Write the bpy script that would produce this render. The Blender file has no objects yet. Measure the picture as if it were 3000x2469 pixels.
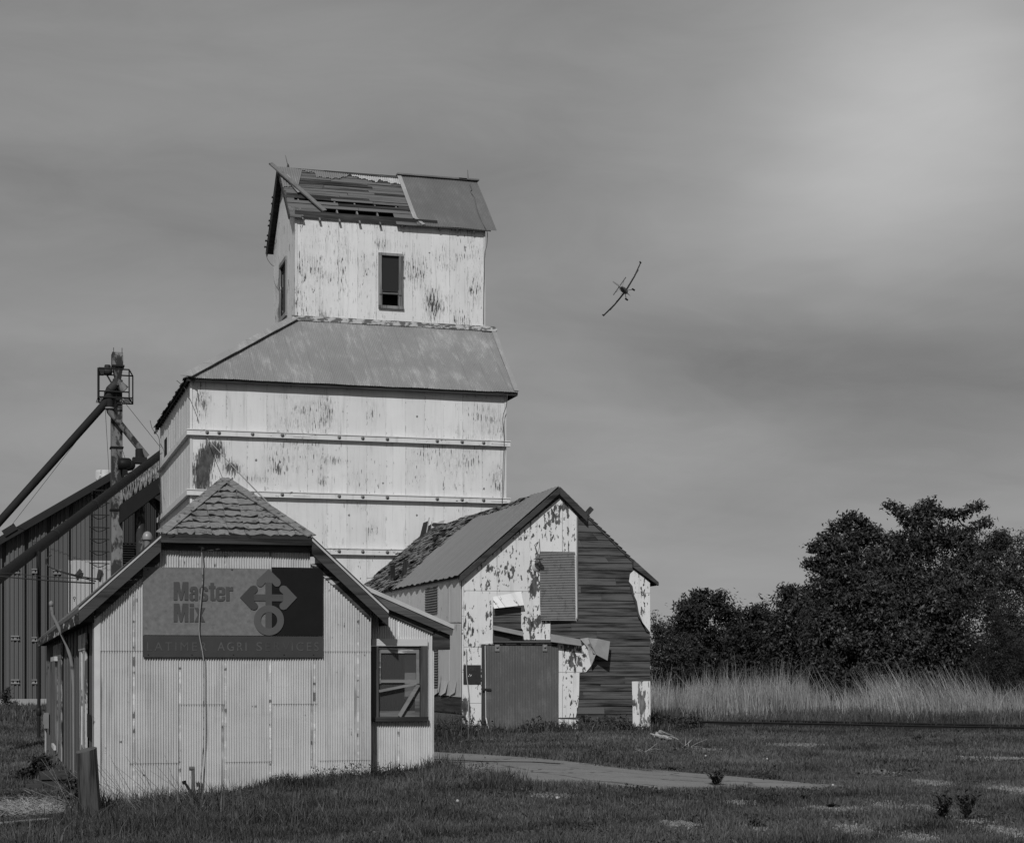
import bpy, math, random
import numpy as np
from mathutils import Vector, Matrix

# ------------------------------------------------------------ camera
SC = bpy.context.scene
F = 5126.0; HZ = 1958.0; ZE = 1.75          # focal length in photo pixels, horizon row, eye height
T = 0.2926
CS = 1/math.sqrt(1+T*T); SN = T*CS          # the buildings' fronts run along +X, their sides along +Y
cam = bpy.data.cameras.new('camera'); camo = bpy.data.objects.new('camera', cam)
SC.collection.objects.link(camo); SC.camera = camo
camo.location = (0, 0, ZE); camo.rotation_euler = (math.radians(90), 0, -math.atan(T))
cam.sensor_width = 36; cam.lens = 36*F/3000; cam.sensor_fit = 'HORIZONTAL'
cam.shift_y = (HZ-1234.5)/3000; cam.shift_x = 0
cam.clip_start = 0.2; cam.clip_end = 9000
SC.render.resolution_x = 1024; SC.render.resolution_y = 842
SC.view_settings.view_transform = 'Standard'; SC.view_settings.look = 'None'
SC.view_settings.exposure = 0.0; SC.view_settings.gamma = 1

# ------------------------------------------------------------ pixel <-> place
def ray(px, py):
    a = (px-1500)/F
    return Vector((a*CS+SN, -a*SN+CS, (HZ-py)/F))
def PY(px, py, y): d = ray(px, py); t = y/d.y; return Vector((d.x*t, y, ZE+d.z*t))      # on a plane y = const
def PX(px, py, x): d = ray(px, py); t = x/d.x; return Vector((x, d.y*t, ZE+d.z*t))      # on a plane x = const
def PZ(px, py, z): d = ray(px, py); t = (z-ZE)/d.z; return Vector((d.x*t, d.y*t, z))    # on a plane z = const
def PD(px, py, D): d = ray(px, py); return Vector((d.x*D, d.y*D, ZE+d.z*D))             # at a distance along the view
def toXD(x, y): return (x*CS-y*SN, x*SN+y*CS)
def fromXD(X, D): return (X*CS+D*SN, -X*SN+D*CS)

# ------------------------------------------------------------ sun and sky
SUN = Vector((0.50, 1.0, -0.92)).normalized()
sl = bpy.data.lights.new('sun', 'SUN'); sl.energy = 3.1; sl.angle = math.radians(0.6); sl.color = (1, 1, 1)
so = bpy.data.objects.new('sun', sl); SC.collection.objects.link(so)
so.rotation_euler = SUN.to_track_quat('-Z', 'Y').to_euler(); so.location = (-20, -30, 60)
W = bpy.data.worlds.new('World'); SC.world = W; W.use_nodes = True

class NT:
    """small helper to write node graphs"""
    def __init__(s, tree): s.t = tree; s.N = tree.nodes; s.L = tree.links
    def put(s, inp, v):
        if v is None: return
        if isinstance(v, bpy.types.NodeSocket): s.L.new(v, inp)
        elif isinstance(v, (tuple, list)) and len(v) == 3 and inp.type == 'RGBA': inp.default_value = (*v, 1)
        elif isinstance(v, (int, float)) and inp.type == 'RGBA': inp.default_value = (v, v, v, 1)
        else: inp.default_value = v
    def m(s, op, a, b=None, c=None, clamp=False):
        n = s.N.new('ShaderNodeMath'); n.operation = op; n.use_clamp = clamp
        for i, v in enumerate((a, b, c)): s.put(n.inputs[i], v)
        return n.outputs[0]
    def add(s, a, b): return s.m('ADD', a, b)
    def mul(s, a, b): return s.m('MULTIPLY', a, b)
    def vm(s, op, a, b=None):
        n = s.N.new('ShaderNodeVectorMath'); n.operation = op
        s.put(n.inputs[0], a); s.put(n.inputs[1], b)
        return n.outputs['Value'] if op in ('LENGTH', 'DOT_PRODUCT', 'DISTANCE') else n.outputs[0]
    def xyz(s, v):
        n = s.N.new('ShaderNodeSeparateXYZ'); s.put(n.inputs[0], v); return n.outputs
    def comb(s, x, y, z):
        n = s.N.new('ShaderNodeCombineXYZ')
        for i, v in enumerate((x, y, z)): s.put(n.inputs[i], v)
        return n.outputs[0]
    def noise(s, v, scale, detail=3, rough=0.55, dist=0.0):
        n = s.N.new('ShaderNodeTexNoise'); s.put(n.inputs['Vector'], v)
        n.inputs['Scale'].default_value = scale; n.inputs['Detail'].default_value = detail
        n.inputs['Roughness'].default_value = rough; n.inputs['Distortion'].default_value = dist
        return n.outputs['Fac']
    def sm(s, v, a, b, lo=0.0, hi=1.0):
        n = s.N.new('ShaderNodeMapRange'); n.interpolation_type = 'SMOOTHSTEP'
        s.put(n.inputs['Value'], v); s.put(n.inputs['From Min'], a); s.put(n.inputs['From Max'], b)
        s.put(n.inputs['To Min'], lo); s.put(n.inputs['To Max'], hi)
        return n.outputs[0]
    def mix(s, f, a, b):
        return s.add(s.mul(a, s.m('SUBTRACT', 1.0, f)), s.mul(b, f))
    def attr(s, name):
        n = s.N.new('ShaderNodeAttribute'); n.attribute_name = name; return n.outputs['Fac']
    def pos(s): return s.N.new('ShaderNodeNewGeometry').outputs['Position']
    def spot(s, p, c, r):
        d = s.vm('DIVIDE', s.vm('SUBTRACT', p, c), r)
        return s.sm(s.m('SUBTRACT', 1.0, s.vm('LENGTH', d)), 0.0, 1.0)

def build_world():
    nt = NT(W.node_tree); bg = nt.N['Background']
    sky = nt.N.new('ShaderNodeTexSky'); sky.sky_type = 'NISHITA'; sky.sun_disc = False
    sky.sun_elevation = math.asin(-SUN.z); sky.sun_rotation = math.atan2(-SUN.x, -SUN.y) % (2*math.pi)
    bw = nt.N.new('ShaderNodeRGBToBW'); nt.L.new(sky.outputs[0], bw.inputs[0])
    d = nt.N.new('ShaderNodeTexCoord').outputs['Generated']
    d = nt.vm('NORMALIZE', d); o = nt.xyz(d)
    den = nt.m('ADD', nt.m('MAXIMUM', o[2], 0.0), 0.16)
    pv = nt.comb(nt.m('DIVIDE', o[0], den), nt.m('DIVIDE', o[1], den), 0.0)
    warp = nt.noise(pv, 0.9, 4, 0.55)
    n1 = nt.noise(nt.vm('MULTIPLY', pv, (0.55, 1.5, 1)), 0.9, 5, 0.5, 0.4)
    n2 = nt.noise(nt.vm('MULTIPLY', pv, (1.2, 2.6, 1)), 1.4, 4, 0.55, 0.3)
    w = nt.mul(nt.add(warp, -0.5), 0.16)
    dw = nt.vm('ADD', d, nt.comb(w, 0.0, nt.mul(w, 0.6)))
    tot = nt.add(nt.add(nt.mul(nt.add(n1, -0.5), 0.40), nt.mul(nt.add(n2, -0.5), 0.22)), nt.mul(nt.add(nt.noise(nt.vm('MULTIPLY', nt.vm('ADD', d, nt.comb(w, 0.0, nt.mul(w, .5))), (9, 9, 30)), 1.0, 7, .62, .6), -.5), .36))
    for px, py, rx, rz, amp in LOBES:
        c = ray(px, py).normalized()
        sp = nt.spot(dw, tuple(c), (rx, 0.7, rz))
        tot = nt.add(tot, nt.mul(sp, amp))
    cloud = nt.mul(nt.m('ADD', tot, 1.0), CLOUD)
    base = nt.mul(bw.outputs[0], SKYW)
    v = nt.add(base, cloud)
    nt.put(bg.inputs['Color'], v); bg.inputs['Strength'].default_value = 0.1
LOBES = [(2560, 370, .10, .10, .62), (2600, 250, .20, .16, .38), (2900, 80, .12, .10, .12), (2350, 640, .20, .06, .16), (2900, 700, .12, .06, .12), (1000, 1000, .2, .05, .06), (150, 480, .16, .03, -.07), (1250, 250, .22, .05, .07),
         (2700, 1070, .24, .055, -.30), (2150, 960, .22, .03, -.12), (1950, 1290, .16, .045, .24), (2450, 1330, .2, .03, -.10),
         (500, 620, .30, .05, -.13), (300, 930, .22, .035, .10), (500, 200, .25, .08, .06), (1350, 500, .14, .07, -.10),
         (1500, 1850, .8, .10, .17), (300, 1300, .3, .08, .06), (2900, 1500, .14, .05, .06)]
CLOUD = 2.2; SKYW = 0.10
build_world()

# ------------------------------------------------------------ materials
def mat(name, rough=0.8, metal=0.0, spec=0.3):
    m = bpy.data.materials.new(name); m.use_nodes = True
    nt = NT(m.node_tree); b = nt.N['Principled BSDF']
    b.inputs['Roughness'].default_value = rough; b.inputs['Metallic'].default_value = metal
    b.inputs['Specular IOR Level'].default_value = spec
    return m, nt, b
def bump(nt, b, h, dist=0.01, strength=0.5):
    n = nt.N.new('ShaderNodeBump'); n.inputs['Strength'].default_value = strength; n.inputs['Distance'].default_value = dist
    nt.put(n.inputs['Height'], h); nt.L.new(n.outputs[0], b.inputs['Normal'])

def peel(name, base=.62, under=.11, fs=(9, 2), patch=.45, pa=.9, thr=.68, bias=0, spots=(), pitch=.068, crest=.05,
         seam=.61, rowh=None, rough=.55, edge=.02, tone=.12, rowoff=0, seamoff=0, dots=.5, drip=0, stain=.4, nails=0, nr=.03, seamlight=0.0, seamdark=.5, streak=.22):
    """old white paint flaking off metal sheets"""
    m, nt, b = mat(name, rough)
    p = nt.pos(); x, y, z = nt.xyz(p); h = nt.add(x, y)
    f1 = nt.noise(nt.comb(nt.mul(h, fs[0]), nt.mul(z, fs[1]), 0.0), 1.0, 5, .62)
    pn = nt.noise(nt.comb(h, nt.mul(z, .8), 3.7), patch, 4, .6)
    val = nt.add(f1, nt.mul(nt.add(pn, -.5), pa))
    if drip:
        dn = nt.noise(nt.comb(nt.mul(h, 16), nt.mul(z, 1.1), 9.0), 1.0, 2, .5)
        val = nt.add(val, nt.mul(nt.add(dn, -.5), drip))
    if crest: val = nt.add(val, nt.mul(nt.m('COSINE', nt.mul(h, 2*math.pi/pitch)), crest))
    for c, r, a in spots: val = nt.add(val, nt.mul(nt.spot(p, c, r), a))
    val = nt.add(val, bias)
    fl = nt.sm(val, thr, thr+edge)
    t1 = nt.noise(nt.comb(nt.mul(h, 1.3), nt.mul(z, .5), 1.0), 1.0, 4, .6)
    t2 = nt.noise(nt.comb(nt.mul(h, 14), nt.mul(z, .7), 5.0), 1.0, 3, .6)
    tn = nt.add(nt.mul(nt.add(t1, -.5), tone*2.0), nt.mul(nt.add(t2, -.5), tone*1.2))
    col = nt.mul(nt.add(tn, 1.0), base)
    sk_ = nt.sm(nt.noise(nt.comb(nt.mul(h, 7.0), nt.mul(z, .45), 12.0), 1.0, 4, .65), .52, .74)
    col = nt.mul(col, nt.m('SUBTRACT', 1.0, nt.mul(sk_, streak)))
    # sheet overlaps and nail heads
    if seam:
        hs = nt.m('FRACT', nt.m('DIVIDE', nt.add(h, seamoff), seam))
        sh = nt.m('WRAP', nt.m('FLOOR', nt.m('DIVIDE', nt.add(h, seamoff), seam)), 0.0, 7.0)
        wn = nt.N.new('ShaderNodeTexWhiteNoise'); wn.noise_dimensions = '1D'
        nt.put(wn.inputs['W'], nt.m('FLOOR', nt.m('DIVIDE', nt.add(h, seamoff), seam)))
        col = nt.mul(col, nt.add(nt.mul(wn.outputs['Value'], .09), .955))
        ln = nt.m('LESS_THAN', hs, .018/seam)
        brk = nt.sm(nt.noise(nt.comb(h, nt.mul(z, 2.2), 2.0), 1.0, 3, .6), .38, .55)
        col = nt.mul(col, nt.m('SUBTRACT', 1.0, nt.mul(nt.mul(ln, brk), seamdark)))
        if dots:
            # nail heads, holes and bent edges scattered along every overlap
            near = nt.m('LESS_THAN', nt.m('ABSOLUTE', nt.add(hs, -.045)), .028)
            zz = nt.noise(nt.comb(nt.mul(wn.outputs['Value'], 40.0), nt.mul(z, 9.0), nt.mul(h, 14)), 1.0, 2, .5)
            col = nt.mul(col, nt.m('SUBTRACT', 1.0, nt.mul(nt.mul(near, nt.sm(zz, .60, .64)), dots)))
            col = nt.mul(col, nt.add(1.0, nt.mul(nt.mul(near, nt.sm(zz, .47, .40)), seamlight)))
        if rowh:
            off = nt.mul(wn.outputs['Value'], .0)
            rz = nt.m('FRACT', nt.m('DIVIDE', nt.add(nt.add(z, rowoff), nt.mul(nt.m('FLOORED_MODULO', nt.m('FLOOR', nt.m('DIVIDE', nt.add(h, seamoff), seam*2)), 2.0), rowh*.45)), rowh))
            col = nt.mul(col, nt.m('SUBTRACT', 1.0, nt.mul(nt.m('LESS_THAN', rz, .014/rowh), .6)))
    if nails:
        vo = nt.N.new('ShaderNodeTexVoronoi'); vo.feature = 'F1'; vo.inputs['Scale'].default_value = 1.0
        nt.put(vo.inputs['Vector'], nt.comb(nt.mul(h, nails), nt.mul(z, nails*.8), 0.0))
        rr = nt.xyz(vo.outputs['Color'])
        lim_ = nt.mul(nt.m('POWER', rr[0], 3.0), nails*nr)
        col = nt.mul(col, nt.m('SUBTRACT', 1.0, nt.mul(nt.m('LESS_THAN', vo.outputs['Distance'], lim_), .75)))
    if stain:
        tot = nt.mul(nt.sm(pn, .5, .72), .35)
        for c, r, a in spots: tot = nt.add(tot, nt.mul(nt.spot(p, c, r), a*3.2))
        fine = nt.noise(nt.comb(nt.mul(h, 30), nt.mul(z, 5), 2.0), 1.0, 3, .6)
        col = nt.mul(col, nt.m('SUBTRACT', 1.0, nt.mul(nt.mul(nt.m('MINIMUM', tot, 1.0), nt.sm(fine, .35, .65)), stain)))
    un = nt.mul(nt.sm(nt.noise(nt.comb(nt.mul(h, 9), nt.mul(z, 3), 6.0), 1.0, 4, .7), .3, .7, .35, 1.7), under)
    nt.put(b.inputs['Base Color'], nt.mix(fl, col, un))
    hgt = nt.add(nt.mul(nt.noise(p, 2.2, 3, .5), 1.0), nt.mul(fl, -.08))
    bump(nt, b, hgt, .03, .35)
    return m

def wood(name, lo=.03, hi=.12, axis='x', rough=.85, gs=1.0, tint=.5, paint=0):
    m, nt, b = mat(name, rough, spec=.2)
    p = nt.pos(); x, y, z = nt.xyz(p); r = nt.attr('rnd')
    k = {'x': (1.2, 22, 22), 'y': (22, 1.2, 22), 'z': (22, 22, 1.2)}[axis]
    v = nt.vm('ADD', nt.vm('MULTIPLY', p, tuple(q*gs for q in k)), nt.comb(nt.mul(r, 91.0), nt.mul(r, 37.0), nt.mul(r, 53.0)))
    g = nt.noise(v, 1.0, 5, .65, .3)
    k2 = tuple(q*.16*gs for q in k)
    g2 = nt.noise(nt.vm('ADD', nt.vm('MULTIPLY', p, k2), nt.comb(nt.mul(r, 31.0), nt.mul(r, 17.0), nt.mul(r, 77.0))), 1.0, 3, .55)
    f = nt.sm(nt.add(nt.mul(g, .6), nt.add(nt.mul(g2, .55), nt.mul(nt.add(r, -.5), tint*.35))), .41, .68)
    c = nt.add(lo, nt.mul(f, hi-lo))
    if paint:
        pk = nt.sm(nt.noise(nt.vm('MULTIPLY', p, tuple(min(q, 7) for q in k)), 1.0, 5, .6), .72-paint, .74-paint)
        c = nt.mix(pk, c, .46)
    nt.put(b.inputs['Base Color'], c)
    bump(nt, b, g, .01, .5)
    return m

def plain(name, v=.1, rough=.75, var=.25, scale=3, metal=0, spec=.12, rust=None, stretch=(1, 1, 1), edge=.06, thr=.55, bmp=.2):
    m, nt, b = mat(name, rough, metal, spec)
    p = nt.pos()
    n = nt.noise(nt.vm('MULTIPLY', p, stretch), scale, 5, .6)
    c = nt.mul(nt.add(nt.mul(nt.add(n, -.5), var*2), 1.0), v)
    if rust is not None:
        f = nt.sm(nt.noise(nt.vm('ADD', nt.vm('MULTIPLY', p, stretch), (7, 3, 1)), scale*.7, 6, .68), thr, thr+edge)
        c = nt.mix(f, c, rust)
    c = nt.mul(c, nt.add(.85, nt.mul(nt.attr('rnd'), .3)))
    nt.put(b.inputs['Base Color'], c)
    if bmp: bump(nt, b, n, .02, bmp)
    return m

def leafmat(name, lo, hi, rough=.45, spec=.5, ao=True):
    m, nt, b = mat(name, rough, spec=spec)
    r = nt.attr('rnd'); p = nt.pos()
    n = nt.noise(p, .55, 3, .5)
    f = nt.add(nt.mul(r, .75), nt.mul(nt.add(n, -.5), .9))
    nt.put(b.inputs['Base Color'], nt.m('MAXIMUM', nt.add(lo, nt.mul(f, hi-lo)), lo*.6))
    return m

# ------------------------------------------------------------ mesh helper
BASE = {}
class M:
    def __init__(s): s.v = []; s.f = []; s.r = []; s.s = []; s.pc = []
    def add(s, vs, fs, r=None, smooth=False):
        k = len(s.v); s.pc.append((k, len(s.f))); s.v += [tuple(v) for v in vs]
        if r is None: r = random.random()
        for f in fs: s.f.append(tuple(i+k for i in f)); s.r.append(r); s.s.append(smooth)
    def quad(s, a, b, c, d, r=None): s.add([a, b, c, d], [(0, 1, 2, 3)], r)
    def poly(s, pts, ext, r=None):
        """a flat outline given a thickness along ext"""
        ext = Vector(ext); n = len(pts); P = [Vector(p) for p in pts]
        Q = [p+ext for p in P]
        fs = [tuple(range(n)), tuple(range(2*n-1, n-1, -1))]
        fs += [(i, (i+1) % n, n+(i+1) % n, n+i) for i in range(n)]
        s.add(P+Q, fs, r)
    def box(s, x0, x1, y0, y1, z0, z1, r=None):
        s.add([(x, y, z) for z in (z0, z1) for y in (y0, y1) for x in (x0, x1)],
              [(0, 2, 3, 1), (4, 5, 7, 6), (0, 1, 5, 4), (2, 6, 7, 3), (0, 4, 6, 2), (1, 3, 7, 5)], r)
    def bar(s, a, b, w, h, up=(0, 0, 1), r=None):
        """a straight timber from a to b: w across, h along up"""
        a, b = Vector(a), Vector(b); d = (b-a).normalized(); u = Vector(up)
        sd = d.cross(u).normalized(); u = sd.cross(d).normalized()
        vs = []
        for p in (a, b):
            for i, j in ((-1, -1), (1, -1), (1, 1), (-1, 1)): vs.append(p+sd*(i*w/2)+u*(j*h/2))
        s.add(vs, [(0, 3, 2, 1), (4, 5, 6, 7), (0, 1, 5, 4), (1, 2, 6, 5), (2, 3, 7, 6), (3, 0, 4, 7)], r)
    def tube(s, pts, r0, n=8, r1=None, caps=True, rr=None):
        P = [Vector(p) for p in pts]; N = len(P); vs = []; r1 = r0 if r1 is None else r1
        up = Vector((0.13, 0.31, 0.94)); k = 0
        for i, p in enumerate(P):
            d = (P[min(i+1, N-1)]-P[max(i-1, 0)]).normalized()
            a = d.cross(up)
            if a.length < 1e-3: a = d.cross(Vector((1, 0, 0)))
            a.normalize(); c = d.cross(a).normalized(); rad = r0+(r1-r0)*i/(N-1)
            for j in range(n):
                t = 2*math.pi*j/n; vs.append(p+a*(math.cos(t)*rad)+c*(math.sin(t)*rad))
        fs = [(i*n+j, i*n+(j+1) % n, (i+1)*n+(j+1) % n, (i+1)*n+j) for i in range(N-1) for j in range(n)]
        s.add(vs, fs, rr, True)
        if caps:
            s.add(vs[:n], [tuple(range(n-1, -1, -1))], rr); s.add(vs[-n:], [tuple(range(n))], rr)
    def lathe(s, c, prof, n=16, axis='z', rr=None):
        c = Vector(c); vs = []
        for r, h in prof:
            for j in range(n):
                t = 2*math.pi*j/n; a, b = r*math.cos(t), r*math.sin(t)
                vs.append(c+Vector({'z': (a, b, h), 'y': (a, h, b), 'x': (h, a, b)}[axis]))
        fs = [(i*n+j, i*n+(j+1) % n, (i+1)*n+(j+1) % n, (i+1)*n+j) for i in range(len(prof)-1) for j in range(n)]
        s.add(vs, fs, rr, True)
    def corr(s, fn, a0, a1, bot, top, pitch=.068, amp=.009, spp=6, prof=None, rows=1, r=None, wob=0):
        """corrugated sheet; fn(a, b, d) gives the point at a along, b up, d out of the sheet"""
        if not callable(bot): bb = bot; bot = lambda a: bb
        if not callable(top): tt = top; top = lambda a: tt
        if prof is None:
            n = max(2, int((a1-a0)/pitch*spp)); A = [a0+(a1-a0)*i/n for i in range(n+1)]
            Dp = [amp*math.cos(2*math.pi*a/pitch) for a in A]
        else:
            A = []; Dp = []; L = prof[-1][0]; k0 = math.floor(a0/L)
            while k0*L < a1:
                for q, dd in prof[:-1]:
                    a = k0*L+q
                    if a0 <= a <= a1: A.append(a); Dp.append(dd)
                k0 += 1
            A = [a0]+A+[a1]; Dp = [Dp[0] if Dp else 0]+Dp+[Dp[-1] if Dp else 0]
        vs = []
        for a, d in zip(A, Dp):
            for i in range(rows+1):
                b_ = bot(a)+(top(a)-bot(a))*i/rows
                ww = wob*math.sin(a*3.1+b_*2.3)*math.sin(b_*4.7-a) if wob else 0
                vs.append(fn(a, b_, d+ww))
        R = rows+1
        fs = [(i*R+j, (i+1)*R+j, (i+1)*R+j+1, i*R+j+1) for i in range(len(A)-1) for j in range(rows)]
        s.add(vs, fs, r, prof is None)
    def build_each(s, name, material, parent):
        """every piece added becomes a part of its own"""
        out = []
        for k, (v0, f0) in enumerate(s.pc):
            v1, f1 = s.pc[k+1] if k+1 < len(s.pc) else (len(s.v), len(s.f))
            q = M(); q.v = s.v[v0:v1]; q.f = [tuple(i-v0 for i in f) for f in s.f[f0:f1]]; q.r = s.r[f0:f1]; q.s = s.s[f0:f1]
            out.append(q.build(name, material, parent))
        return out
    def build(s, name, material, parent=None, base=None):
        if parent is not None: bs = BASE[parent.name]
        else: bs = Vector(base) if base is not None else Vector(s.v[0])
        me = bpy.data.meshes.new(name)
        me.from_pydata([(v[0]-bs.x, v[1]-bs.y, v[2]-bs.z) for v in s.v], [], s.f); me.update()
        at = me.attributes.new('rnd', 'FLOAT', 'FACE'); at.data.foreach_set('value', s.r)
        me.polygons.foreach_set('use_smooth', s.s)
        me.materials.append(material)
        o = bpy.data.objects.new(name, me); SC.collection.objects.link(o)
        if parent is not None: o.parent = parent
        else: o.location = bs
        BASE[o.name] = bs
        return o
def thing(name, base, label, cat, group=None):
    o = bpy.data.objects.new(name, None); SC.collection.objects.link(o); o.location = base
    o.empty_display_size = .3; BASE[o.name] = Vector(base)
    return tag(o, label, cat, group)
def tag(o, label=None, cat=None, group=None, kind=None):
    if label: o['label'] = label
    if cat: o['category'] = cat
    if group: o['group'] = group
    if kind: o['kind'] = kind
    return o
def numpy_mesh(name, V, faces_n, rnd, material, base=(0, 0, 0)):
    """V: (k*n,3) array of k n-gons not sharing vertices"""
    n = faces_n; k = len(V)//n
    me = bpy.data.meshes.new(name); me.vertices.add(len(V)); me.vertices.foreach_set('co', (V-np.array(base)).astype(np.float32).ravel())
    me.loops.add(len(V)); me.loops.foreach_set('vertex_index', np.arange(len(V), dtype=np.int32))
    me.polygons.add(k); me.polygons.foreach_set('loop_start', np.arange(0, len(V), n, dtype=np.int32))
    me.update(calc_edges=True)
    at = me.attributes.new('rnd', 'FLOAT', 'FACE'); at.data.foreach_set('value', rnd.astype(np.float32))
    me.materials.append(material)
    o = bpy.data.objects.new(name, me); SC.collection.objects.link(o); o.location = base
    BASE[o.name] = Vector(base)
    return o
def text_points(s_, bold=.0, width=1.0):
    cu = bpy.data.curves.new('lettering_source', 'FONT'); cu.body = s_; cu.offset = bold; cu.extrude = 0; cu.resolution_u = 4; cu.space_character = 1.35
    o = bpy.data.objects.new('lettering_source', cu); SC.collection.objects.link(o)
    dg = bpy.context.evaluated_depsgraph_get(); me = bpy.data.meshes.new_from_object(o.evaluated_get(dg))
    vs = [tuple(v.co) for v in me.vertices]; fs = [tuple(p.vertices) for p in me.polygons]
    bpy.data.objects.remove(o); bpy.data.meshes.remove(me)
    return vs, fs
def letters(mb, s_, x0, x1, z0, z1, y, bold=0, r=.5):
    """flat lettering filling the rectangle on a plane y = const"""
    vs, fs = text_points(s_, bold)
    xs = [v[0] for v in vs]; zs = [v[1] for v in vs]; a, b, c, d = min(xs), max(xs), min(zs), max(zs)
    mb.add([(x0+(v[0]-a)/(b-a)*(x1-x0), y, z0+(v[1]-c)/(d-c)*(z1-z0)) for v in vs], fs, r)
random.seed(5); rng = np.random.default_rng(7)
# ------------------------------------------------------------ the ground
def sst(x, a, b):
    t = np.clip((x-a)/(b-a), 0, 1); return t*t*(3-2*t)
def gnd(x, y):
    X = x*CS-y*SN; D = x*SN+y*CS
    z = .09*sst(D, 30, 44)
    z = z+.30*np.exp(-((X+.9)/3.6)**2-((D-25.6)/4.2)**2)
    z = z-.11*np.exp(-((X+6)/3.0)**2-((D-22)/5.0)**2)
    z = z-.55*np.exp(-((X+12.5)/5.0)**2-((D-42)/13.0)**2)
    z = z+.10*np.exp(-((D-54)/4.0)**2)*sst(X, 3, 8)
    near = 1-sst(D, 60, 110)
    z = z+near*(.022*np.sin(x*1.3+np.sin(y*.7)*1.5)*np.cos(y*.9+x*.3)+.012*np.sin(x*3.7+1)*np.sin(y*3.1+x))
    return z
def gz(x, y): return float(gnd(np.float64(x), np.float64(y)))
def PG(px, py, off=0.0):
    """where the view through a pixel meets the ground"""
    d = ray(px, py); t = 12.0
    while t < 400 and ZE+d.z*t > gz(d.x*t, d.y*t)+off: t += .1
    for _ in range(3):
        zz = gz(d.x*t, d.y*t)+off
        t = t+(zz-(ZE+d.z*t))/d.z*.5
    return Vector((d.x*t, d.y*t, gz(d.x*t, d.y*t)+off))

GRAVEL = [(2600, 2362, 60, 9), (2440, 2366, 90, 8), (2700, 2366, 55, 6), (2520, 2432, 110, 16), (2930, 2310, 110, 16), (2720, 2292, 60, 8),
          (2560, 2258, 60, 7), (1985, 2412, 70, 9), (2190, 2422, 50, 8), (2820, 2400, 60, 8), (2180, 2352, 60, 5), (1620, 2330, 60, 4),
          (2900, 2220, 130, 9), (2320, 2180, 90, 5), (2950, 2440, 90, 12), (2660, 2452, 90, 10), (2050, 2195, 70, 4), (1300, 2440, 40, 5)]
GSP = []
for px, py, rx, ry in GRAVEL:
    c = PG(px, py); a = PG(px, py+ry); D = toXD(c.x, c.y)[1]
    GSP.append((c, rx*D/F, max(.25, abs(toXD(a.x, a.y)[1]-D))))
def bare(X, D):
    """how bare the ground is, 0..1"""
    r = np.zeros_like(X)
    for c, rx, rd in GSP:
        cx, cd = toXD(c.x, c.y)
        r = np.maximum(r, np.clip(1.3-np.sqrt(((X-cx)/rx)**2+((D-cd)/rd)**2), 0, 1))
    r = r*(.65+.5*np.sin(X*5.1+D*2.3)*np.sin(D*4.3-X*2.0)+.2*np.sin(X*13+D*7))
    return np.clip(r*1.5, 0, 1)

def build_ground():
    X = np.concatenate([np.linspace(-1500, -60, 14), np.linspace(-50, -16, 20), np.linspace(-15, 20, 160), np.linspace(21, 60, 20), np.linspace(70, 1500, 14)])
    D = np.concatenate([np.linspace(-30, 10, 10), np.linspace(11, 60, 170), np.linspace(62, 130, 36), np.linspace(150, 5000, 24)])
    XX, DD = np.meshgrid(X, D); x = XX*CS+DD*SN; y = -XX*SN+DD*CS; z = gnd(x, y)
    V = np.stack([x.ravel(), y.ravel(), z.ravel()], 1); nx = len(X)
    fs = [(j*nx+i, j*nx+i+1, (j+1)*nx+i+1, (j+1)*nx+i) for j in range(len(D)-1) for i in range(nx-1)]
    me = bpy.data.meshes.new('ground'); me.from_pydata(V.tolist(), [], fs); me.update()
    me.polygons.foreach_set('use_smooth', [True]*len(fs))
    m, nt, b = mat('soil and low turf', .95, spec=.1)
    p = nt.pos()
    n1 = nt.noise(p, .8, 5, .65); n2 = nt.noise(p, 22, 4, .7); n3 = nt.noise(p, 3.0, 4, .6)
    c = nt.add(.020, nt.mul(nt.sm(nt.add(nt.mul(n1, .5), nt.mul(n3, .5)), .35, .65), .07)); c = nt.mul(c, nt.add(.6, nt.mul(n2, .8)))
    tot = None
    for cc, rx, rd in GSP:
        v = nt.vm('SUBTRACT', p, tuple(cc)); o = nt.xyz(v)
        ax = nt.add(nt.mul(o[0], CS), nt.mul(o[1], -SN)); ad = nt.add(nt.mul(o[0], SN), nt.mul(o[1], CS))
        L = nt.vm('LENGTH', nt.comb(nt.m('DIVIDE', ax, rx), nt.m('DIVIDE', ad, rd), 0.0))
        s_ = nt.m('SUBTRACT', 1.3, L, clamp=True)
        tot = s_ if tot is None else nt.m('MAXIMUM', tot, s_)
    g = nt.sm(nt.add(tot, nt.mul(nt.add(n3, -.5), 1.2)), .25, .6)
    g2 = nt.add(.075, nt.mul(nt.sm(n2, .35, .7), .15))
    nt.put(b.inputs['Base Color'], nt.mix(g, c, g2))
    bump(nt, b, n2, .04, .8)
    me.materials.append(m)
    o = bpy.data.objects.new('ground', me); SC.collection.objects.link(o); o['kind'] = 'structure'
build_ground()

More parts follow.
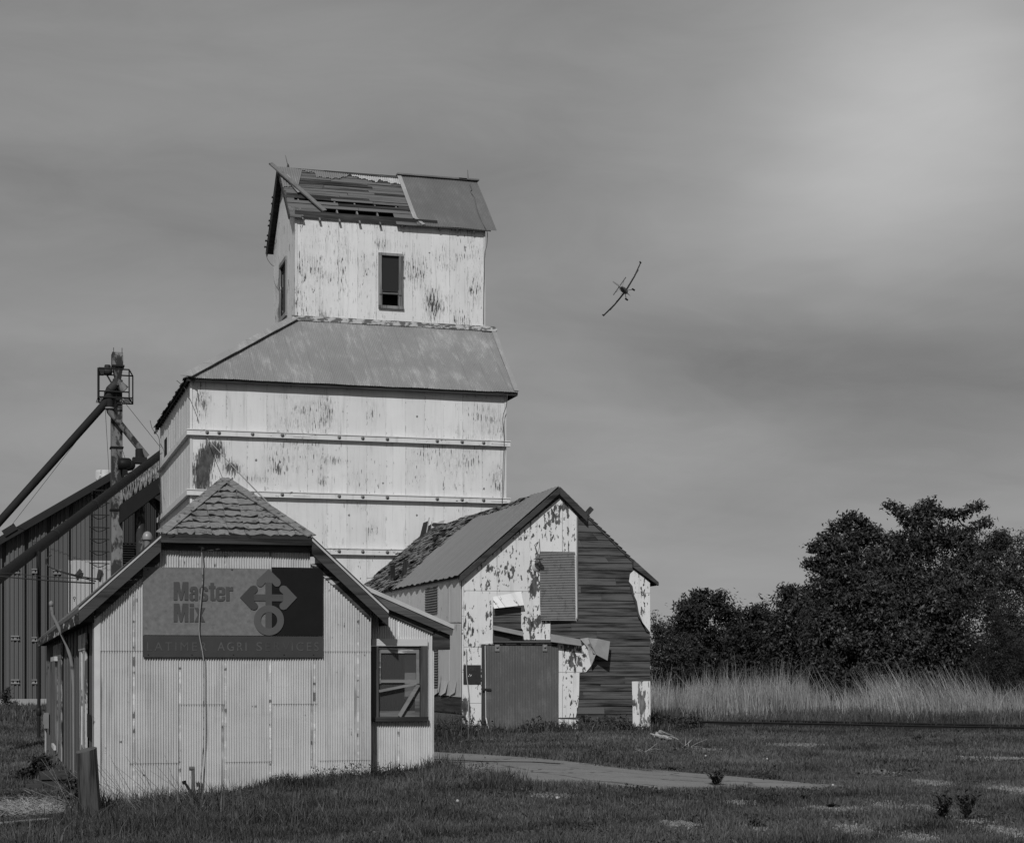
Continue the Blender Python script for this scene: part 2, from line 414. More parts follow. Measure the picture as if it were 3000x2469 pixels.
# concrete slab in front of the shed
def build_slab():
    up = [(1180, 2200), (1272, 2208), (1420, 2216), (1567, 2226), (1700, 2240), (1797, 2250), (1960, 2266), (2139, 2281), (2280, 2294), (2395, 2304), (2470, 2309)]
    lo = [(1180, 2262), (1272, 2268), (1413, 2275), (1567, 2290), (1712, 2306), (1797, 2309), (1968, 2313), (2139, 2314), (2280, 2314), (2395, 2313), (2470, 2312)]
    A = [PG(*p) for p in up]; B = [PG(*p) for p in lo]; vs = []; n = 6
    for a, b_ in zip(A, B):
        for i in range(n+1):
            q = a.lerp(b_, i/n); vs.append((q.x, q.y, gz(q.x, q.y)+.045))
    k = n+1
    fs = [(i*k+j, i*k+j+1, (i+1)*k+j+1, (i+1)*k+j) for i in range(len(A)-1) for j in range(n)]
    mb = M(); mb.add(vs, fs, .5)
    top = len(vs); rim = [i*k for i in range(len(A))]+[(len(A)-1)*k+j for j in range(1, k)]+[i*k+n for i in range(len(A)-2, -1, -1)]+[j for j in range(n-1, 0, -1)]
    for q in range(len(rim)):
        a, b_ = vs[rim[q]], vs[rim[(q+1) % len(rim)]]
        mb.quad(a, b_, (b_[0], b_[1], b_[2]-.2), (a[0], a[1], a[2]-.2), .4)
    m, nt, b = mat('worn concrete', .9, spec=.2); p = nt.pos()
    n1 = nt.noise(p, .9, 5, .6); n2 = nt.noise(p, 30, 4, .7); n3 = nt.noise(nt.vm('MULTIPLY', p, (1, 2.5, 1)), 1.3, 6, .7)
    c = nt.add(.115, nt.mul(n1, .12)); c = nt.mul(c, nt.add(.8, nt.mul(n2, .4)))
    c = nt.mul(c, nt.sm(n3, .30, .42, .55, 1.0))
    vo = nt.N.new('ShaderNodeTexVoronoi'); vo.feature = 'DISTANCE_TO_EDGE'; vo.inputs['Scale'].default_value = .55
    nt.put(vo.inputs['Vector'], nt.vm('ADD', p, nt.comb(nt.mul(n1, .9), nt.mul(n3, .7), 0.0)))
    c = nt.mul(c, nt.sm(vo.outputs['Distance'], .004, .018, .35, 1.0))
    g4 = nt.noise(p, 55, 2, .5); c = nt.mul(c, nt.sm(g4, .30, .36, .5, 1.0)); c = nt.mul(c, nt.sm(g4, .68, .72, 1.0, 1.5))
    nt.put(b.inputs['Base Color'], c); bump(nt, b, n2, .01, .4)
    o = mb.build('concrete_slab', m, base=(vs[0][0], vs[0][1], vs[0][2])); tag(o, kind='structure')
    J = M(); pts = [PG(px, py, .05) for px, py in ((1240, 2222), (1420, 2229), (1560, 2231), (1640, 2236))]
    for a, b_ in zip(pts, pts[1:]): J.bar(a, b_, .035, .012)
    tag(J.build('slab_joint', plain('tar joint', .015), base=pts[0]), kind='structure')
build_slab()
# ------------------------------------------------------------ office with the big sign
YO = 24.0                       # plane of its front wall
XL = PY(280, 1800, YO).x; XR = PY(1083, 1800, YO).x; XC = (XL+XR)/2
YA = YO+.30; XA = PY(1271, 1900, YA).x
RY = YO-.17                     # the front edge of the roof
EZ = 2.56; HX = 1.02; HZt = 3.545; HWD = 2.09; RIDZ = 4.43; RIDY = RY+1.28
YB = YO+25.0                    # back wall
SLOPE = (HZt-EZ)/(HWD-HX)
OB = (XC, YO, 0)
office = thing('office_building', OB, 'low corrugated metal office with clipped gable roof, nearest building to the camera', 'building')
def roofz(x): return EZ+SLOPE*(HWD-abs(x-XC))
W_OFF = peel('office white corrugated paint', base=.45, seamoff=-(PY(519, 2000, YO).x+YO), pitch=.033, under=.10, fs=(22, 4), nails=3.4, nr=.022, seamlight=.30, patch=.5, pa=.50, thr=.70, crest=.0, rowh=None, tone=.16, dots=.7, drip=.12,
             spots=[((PY(493, 2270, YO).x, YO, PY(493, 2275, YO).z), (.22, 1, .25), .13), ((PY(690, 2262, YO).x, YO, PY(690, 2262, YO).z), (.4, 1, .2), .09), ((PY(900, 2050, YO).x, YO, PY(900, 2070, YO).z), (.9, 1, .25), .06), ((PY(600, 1760, YO).x-1.35, YO, PY(300, 1770, YO).z), (.28, 1, .22), .13)])
def front(y): return lambda a, b, d: (a, y-d, b)
wl = M()
def topf(a): return min(roofz(a)-.10, HZt-.06)
SIGN = (PY(420, 1660, YO), PY(947, 1928, YO))
SX = [XL]+[PY(px, 2000, YO).x for px in (378, 519, 659, 794, 930)]+[XR]
SZ = [PY(700, py, YO).z for py in (2231, 2062, 1907)]
COLS = [(SZ[2],), (SZ[0], SZ[2]), (SZ[1],), (SZ[0],), (SZ[1],), (SZ[0], SZ[2])]
for k in range(6):
    a0, a1 = SX[k], SX[k+1]; cut = [-.6]+list(COLS[k])
    for j, z0 in enumerate(cut):
        z1 = cut[j+1]+.03 if j+1 < len(cut) else None
        off = .008*j+.004*(k % 2)
        wl.corr(lambda a, b, d, off=off: (a, YO-d-off, b), a0, a1+.012, z0, (lambda a: topf(a)) if z1 is None else z1, rows=9, wob=.007, amp=.0135, pitch=.034)
wl.build('front_wall', W_OFF, office)
# inner lining keeps the walls closed; side and back walls
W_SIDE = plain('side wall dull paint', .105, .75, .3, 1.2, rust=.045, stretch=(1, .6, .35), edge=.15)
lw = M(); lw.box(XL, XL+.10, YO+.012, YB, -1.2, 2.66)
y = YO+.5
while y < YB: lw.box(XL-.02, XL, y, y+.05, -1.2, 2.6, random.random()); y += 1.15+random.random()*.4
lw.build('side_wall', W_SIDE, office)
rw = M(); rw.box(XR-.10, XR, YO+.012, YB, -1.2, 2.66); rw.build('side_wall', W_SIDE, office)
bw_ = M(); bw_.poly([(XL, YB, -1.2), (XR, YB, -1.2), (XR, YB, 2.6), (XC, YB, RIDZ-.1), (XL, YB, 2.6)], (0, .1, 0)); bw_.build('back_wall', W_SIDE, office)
# corner trim
tr = M(); tr.box(XL-.03, XL+.06, YO-.026, YO-.014, -.6, 2.46); tr.box(XL-.034, XL-.022, YO-.026, YO+.10, -.6, 2.5)
tr.build_each('corner_trim', plain('corner tin', .42, .5, .25, 3, rust=.12, thr=.62), office)

# roof
SHING = plain('worn asphalt shingle', .12, .95, .45, 7, rust=.07, thr=.56, edge=.05, bmp=.6)
rf = M(); th = .07
def rp(x, y, dz=0): return Vector((x, y, roofz(x)+dz))
YE = YB+1.6
L0, L1 = XC-HWD, XC+HWD
for sg in (-1, 1):
    xe = XC+sg*HWD; xh = XC+sg*HX
    pts = [rp(xe, RY), (xh, RY, HZt), (XC, RIDY, RIDZ), (XC, YE, RIDZ), rp(xe, YE)]
    rf.poly(pts, (0, 0, -th), .5)
rf.build('roof', SHING, office)
hp = M(); A, B, C = Vector((XC-HX, RY, HZt)), Vector((XC+HX, RY, HZt)), Vector((XC, RIDY, RIDZ))
hp.poly([A+Vector((0, 0, -.01)), B+Vector((0, 0, -.01)), C+Vector((0, 0, -.01))], (0, .05, -.07), .3)
# curling shingle tabs in courses
eg = M(); nrm = (B-A).cross(C-A).normalized()
if nrm.z < 0: nrm = -nrm
upv = (C-(A+B)/2)
NC = 9
for i in range(NC):
    t0 = i/NC; t1 = (i+1.18)/NC; wd = (1-t0); n = max(1, int(round(9*wd)))
    u0 = -HX*(1-t0); w_ = 2*HX*(1-t0)/n; off = (random.random()-.5)*.1
    for k in range(n+1):
        a0 = u0+(k-(.5 if i % 2 else 0))*w_; a1 = a0+w_*.985
        lim0 = HX*(1-t0); lim1 = HX*max(0, 1-t1)
        a0c, a1c = max(a0, -lim0), min(a1, lim0)
        if a1c-a0c < .02: continue
        b0 = max(-lim1, min(lim1, a0c)); b1 = max(-lim1, min(lim1, a1c))
        l0, l1_, c_ = random.random()*.04+.014, random.random()*.04+.014, random.random()*.06+.016
        def pt(a, t, lift): return A.lerp(B, .5)+Vector((a, 0, 0))+upv*t+nrm*lift
        tt = min(t1, .99); mid = (a0c+a1c)/2; jag = lambda: (random.random()-.5)*.035
        rim = [pt(a0c, t0+jag(), l0), pt(a0c*.75+a1c*.25, t0+jag(), (l0+c_)/2*.7), pt(mid, t0+jag(), l1_*.8), pt(a0c*.25+a1c*.75, t0+jag(), c_*.6), pt(a1c, t0+jag(), l1_)]
        topr = [pt(b0, tt, .004), pt((b0+b1)/2, tt, .004), pt(b1, tt, .004)]
        ring = rim+topr[::-1]
        r_ = random.random()
        hp.add(ring, [tuple(range(8))], r_)
        eg.add([q-nrm*.030-upv.normalized()*(.004+.022*random.random()) for q in rim]+[q-nrm*.003 for q in rim], [(j, j+1, 5+j+1, 5+j) for j in range(4)], random.random())
# hip caps
for E in (A, B):
    for k in range(9):
        p0 = E.lerp(C, k/9); p1 = E.lerp(C, (k+1.15)/9)
        hp.bar(p0+nrm*.03, p1+nrm*.024, .15, .012, up=(nrm+Vector((0, 0, .6))).normalized())
hp.build('shingle_hip', plain('curled shingles', .17, .95, .45, 14, rust=.06, thr=.56, edge=.06, bmp=.8), office)
eg.build('ragged_shingle_butts', plain('painted shade under shingles', .022, .95, .4, 9), office)  # dark colour stands in for the shadow below each shingle course
# barge boards: light drip strip, dark board, soffit, frieze on the wall
BARGE = wood('barge board', .010, .055, 'x', gs=.9, paint=.0)
DRIP = plain('drip edge metal', .42, .45, .2, 4, rust=.12, thr=.66)
bb = M(); dr = M(); fz = M(); sf = M(); se = M()
def rake(mb, p, q, z0, z1, y0, y1):
    mb.poly([(p[0], y0, p[1]+z0), (q[0], y0, q[1]+z0), (q[0], y0, q[1]+z1), (p[0], y0, p[1]+z1)], (0, y1-y0, 0))
for sg in (-1, 1):
    e = (XC+sg*HWD, EZ); h = (XC+sg*HX, HZt)
    rake(dr, e, h, -.042, -.006, RY-.034, RY-.004); rake(se, e, h, -.004, .016, RY-.040, RY-.004)
    rake(bb, e, h, -.225, -.052, RY-.026, RY-.002)
    rake(sf, e, h, -.16, -.135, RY, YO-.014)
    wx = XL if sg < 0 else XR
    rake(fz, (wx, roofz(wx)), h, -.35, -.17, YO-.045, YO-.016)
rake(se, (XC-HX, HZt), (XC+HX, HZt), -.030, .008, RY-.034, RY-.004)
rake(bb, (XC-HX, HZt), (XC+HX, HZt), -.105, -.032, RY-.030, RY-.002)
rake(sf, (XC-HX, HZt), (XC+HX, HZt), -.105, -.085, RY, YO-.014)
rake(fz, (XC-HX-.05, HZt), (XC+HX+.05, HZt), -.195, -.10, YO-.045, YO-.016)
se.build_each('shingle_edge', plain('dark shingle edge', .035, .9, .4, 12), office); bb.build('barge_board', BARGE, office); dr.build_each('drip_edge', DRIP, office)
sf.build('soffit', wood('soffit board', .03, .07, 'x'), office)
fz.build('frieze_board', wood('frieze board with flaking paint', .02, .09, 'x', paint=.13), office)
# eave boards along the sides
ev = M()
for sg in (-1, 1):
    xe = XC+sg*HWD
    ev.box(min(xe, xe-sg*.03), max(xe, xe-sg*.03), RY, YE, EZ-.21, EZ-.062)
ev.build('eave_board', wood('eave board', .008, .05, 'y', paint=.14), office)
et = M()
for k in range(44):
    y0 = RY+.1+k*.6; et.box(XC-HWD+.03, XL-.02, y0, y0+.05, EZ-.19, EZ-.07)
et.build_each('rafter_tail', wood('rafter tail', .025, .07, 'y'), office)

# side openings (left wall)
sd = M(); dk = M(); wt = M()
def side(mb, px0, px1, py0, py1, d0, d1):
    a = PX(px0, py0, XL); b_ = PX(px1, py1, XL); zz = sorted((a.z, PX(px0, py1, XL).z)); yy = sorted((a.y, b_.y))
    mb.box(XL-d1, XL-d0, yy[0], yy[1], zz[0], zz[1])
WHT = plain('flaking white trim', .42, .8, .3, 9, rust=.09, thr=.50, edge=.05, stretch=(1, 1, .3))
DRK = plain('dark opening', .012, .6, .2)
win = M(); side(win, 242, 248, 1900, 2195, .022, .05); side(win, 254, 261, 1905, 2195, .022, .06); side(win, 241, 262, 1862, 1906, .022, .061)
sw = win.build('window_frame', WHT, office)
gl = M(); side(gl, 248, 254, 1888, 2195, .021, .026); gl.build('pane', DRK, sw)
dr_ = M(); side(dr_, 176, 186, 1905, 2215, .022, .05); side(dr_, 168, 174, 1930, 2240, .022, .05); side(dr_, 163, 187, 1892, 1932, .022, .055)
df = dr_.build('door_frame', plain('door frame flaking paint', .26, .8, .35, 8, rust=.05, thr=.48, stretch=(1, 1, .3)), office)
dp = M(); side(dp, 174, 176.5, 1905, 2240, .021, .03); dp.build('door', plain('door boards', .05, .8), df)
fl_ = M(); side(fl_, 164, 176, 1925, 1937, .05, .12); side(fl_, 164, 171, 2176, 2187, .05, .10); fl_.build_each('hinge_plate', plain('white scraps', .45, .7), df)
bx = M(); side(bx, 259, 273, 2088, 2155, .022, .03); bx.build('dark_plate', plain('dark plate', .02), office)

# annex: narrow lean-to with the window
ax = M()
W0, W1 = PY(1087, 1871, YA), PY(1250, 2108, YA)
def atop(a): return 2.73-.42*(a-XR)-.02
a0, a1 = XR, XA
def acorr(x0, x1, b, t): ax.corr(front(YA), x0, x1, b, t, rows=6, wob=.007, amp=.0135, pitch=.034)
acorr(XR, W1.x, -.6, W1.z); acorr(XR, W1.x, W0.z, atop); acorr(W1.x, XA, -.6, atop)
ax.build('annex_front_wall', peel('annex white corrugated paint', base=.50, under=.09, fs=(22, 4), nails=3.4, nr=.022, seamlight=.30, patch=.5, pa=.4, thr=.72, crest=.03, tone=.14, dots=.6, seam=.66, pitch=.034), office)
asd = M()
YAB = YA+5.2
asd.corr(lambda a, b, d: (XA+d, a, b), YA, YAB, -.9, 1.92, amp=.01); asd.box(XR, XA, YAB, YAB+.08, -.9, 2.0)
asd.build('annex_side_wall', W_OFF, office)
ar = M(); q0 = (XR-.10, RIDZ*0+2.50); q1 = (PY(1336, 1832, RY+.2).x, 0)
x1_ = PY(1332, 1835, YA-.2).x; z0_ = 3.02; z1_ = PY(1332, 1832, YA-.2).z; yf = YA-.10
xs_ = XR-.15
ar.poly([(xs_-.15, yf, z0_), (x1_, yf, z1_), (x1_, YAB+.3, z1_), (xs_-.15, YAB+.3, z0_)], (0, 0, -.05), .4)
for k in range(14):
    yy = yf+k*.4; ar.bar((x1_-.1+random.random()*.03, yy, z1_+.045), (x1_+.05, yy+.3, z1_+.01+random.random()*.04), .3, .012)
ar.build('annex_roof', SHING, office)
def lz(x, d=0): return z0_+(z1_-z0_)*(x-(xs_-.15))/(x1_-xs_+.15)+d
ab = M(); ab.poly([(xs_-.1, yf-.03, lz(xs_-.1, -.19)), (x1_-.02, yf-.03, lz(x1_-.02, -.15)), (x1_, yf-.03, lz(x1_, -.05)), (xs_-.1, yf-.03, lz(xs_-.1, -.05))], (0, .025, 0))
ab.build('annex_barge_board', wood('annex board', .05, .13, 'x', paint=.06), office)
ad = M(); ad.poly([(xs_-.1, yf-.045, lz(xs_-.1, -.05)), (x1_+.01, yf-.045, lz(x1_, -.05)), (x1_+.01, yf-.045, lz(x1_, .01)), (xs_-.1, yf-.045, lz(xs_-.1, .01))], (0, .04, 0))
ad.build('annex_drip_edge', DRIP, office)
afz = M(); afz.poly([(XR+.05, YA-.05, atop(XR+.05)-.05), (XA, YA-.05, atop(XA)-.06), (XA, YA-.05, atop(XA)+.04), (XR+.05, YA-.05, atop(XR+.05)+.06)], (0, .034, 0))
afz.box(XA-.02, x1_-.03, yf+.05, yf+.45, lz(x1_)-.34, lz(x1_)-.07)
afz.build('annex_frieze_board', wood('annex frieze', .02, .08, 'x', paint=.08), office)

# the annex window
def P(cx, cy, y=YA, sc=4.692, ox=1050, oy=1780): return PY(ox+cx/sc, oy+cy/sc, y)
WD = wood('dark weathered window wood', .02, .075, 'z', paint=.07); 
def rect(mb, c, y0, y1, f=P):
    a = f(c[0], c[1]); b_ = f(c[2], c[3]); mb.box(min(a.x, b_.x), max(a.x, b_.x), y0, y1, min(a.z, b_.z), max(a.z, b_.z))
wf = M(); rect(wf, (178, 525, 268, 1500), YA-.05, YA+.05); rect(wf, (850, 515, 938, 1500), YA-.05, YA+.05)
wf.build_each('window_jamb', WD, office); wf = M(); rect(wf, (268, 526, 850, 560), YA-.02, YA+.05); wfo = wf.build('window_frame', WD, office)
hd = M(); rect(hd, (178, 425, 940, 524), YA-.055, YA+.05); hd.build('header_board', wood('header with white paint', .10, .20, 'x', paint=.42), wfo)
sl_ = M(); rect(sl_, (172, 1500, 945, 1552), YA-.09, YA+.05); sl_.build('sill', wood('sill wood', .02, .06, 'x'), wfo)
s1 = M(); rect(s1, (270, 560, 310, 1040), YA-.005, YA+.03); rect(s1, (795, 560, 835, 1040), YA-.005, YA+.03); rect(s1, (310, 560, 795, 622), YA-.004, YA+.03); rect(s1, (310, 985, 795, 1028), YA-.006, YA+.03)
s1.build('upper_sash', wood('sash wood', .06, .18, 'x', paint=.10), wfo)
s2 = M(); rect(s2, (270, 1040, 292, 1500), YA+.012, YA+.04); rect(s2, (780, 1040, 845, 1500), YA+.012, YA+.04); rect(s2, (292, 1418, 780, 1500), YA+.010, YA+.04)
s2.build('lower_sash', wood('lower sash wood', .05, .17, 'x', paint=.05), wfo)
gm, gnt, gb = mat('dusty window glass', .06, spec=.6); gb.inputs['Base Color'].default_value = (.10, .10, .10, 1); gb.inputs['Alpha'].default_value = .30
for c in ((310, 622, 795, 985), (292, 1040, 780, 1418)):
    g_ = M(); rect(g_, c, YA+.022, YA+.026); g_.build('pane', gm, wfo)
bd = M(); bd.bar(P(280, 1145, YA-.03), P(805, 1040, YA-.03), .03, .036, (0, 0, 1)); bd.bar(P(562, 1490, YA-.03), P(822, 1055, YA-.03), .03, .052, (0, 0, 1))
bd.build('brace_board', wood('grey lath', .10, .20, 'x'), wfo)
# inside: dark room, light patch board added for the light patch at right, studs
ins = M(); ins.box(XR+.02, XA-.05, YA+1.0, YA+1.05, 0, 2.0, .1)
for k in range(6): ins.box(XR+.12+k*.13, XR+.16+k*.13, YA+.9, YA+.98, 0, 2.0)
ins.build('inner_wall', wood('inner boards', .03, .10, 'z'), office)
wb = M(); rect(wb, (640, 560, 1000, 1260), YA+.30, YA+.33, lambda a, b: P(a, b, YA+.30)); wb.build('light_patch_board', plain('light patch board', .5, .7, .15, 5, rust=.2, thr=.66), office)

# ------------------------------------------------------------ the big sign
YS = YO-.05
def S(cx, cy, y=YS): return PY(380+cx/3.515, 1640+cy/3.515, y)
sa, sb = S(138, 66), S(1992, 1000)
S0 = (S(138, 0).x, S(1992, 0).x); SZ1 = (S(1000, 78).z); SZ0 = S(1000, 1001).z
def SS(cx, cy, y):   # sign plane coordinates, squared up (the photo's rows slope a little across)
    u = (cx-138)/(1992-138); x = S0[0]+(S0[1]-S0[0])*u
    top = 66+26*u; bot = 1000+3*u; v = (cy-top)/(bot-top)
    return Vector((x, y, SZ1+(SZ0-SZ1)*v))
sign = thing('sign_board', (S0[0], YS, SZ0), 'wide faded feed sign with raised arrow emblem on the office front wall', 'sign')
def srect(mb, x0, y0, x1, y1, ya, yb, r=.5):
    a = SS(x0, y0, ya); b_ = SS(x1, y1, ya); mb.box(a.x, b_.x, ya, yb, min(a.z, b_.z), max(a.z, b_.z), r)
def signpaint(name, v, var=.25): return plain(name, v, .6, var, 5, rust=v*.55, thr=.60, edge=.12, bmp=.15)
z78 = 778
pn = M(); srect(pn, 138, 72, 1452, z78, YS-.0, YO-.022); pn.build('light_panel', plain('faded mid grey sign paint', .145, .7, .45, 16, rust=.075, thr=.58, edge=.2, bmp=.1), sign)
pn = M(); srect(pn, 1452, 72, 1992, z78, YS-.0, YO-.022); pn.build('dark_panel', plain('dark sign paint', .010, .8, .3, 6, rust=.03, thr=.68), sign)
pn = M(); srect(pn, 138, z78, 1992, 1003, YS-.001, YO-.022); pn.build('bottom_strip', plain('bottom strip paint', .048, .55, .2, 5, rust=.033, thr=.6, edge=.15), sign)
LET = signpaint('raised lettering paint', .066, .2)
def block(mb, s_, x0, y0, x1, y1, ya, bold):
    a = SS(x0, y0, ya); b_ = SS(x1, y1, ya)
    vs, fs = text_points(s_, bold)
    xs = [v[0] for v in vs]; zs = [v[1] for v in vs]; p, q, c, d = min(xs), max(xs), min(zs), max(zs)
    A_ = [(a.x+(v[0]-p)/(q-p)*(b_.x-a.x), ya, b_.z+(v[1]-c)/(d-c)*(a.z-b_.z)) for v in vs]
    mb.add(A_, fs, .5)
    # sides
    ed = {}
    for f in fs:
        for i in range(len(f)):
            e = (f[i], f[(i+1) % len(f)]); ed[tuple(sorted(e))] = ed.get(tuple(sorted(e)), 0)+1
    for (i, j), n in ed.items():
        if n == 1: mb.quad(A_[i], A_[j], (A_[j][0], ya+.008, A_[j][2]), (A_[i][0], ya+.008, A_[i][2]), .5)
# heavy condensed letters, built from strokes in a unit box (x right, y up)
def R4(a, b, c, d, ch=0.0):
    return [(a+ch, b), (c-ch, b), (c, b+ch), (c, d-ch), (c-ch, d), (a+ch, d), (a, d-ch), (a, b+ch)] if ch else [(a, b), (c, b), (c, d), (a, d)]
GLY = {
 'M': [R4(0, 0, .25, 1), R4(.75, 0, 1, 1), [(.10, 1), (.38, 1), (.57, 0), (.43, 0)], [(.62, 1), (.90, 1), (.57, 0), (.43, 0)]],
 'a': [R4(.60, 0, .96, .80), [(.06, .82), (.18, .96), (.38, 1), (.62, 1), (.84, .96), (.96, .80), (.60, .78), (.36, .78)], R4(.04, .64, .38, .84), R4(0, .08, .35, .50, .06), [(.06, .06), (.2, 0), (.42, 0), (.62, .12), (.62, .16), (.1, .16)], [(.06, .44), (.30, .62), (.64, .62), (.64, .46)]],
 's': [[(.06, .86), (.18, .97), (.36, 1), (.66, 1), (.86, .96), (.96, .84), (.6, .82), (.4, .82)], R4(.03, .58, .36, .88, .04), R4(.62, .68, .96, .86), [(.03, .62), (.36, .64), (.97, .40), (.97, .34), (.62, .34), (.1, .54)], R4(.62, .10, .97, .42, .04), R4(.03, .14, .36, .33), [(.03, .16), (.16, .03), (.36, 0), (.66, 0), (.86, .03), (.96, .14), (.6, .18), (.4, .18)]],
 't': [R4(.24, .04, .76, 1), R4(0, .68, 1, .83), [(.3, .08), (.42, 0), (1, 0), (1, .13), (.6, .15)]],
 'e': [R4(0, .12, .35, .88, .04), [(0, .84), (.14, .96), (.34, 1), (.66, 1), (.86, .96), (1, .84), (.62, .83), (.38, .83)], R4(.65, .46, 1, .88), R4(.3, .44, .9, .57), R4(.65, .14, 1, .33), [(0, .16), (.14, .04), (.34, 0), (.66, 0), (.86, .04), (1, .16), (.62, .17), (.38, .17)]],
 'r': [R4(0, 0, .50, 1), [(.45, .70), (.5, .9), (.72, 1), (1, 1), (1, .70), (.7, .72)]],
 'i': [R4(.05, 0, .95, .76), R4(.05, .84, .95, 1)],
 'x': [[(0, 0), (.36, 0), (1, 1), (.64, 1)], [(.64, 0), (1, 0), (.36, 1), (0, 1)]]}
for i, (ch, x0, x1, y0, y1) in enumerate([('M', 445, 592, 226, 414), ('a', 604, 694, 272, 418), ('s', 702, 794, 274, 420), ('t', 802, 868, 234, 418), ('e', 874, 968, 276, 422), ('r', 978, 1050, 276, 420),
                          ('M', 445, 592, 448, 636), ('i', 604, 650, 448, 636), ('x', 656, 762, 492, 636)]):
    L_ = M()
    for k, pl in enumerate(GLY[ch]):
        yy = YS-.0085-.0004*k
        L_.poly([SS(x0+(x1-x0)*u, y1+(y0-y1)*v, yy) for u, v in pl], (0, -yy+YS-.0015, 0), .5)
    L_.build('letter', LET, sign)
for nm, s_, x0, x1, v in (('small_lettering', 'LATIMER', 178, 782, .074), ('small_lettering', 'AGRI', 892, 1190, .090), ('small_lettering', 'S', 1292, 1350, .082), ('small_lettering', 'ERV', 1385, 1640, .056), ('small_lettering', 'ICES', 1660, 1945, .076)):
    L_ = M(); block(L_, s_, x0, 845, x1, 936, YS-.0045, .0)
    L_.build(nm, plain('worn letters %.3f' % v, v, .6, .3, 12, rust=.05, thr=.56, edge=.12), sign)
# emblem
CX, CY = 1418, 387
def arrow(rot):
    pts = [(0, -296), (122, -180)]
    pts += [(86+40*math.cos(t), -153+40*math.sin(t)) for t in np.linspace(-.75, 2.2, 9)]
    pts += [(36, -152), (-36, -152)]
    pts += [(-86+40*math.cos(t), -153+40*math.sin(t)) for t in np.linspace(math.pi-2.2, math.pi+.75, 9)]
    pts += [(-122, -180)]
    c, s_ = math.cos(rot), math.sin(rot)
    return [(CX+x*c-y*s_, CY+x*s_+y*c) for x, y in pts]
EMB = [signpaint('emblem paint light', .085, .15), signpaint('emblem paint dark', .050, .15)]
for k, (rot, e) in enumerate(((0, 0), (-math.pi/2, 1), (math.pi/2, 0))):
    mb = M(); yy = YS-.012-.0004*k; mb.poly([SS(x, y, yy) for x, y in arrow(rot)], (0, .010, 0), .5); mb.build('arrow_head', EMB[e], sign)
mb = M(); srect(mb, 1386, 170, 1452, 760, YS-.0108, YS-.002); srect(mb, 1200, 350, 1636, 425, YS-.0102, YS-.0021); mb.build('arrow_shaft', signpaint('shaft paint', .066, .15), sign)
mb = M(); cx, cy = 1422, 620; n = 40; ya = YS-.0142
o_ = [SS(cx+156*math.cos(t), cy+156*math.sin(t), ya) for t in np.linspace(0, 2*math.pi, n, endpoint=False)]
i_ = [SS(cx+86*math.cos(t), cy+84*math.sin(t), ya) for t in np.linspace(0, 2*math.pi, n, endpoint=False)]
bk = [Vector((q.x, YS-.001, q.z)) for q in o_+i_]
mb.add(o_+i_+bk, [(k, (k+1) % n, n+(k+1) % n, n+k) for k in range(n)]+[(k, 2*n+k, 2*n+(k+1) % n, (k+1) % n) for k in range(n)]+[(n+k, n+(k+1) % n, 3*n+(k+1) % n, 3*n+k) for k in range(n)], .5)
mb.build('ring', EMB[0], sign)
sc_ = M()
for x in (190, 630, 1055, 1580, 1890): sc_.lathe(SS(x, 975, YS-.004), [(0, -.004), (.008, -.003), (.009, .004)], 8, 'y')
for x in (185, 1040, 1770): sc_.lathe(SS(x, 100, YS-.004), [(0, -.004), (.008, -.003), (.009, .004)], 8, 'y')
sc_.build_each('screw', plain('screw heads', .02), sign)

# cable hanging down across the sign
cb = M(); pts = [(590, 1606), (594, 1690), (583, 1840), (596, 1930), (597, 2060), (596, 2180), (590, 2262), (587, 2320)]
cp = [PY(px, py, YS-.035+(.02 if i < 1 else 0)) for i, (px, py) in enumerate(pts)]
pp = []
for i in range(len(cp)-1):
    for t in np.linspace(0, 1, 5, endpoint=False):
        p0, p1, p2, p3 = cp[max(i-1, 0)], cp[i], cp[i+1], cp[min(i+2, len(cp)-1)]
        pp.append(.5*((2*p1)+(p2-p0)*t+(2*p0-5*p1+4*p2-p3)*t*t+(3*p1-p0-3*p2+p3)*t*t*t))
pp.append(cp[-1]); cb.tube(pp, .008, 6)
tag(cb.build('cable', plain('old cable', .26, .6, .3, 6, rust=.05, thr=.55), base=cp[-1]), 'pale cable hanging from the soffit down across the big feed sign', 'cable')

# service mast with conduit on the left side of the office
ms = M()
yM = PX(217, 2000, XL).y
pts = [(150, 1772), (154, 1800), (165, 1822), (180, 1855), (196, 1890), (207, 1925), (213, 1965), (216, 2010), (218, 2250), (219, 2320)]
mp = [PY(px, py, yM) for px, py in pts]
ms.tube(mp, .032, 8); ms.lathe(mp[0]+Vector((0, 0, 0)), [(.0, .08), (.038, .05), (.04, -.02), (0, -.03)], 10)
tag(ms.build('conduit_mast', plain('galvanised conduit', .19, .5, .2, 4, rust=.07, thr=.6), base=mp[-1]), 'bent metal service conduit passing through the left eave of the office', 'conduit')
# meter box at the far corner
mt = M(); c = PX(146, 2110, XL); tt_ = thing('meter_box', (XL-.1, c.y, .2), 'small grey meter box low on the far left corner of the office', 'meter box')
z0m, z1m = PX(146, 2132, XL).z, PX(146, 2087, XL).z
mt.box(XL-.15, XL-.03, c.y-.2, c.y+.2, z0m, z1m); mt.box(XL-.17, XL-.151, c.y-.12, c.y+.12, z0m+.1, z1m-.05); mt.build('box', plain('meter box paint', .16, .6), tt_)
mt = M(); mt.tube([(XL-.10, c.y, z0m), (XL-.10, c.y, -.9)], .03, 8); mt.build('pipe', plain('pale pipe', .3, .6), tt_)
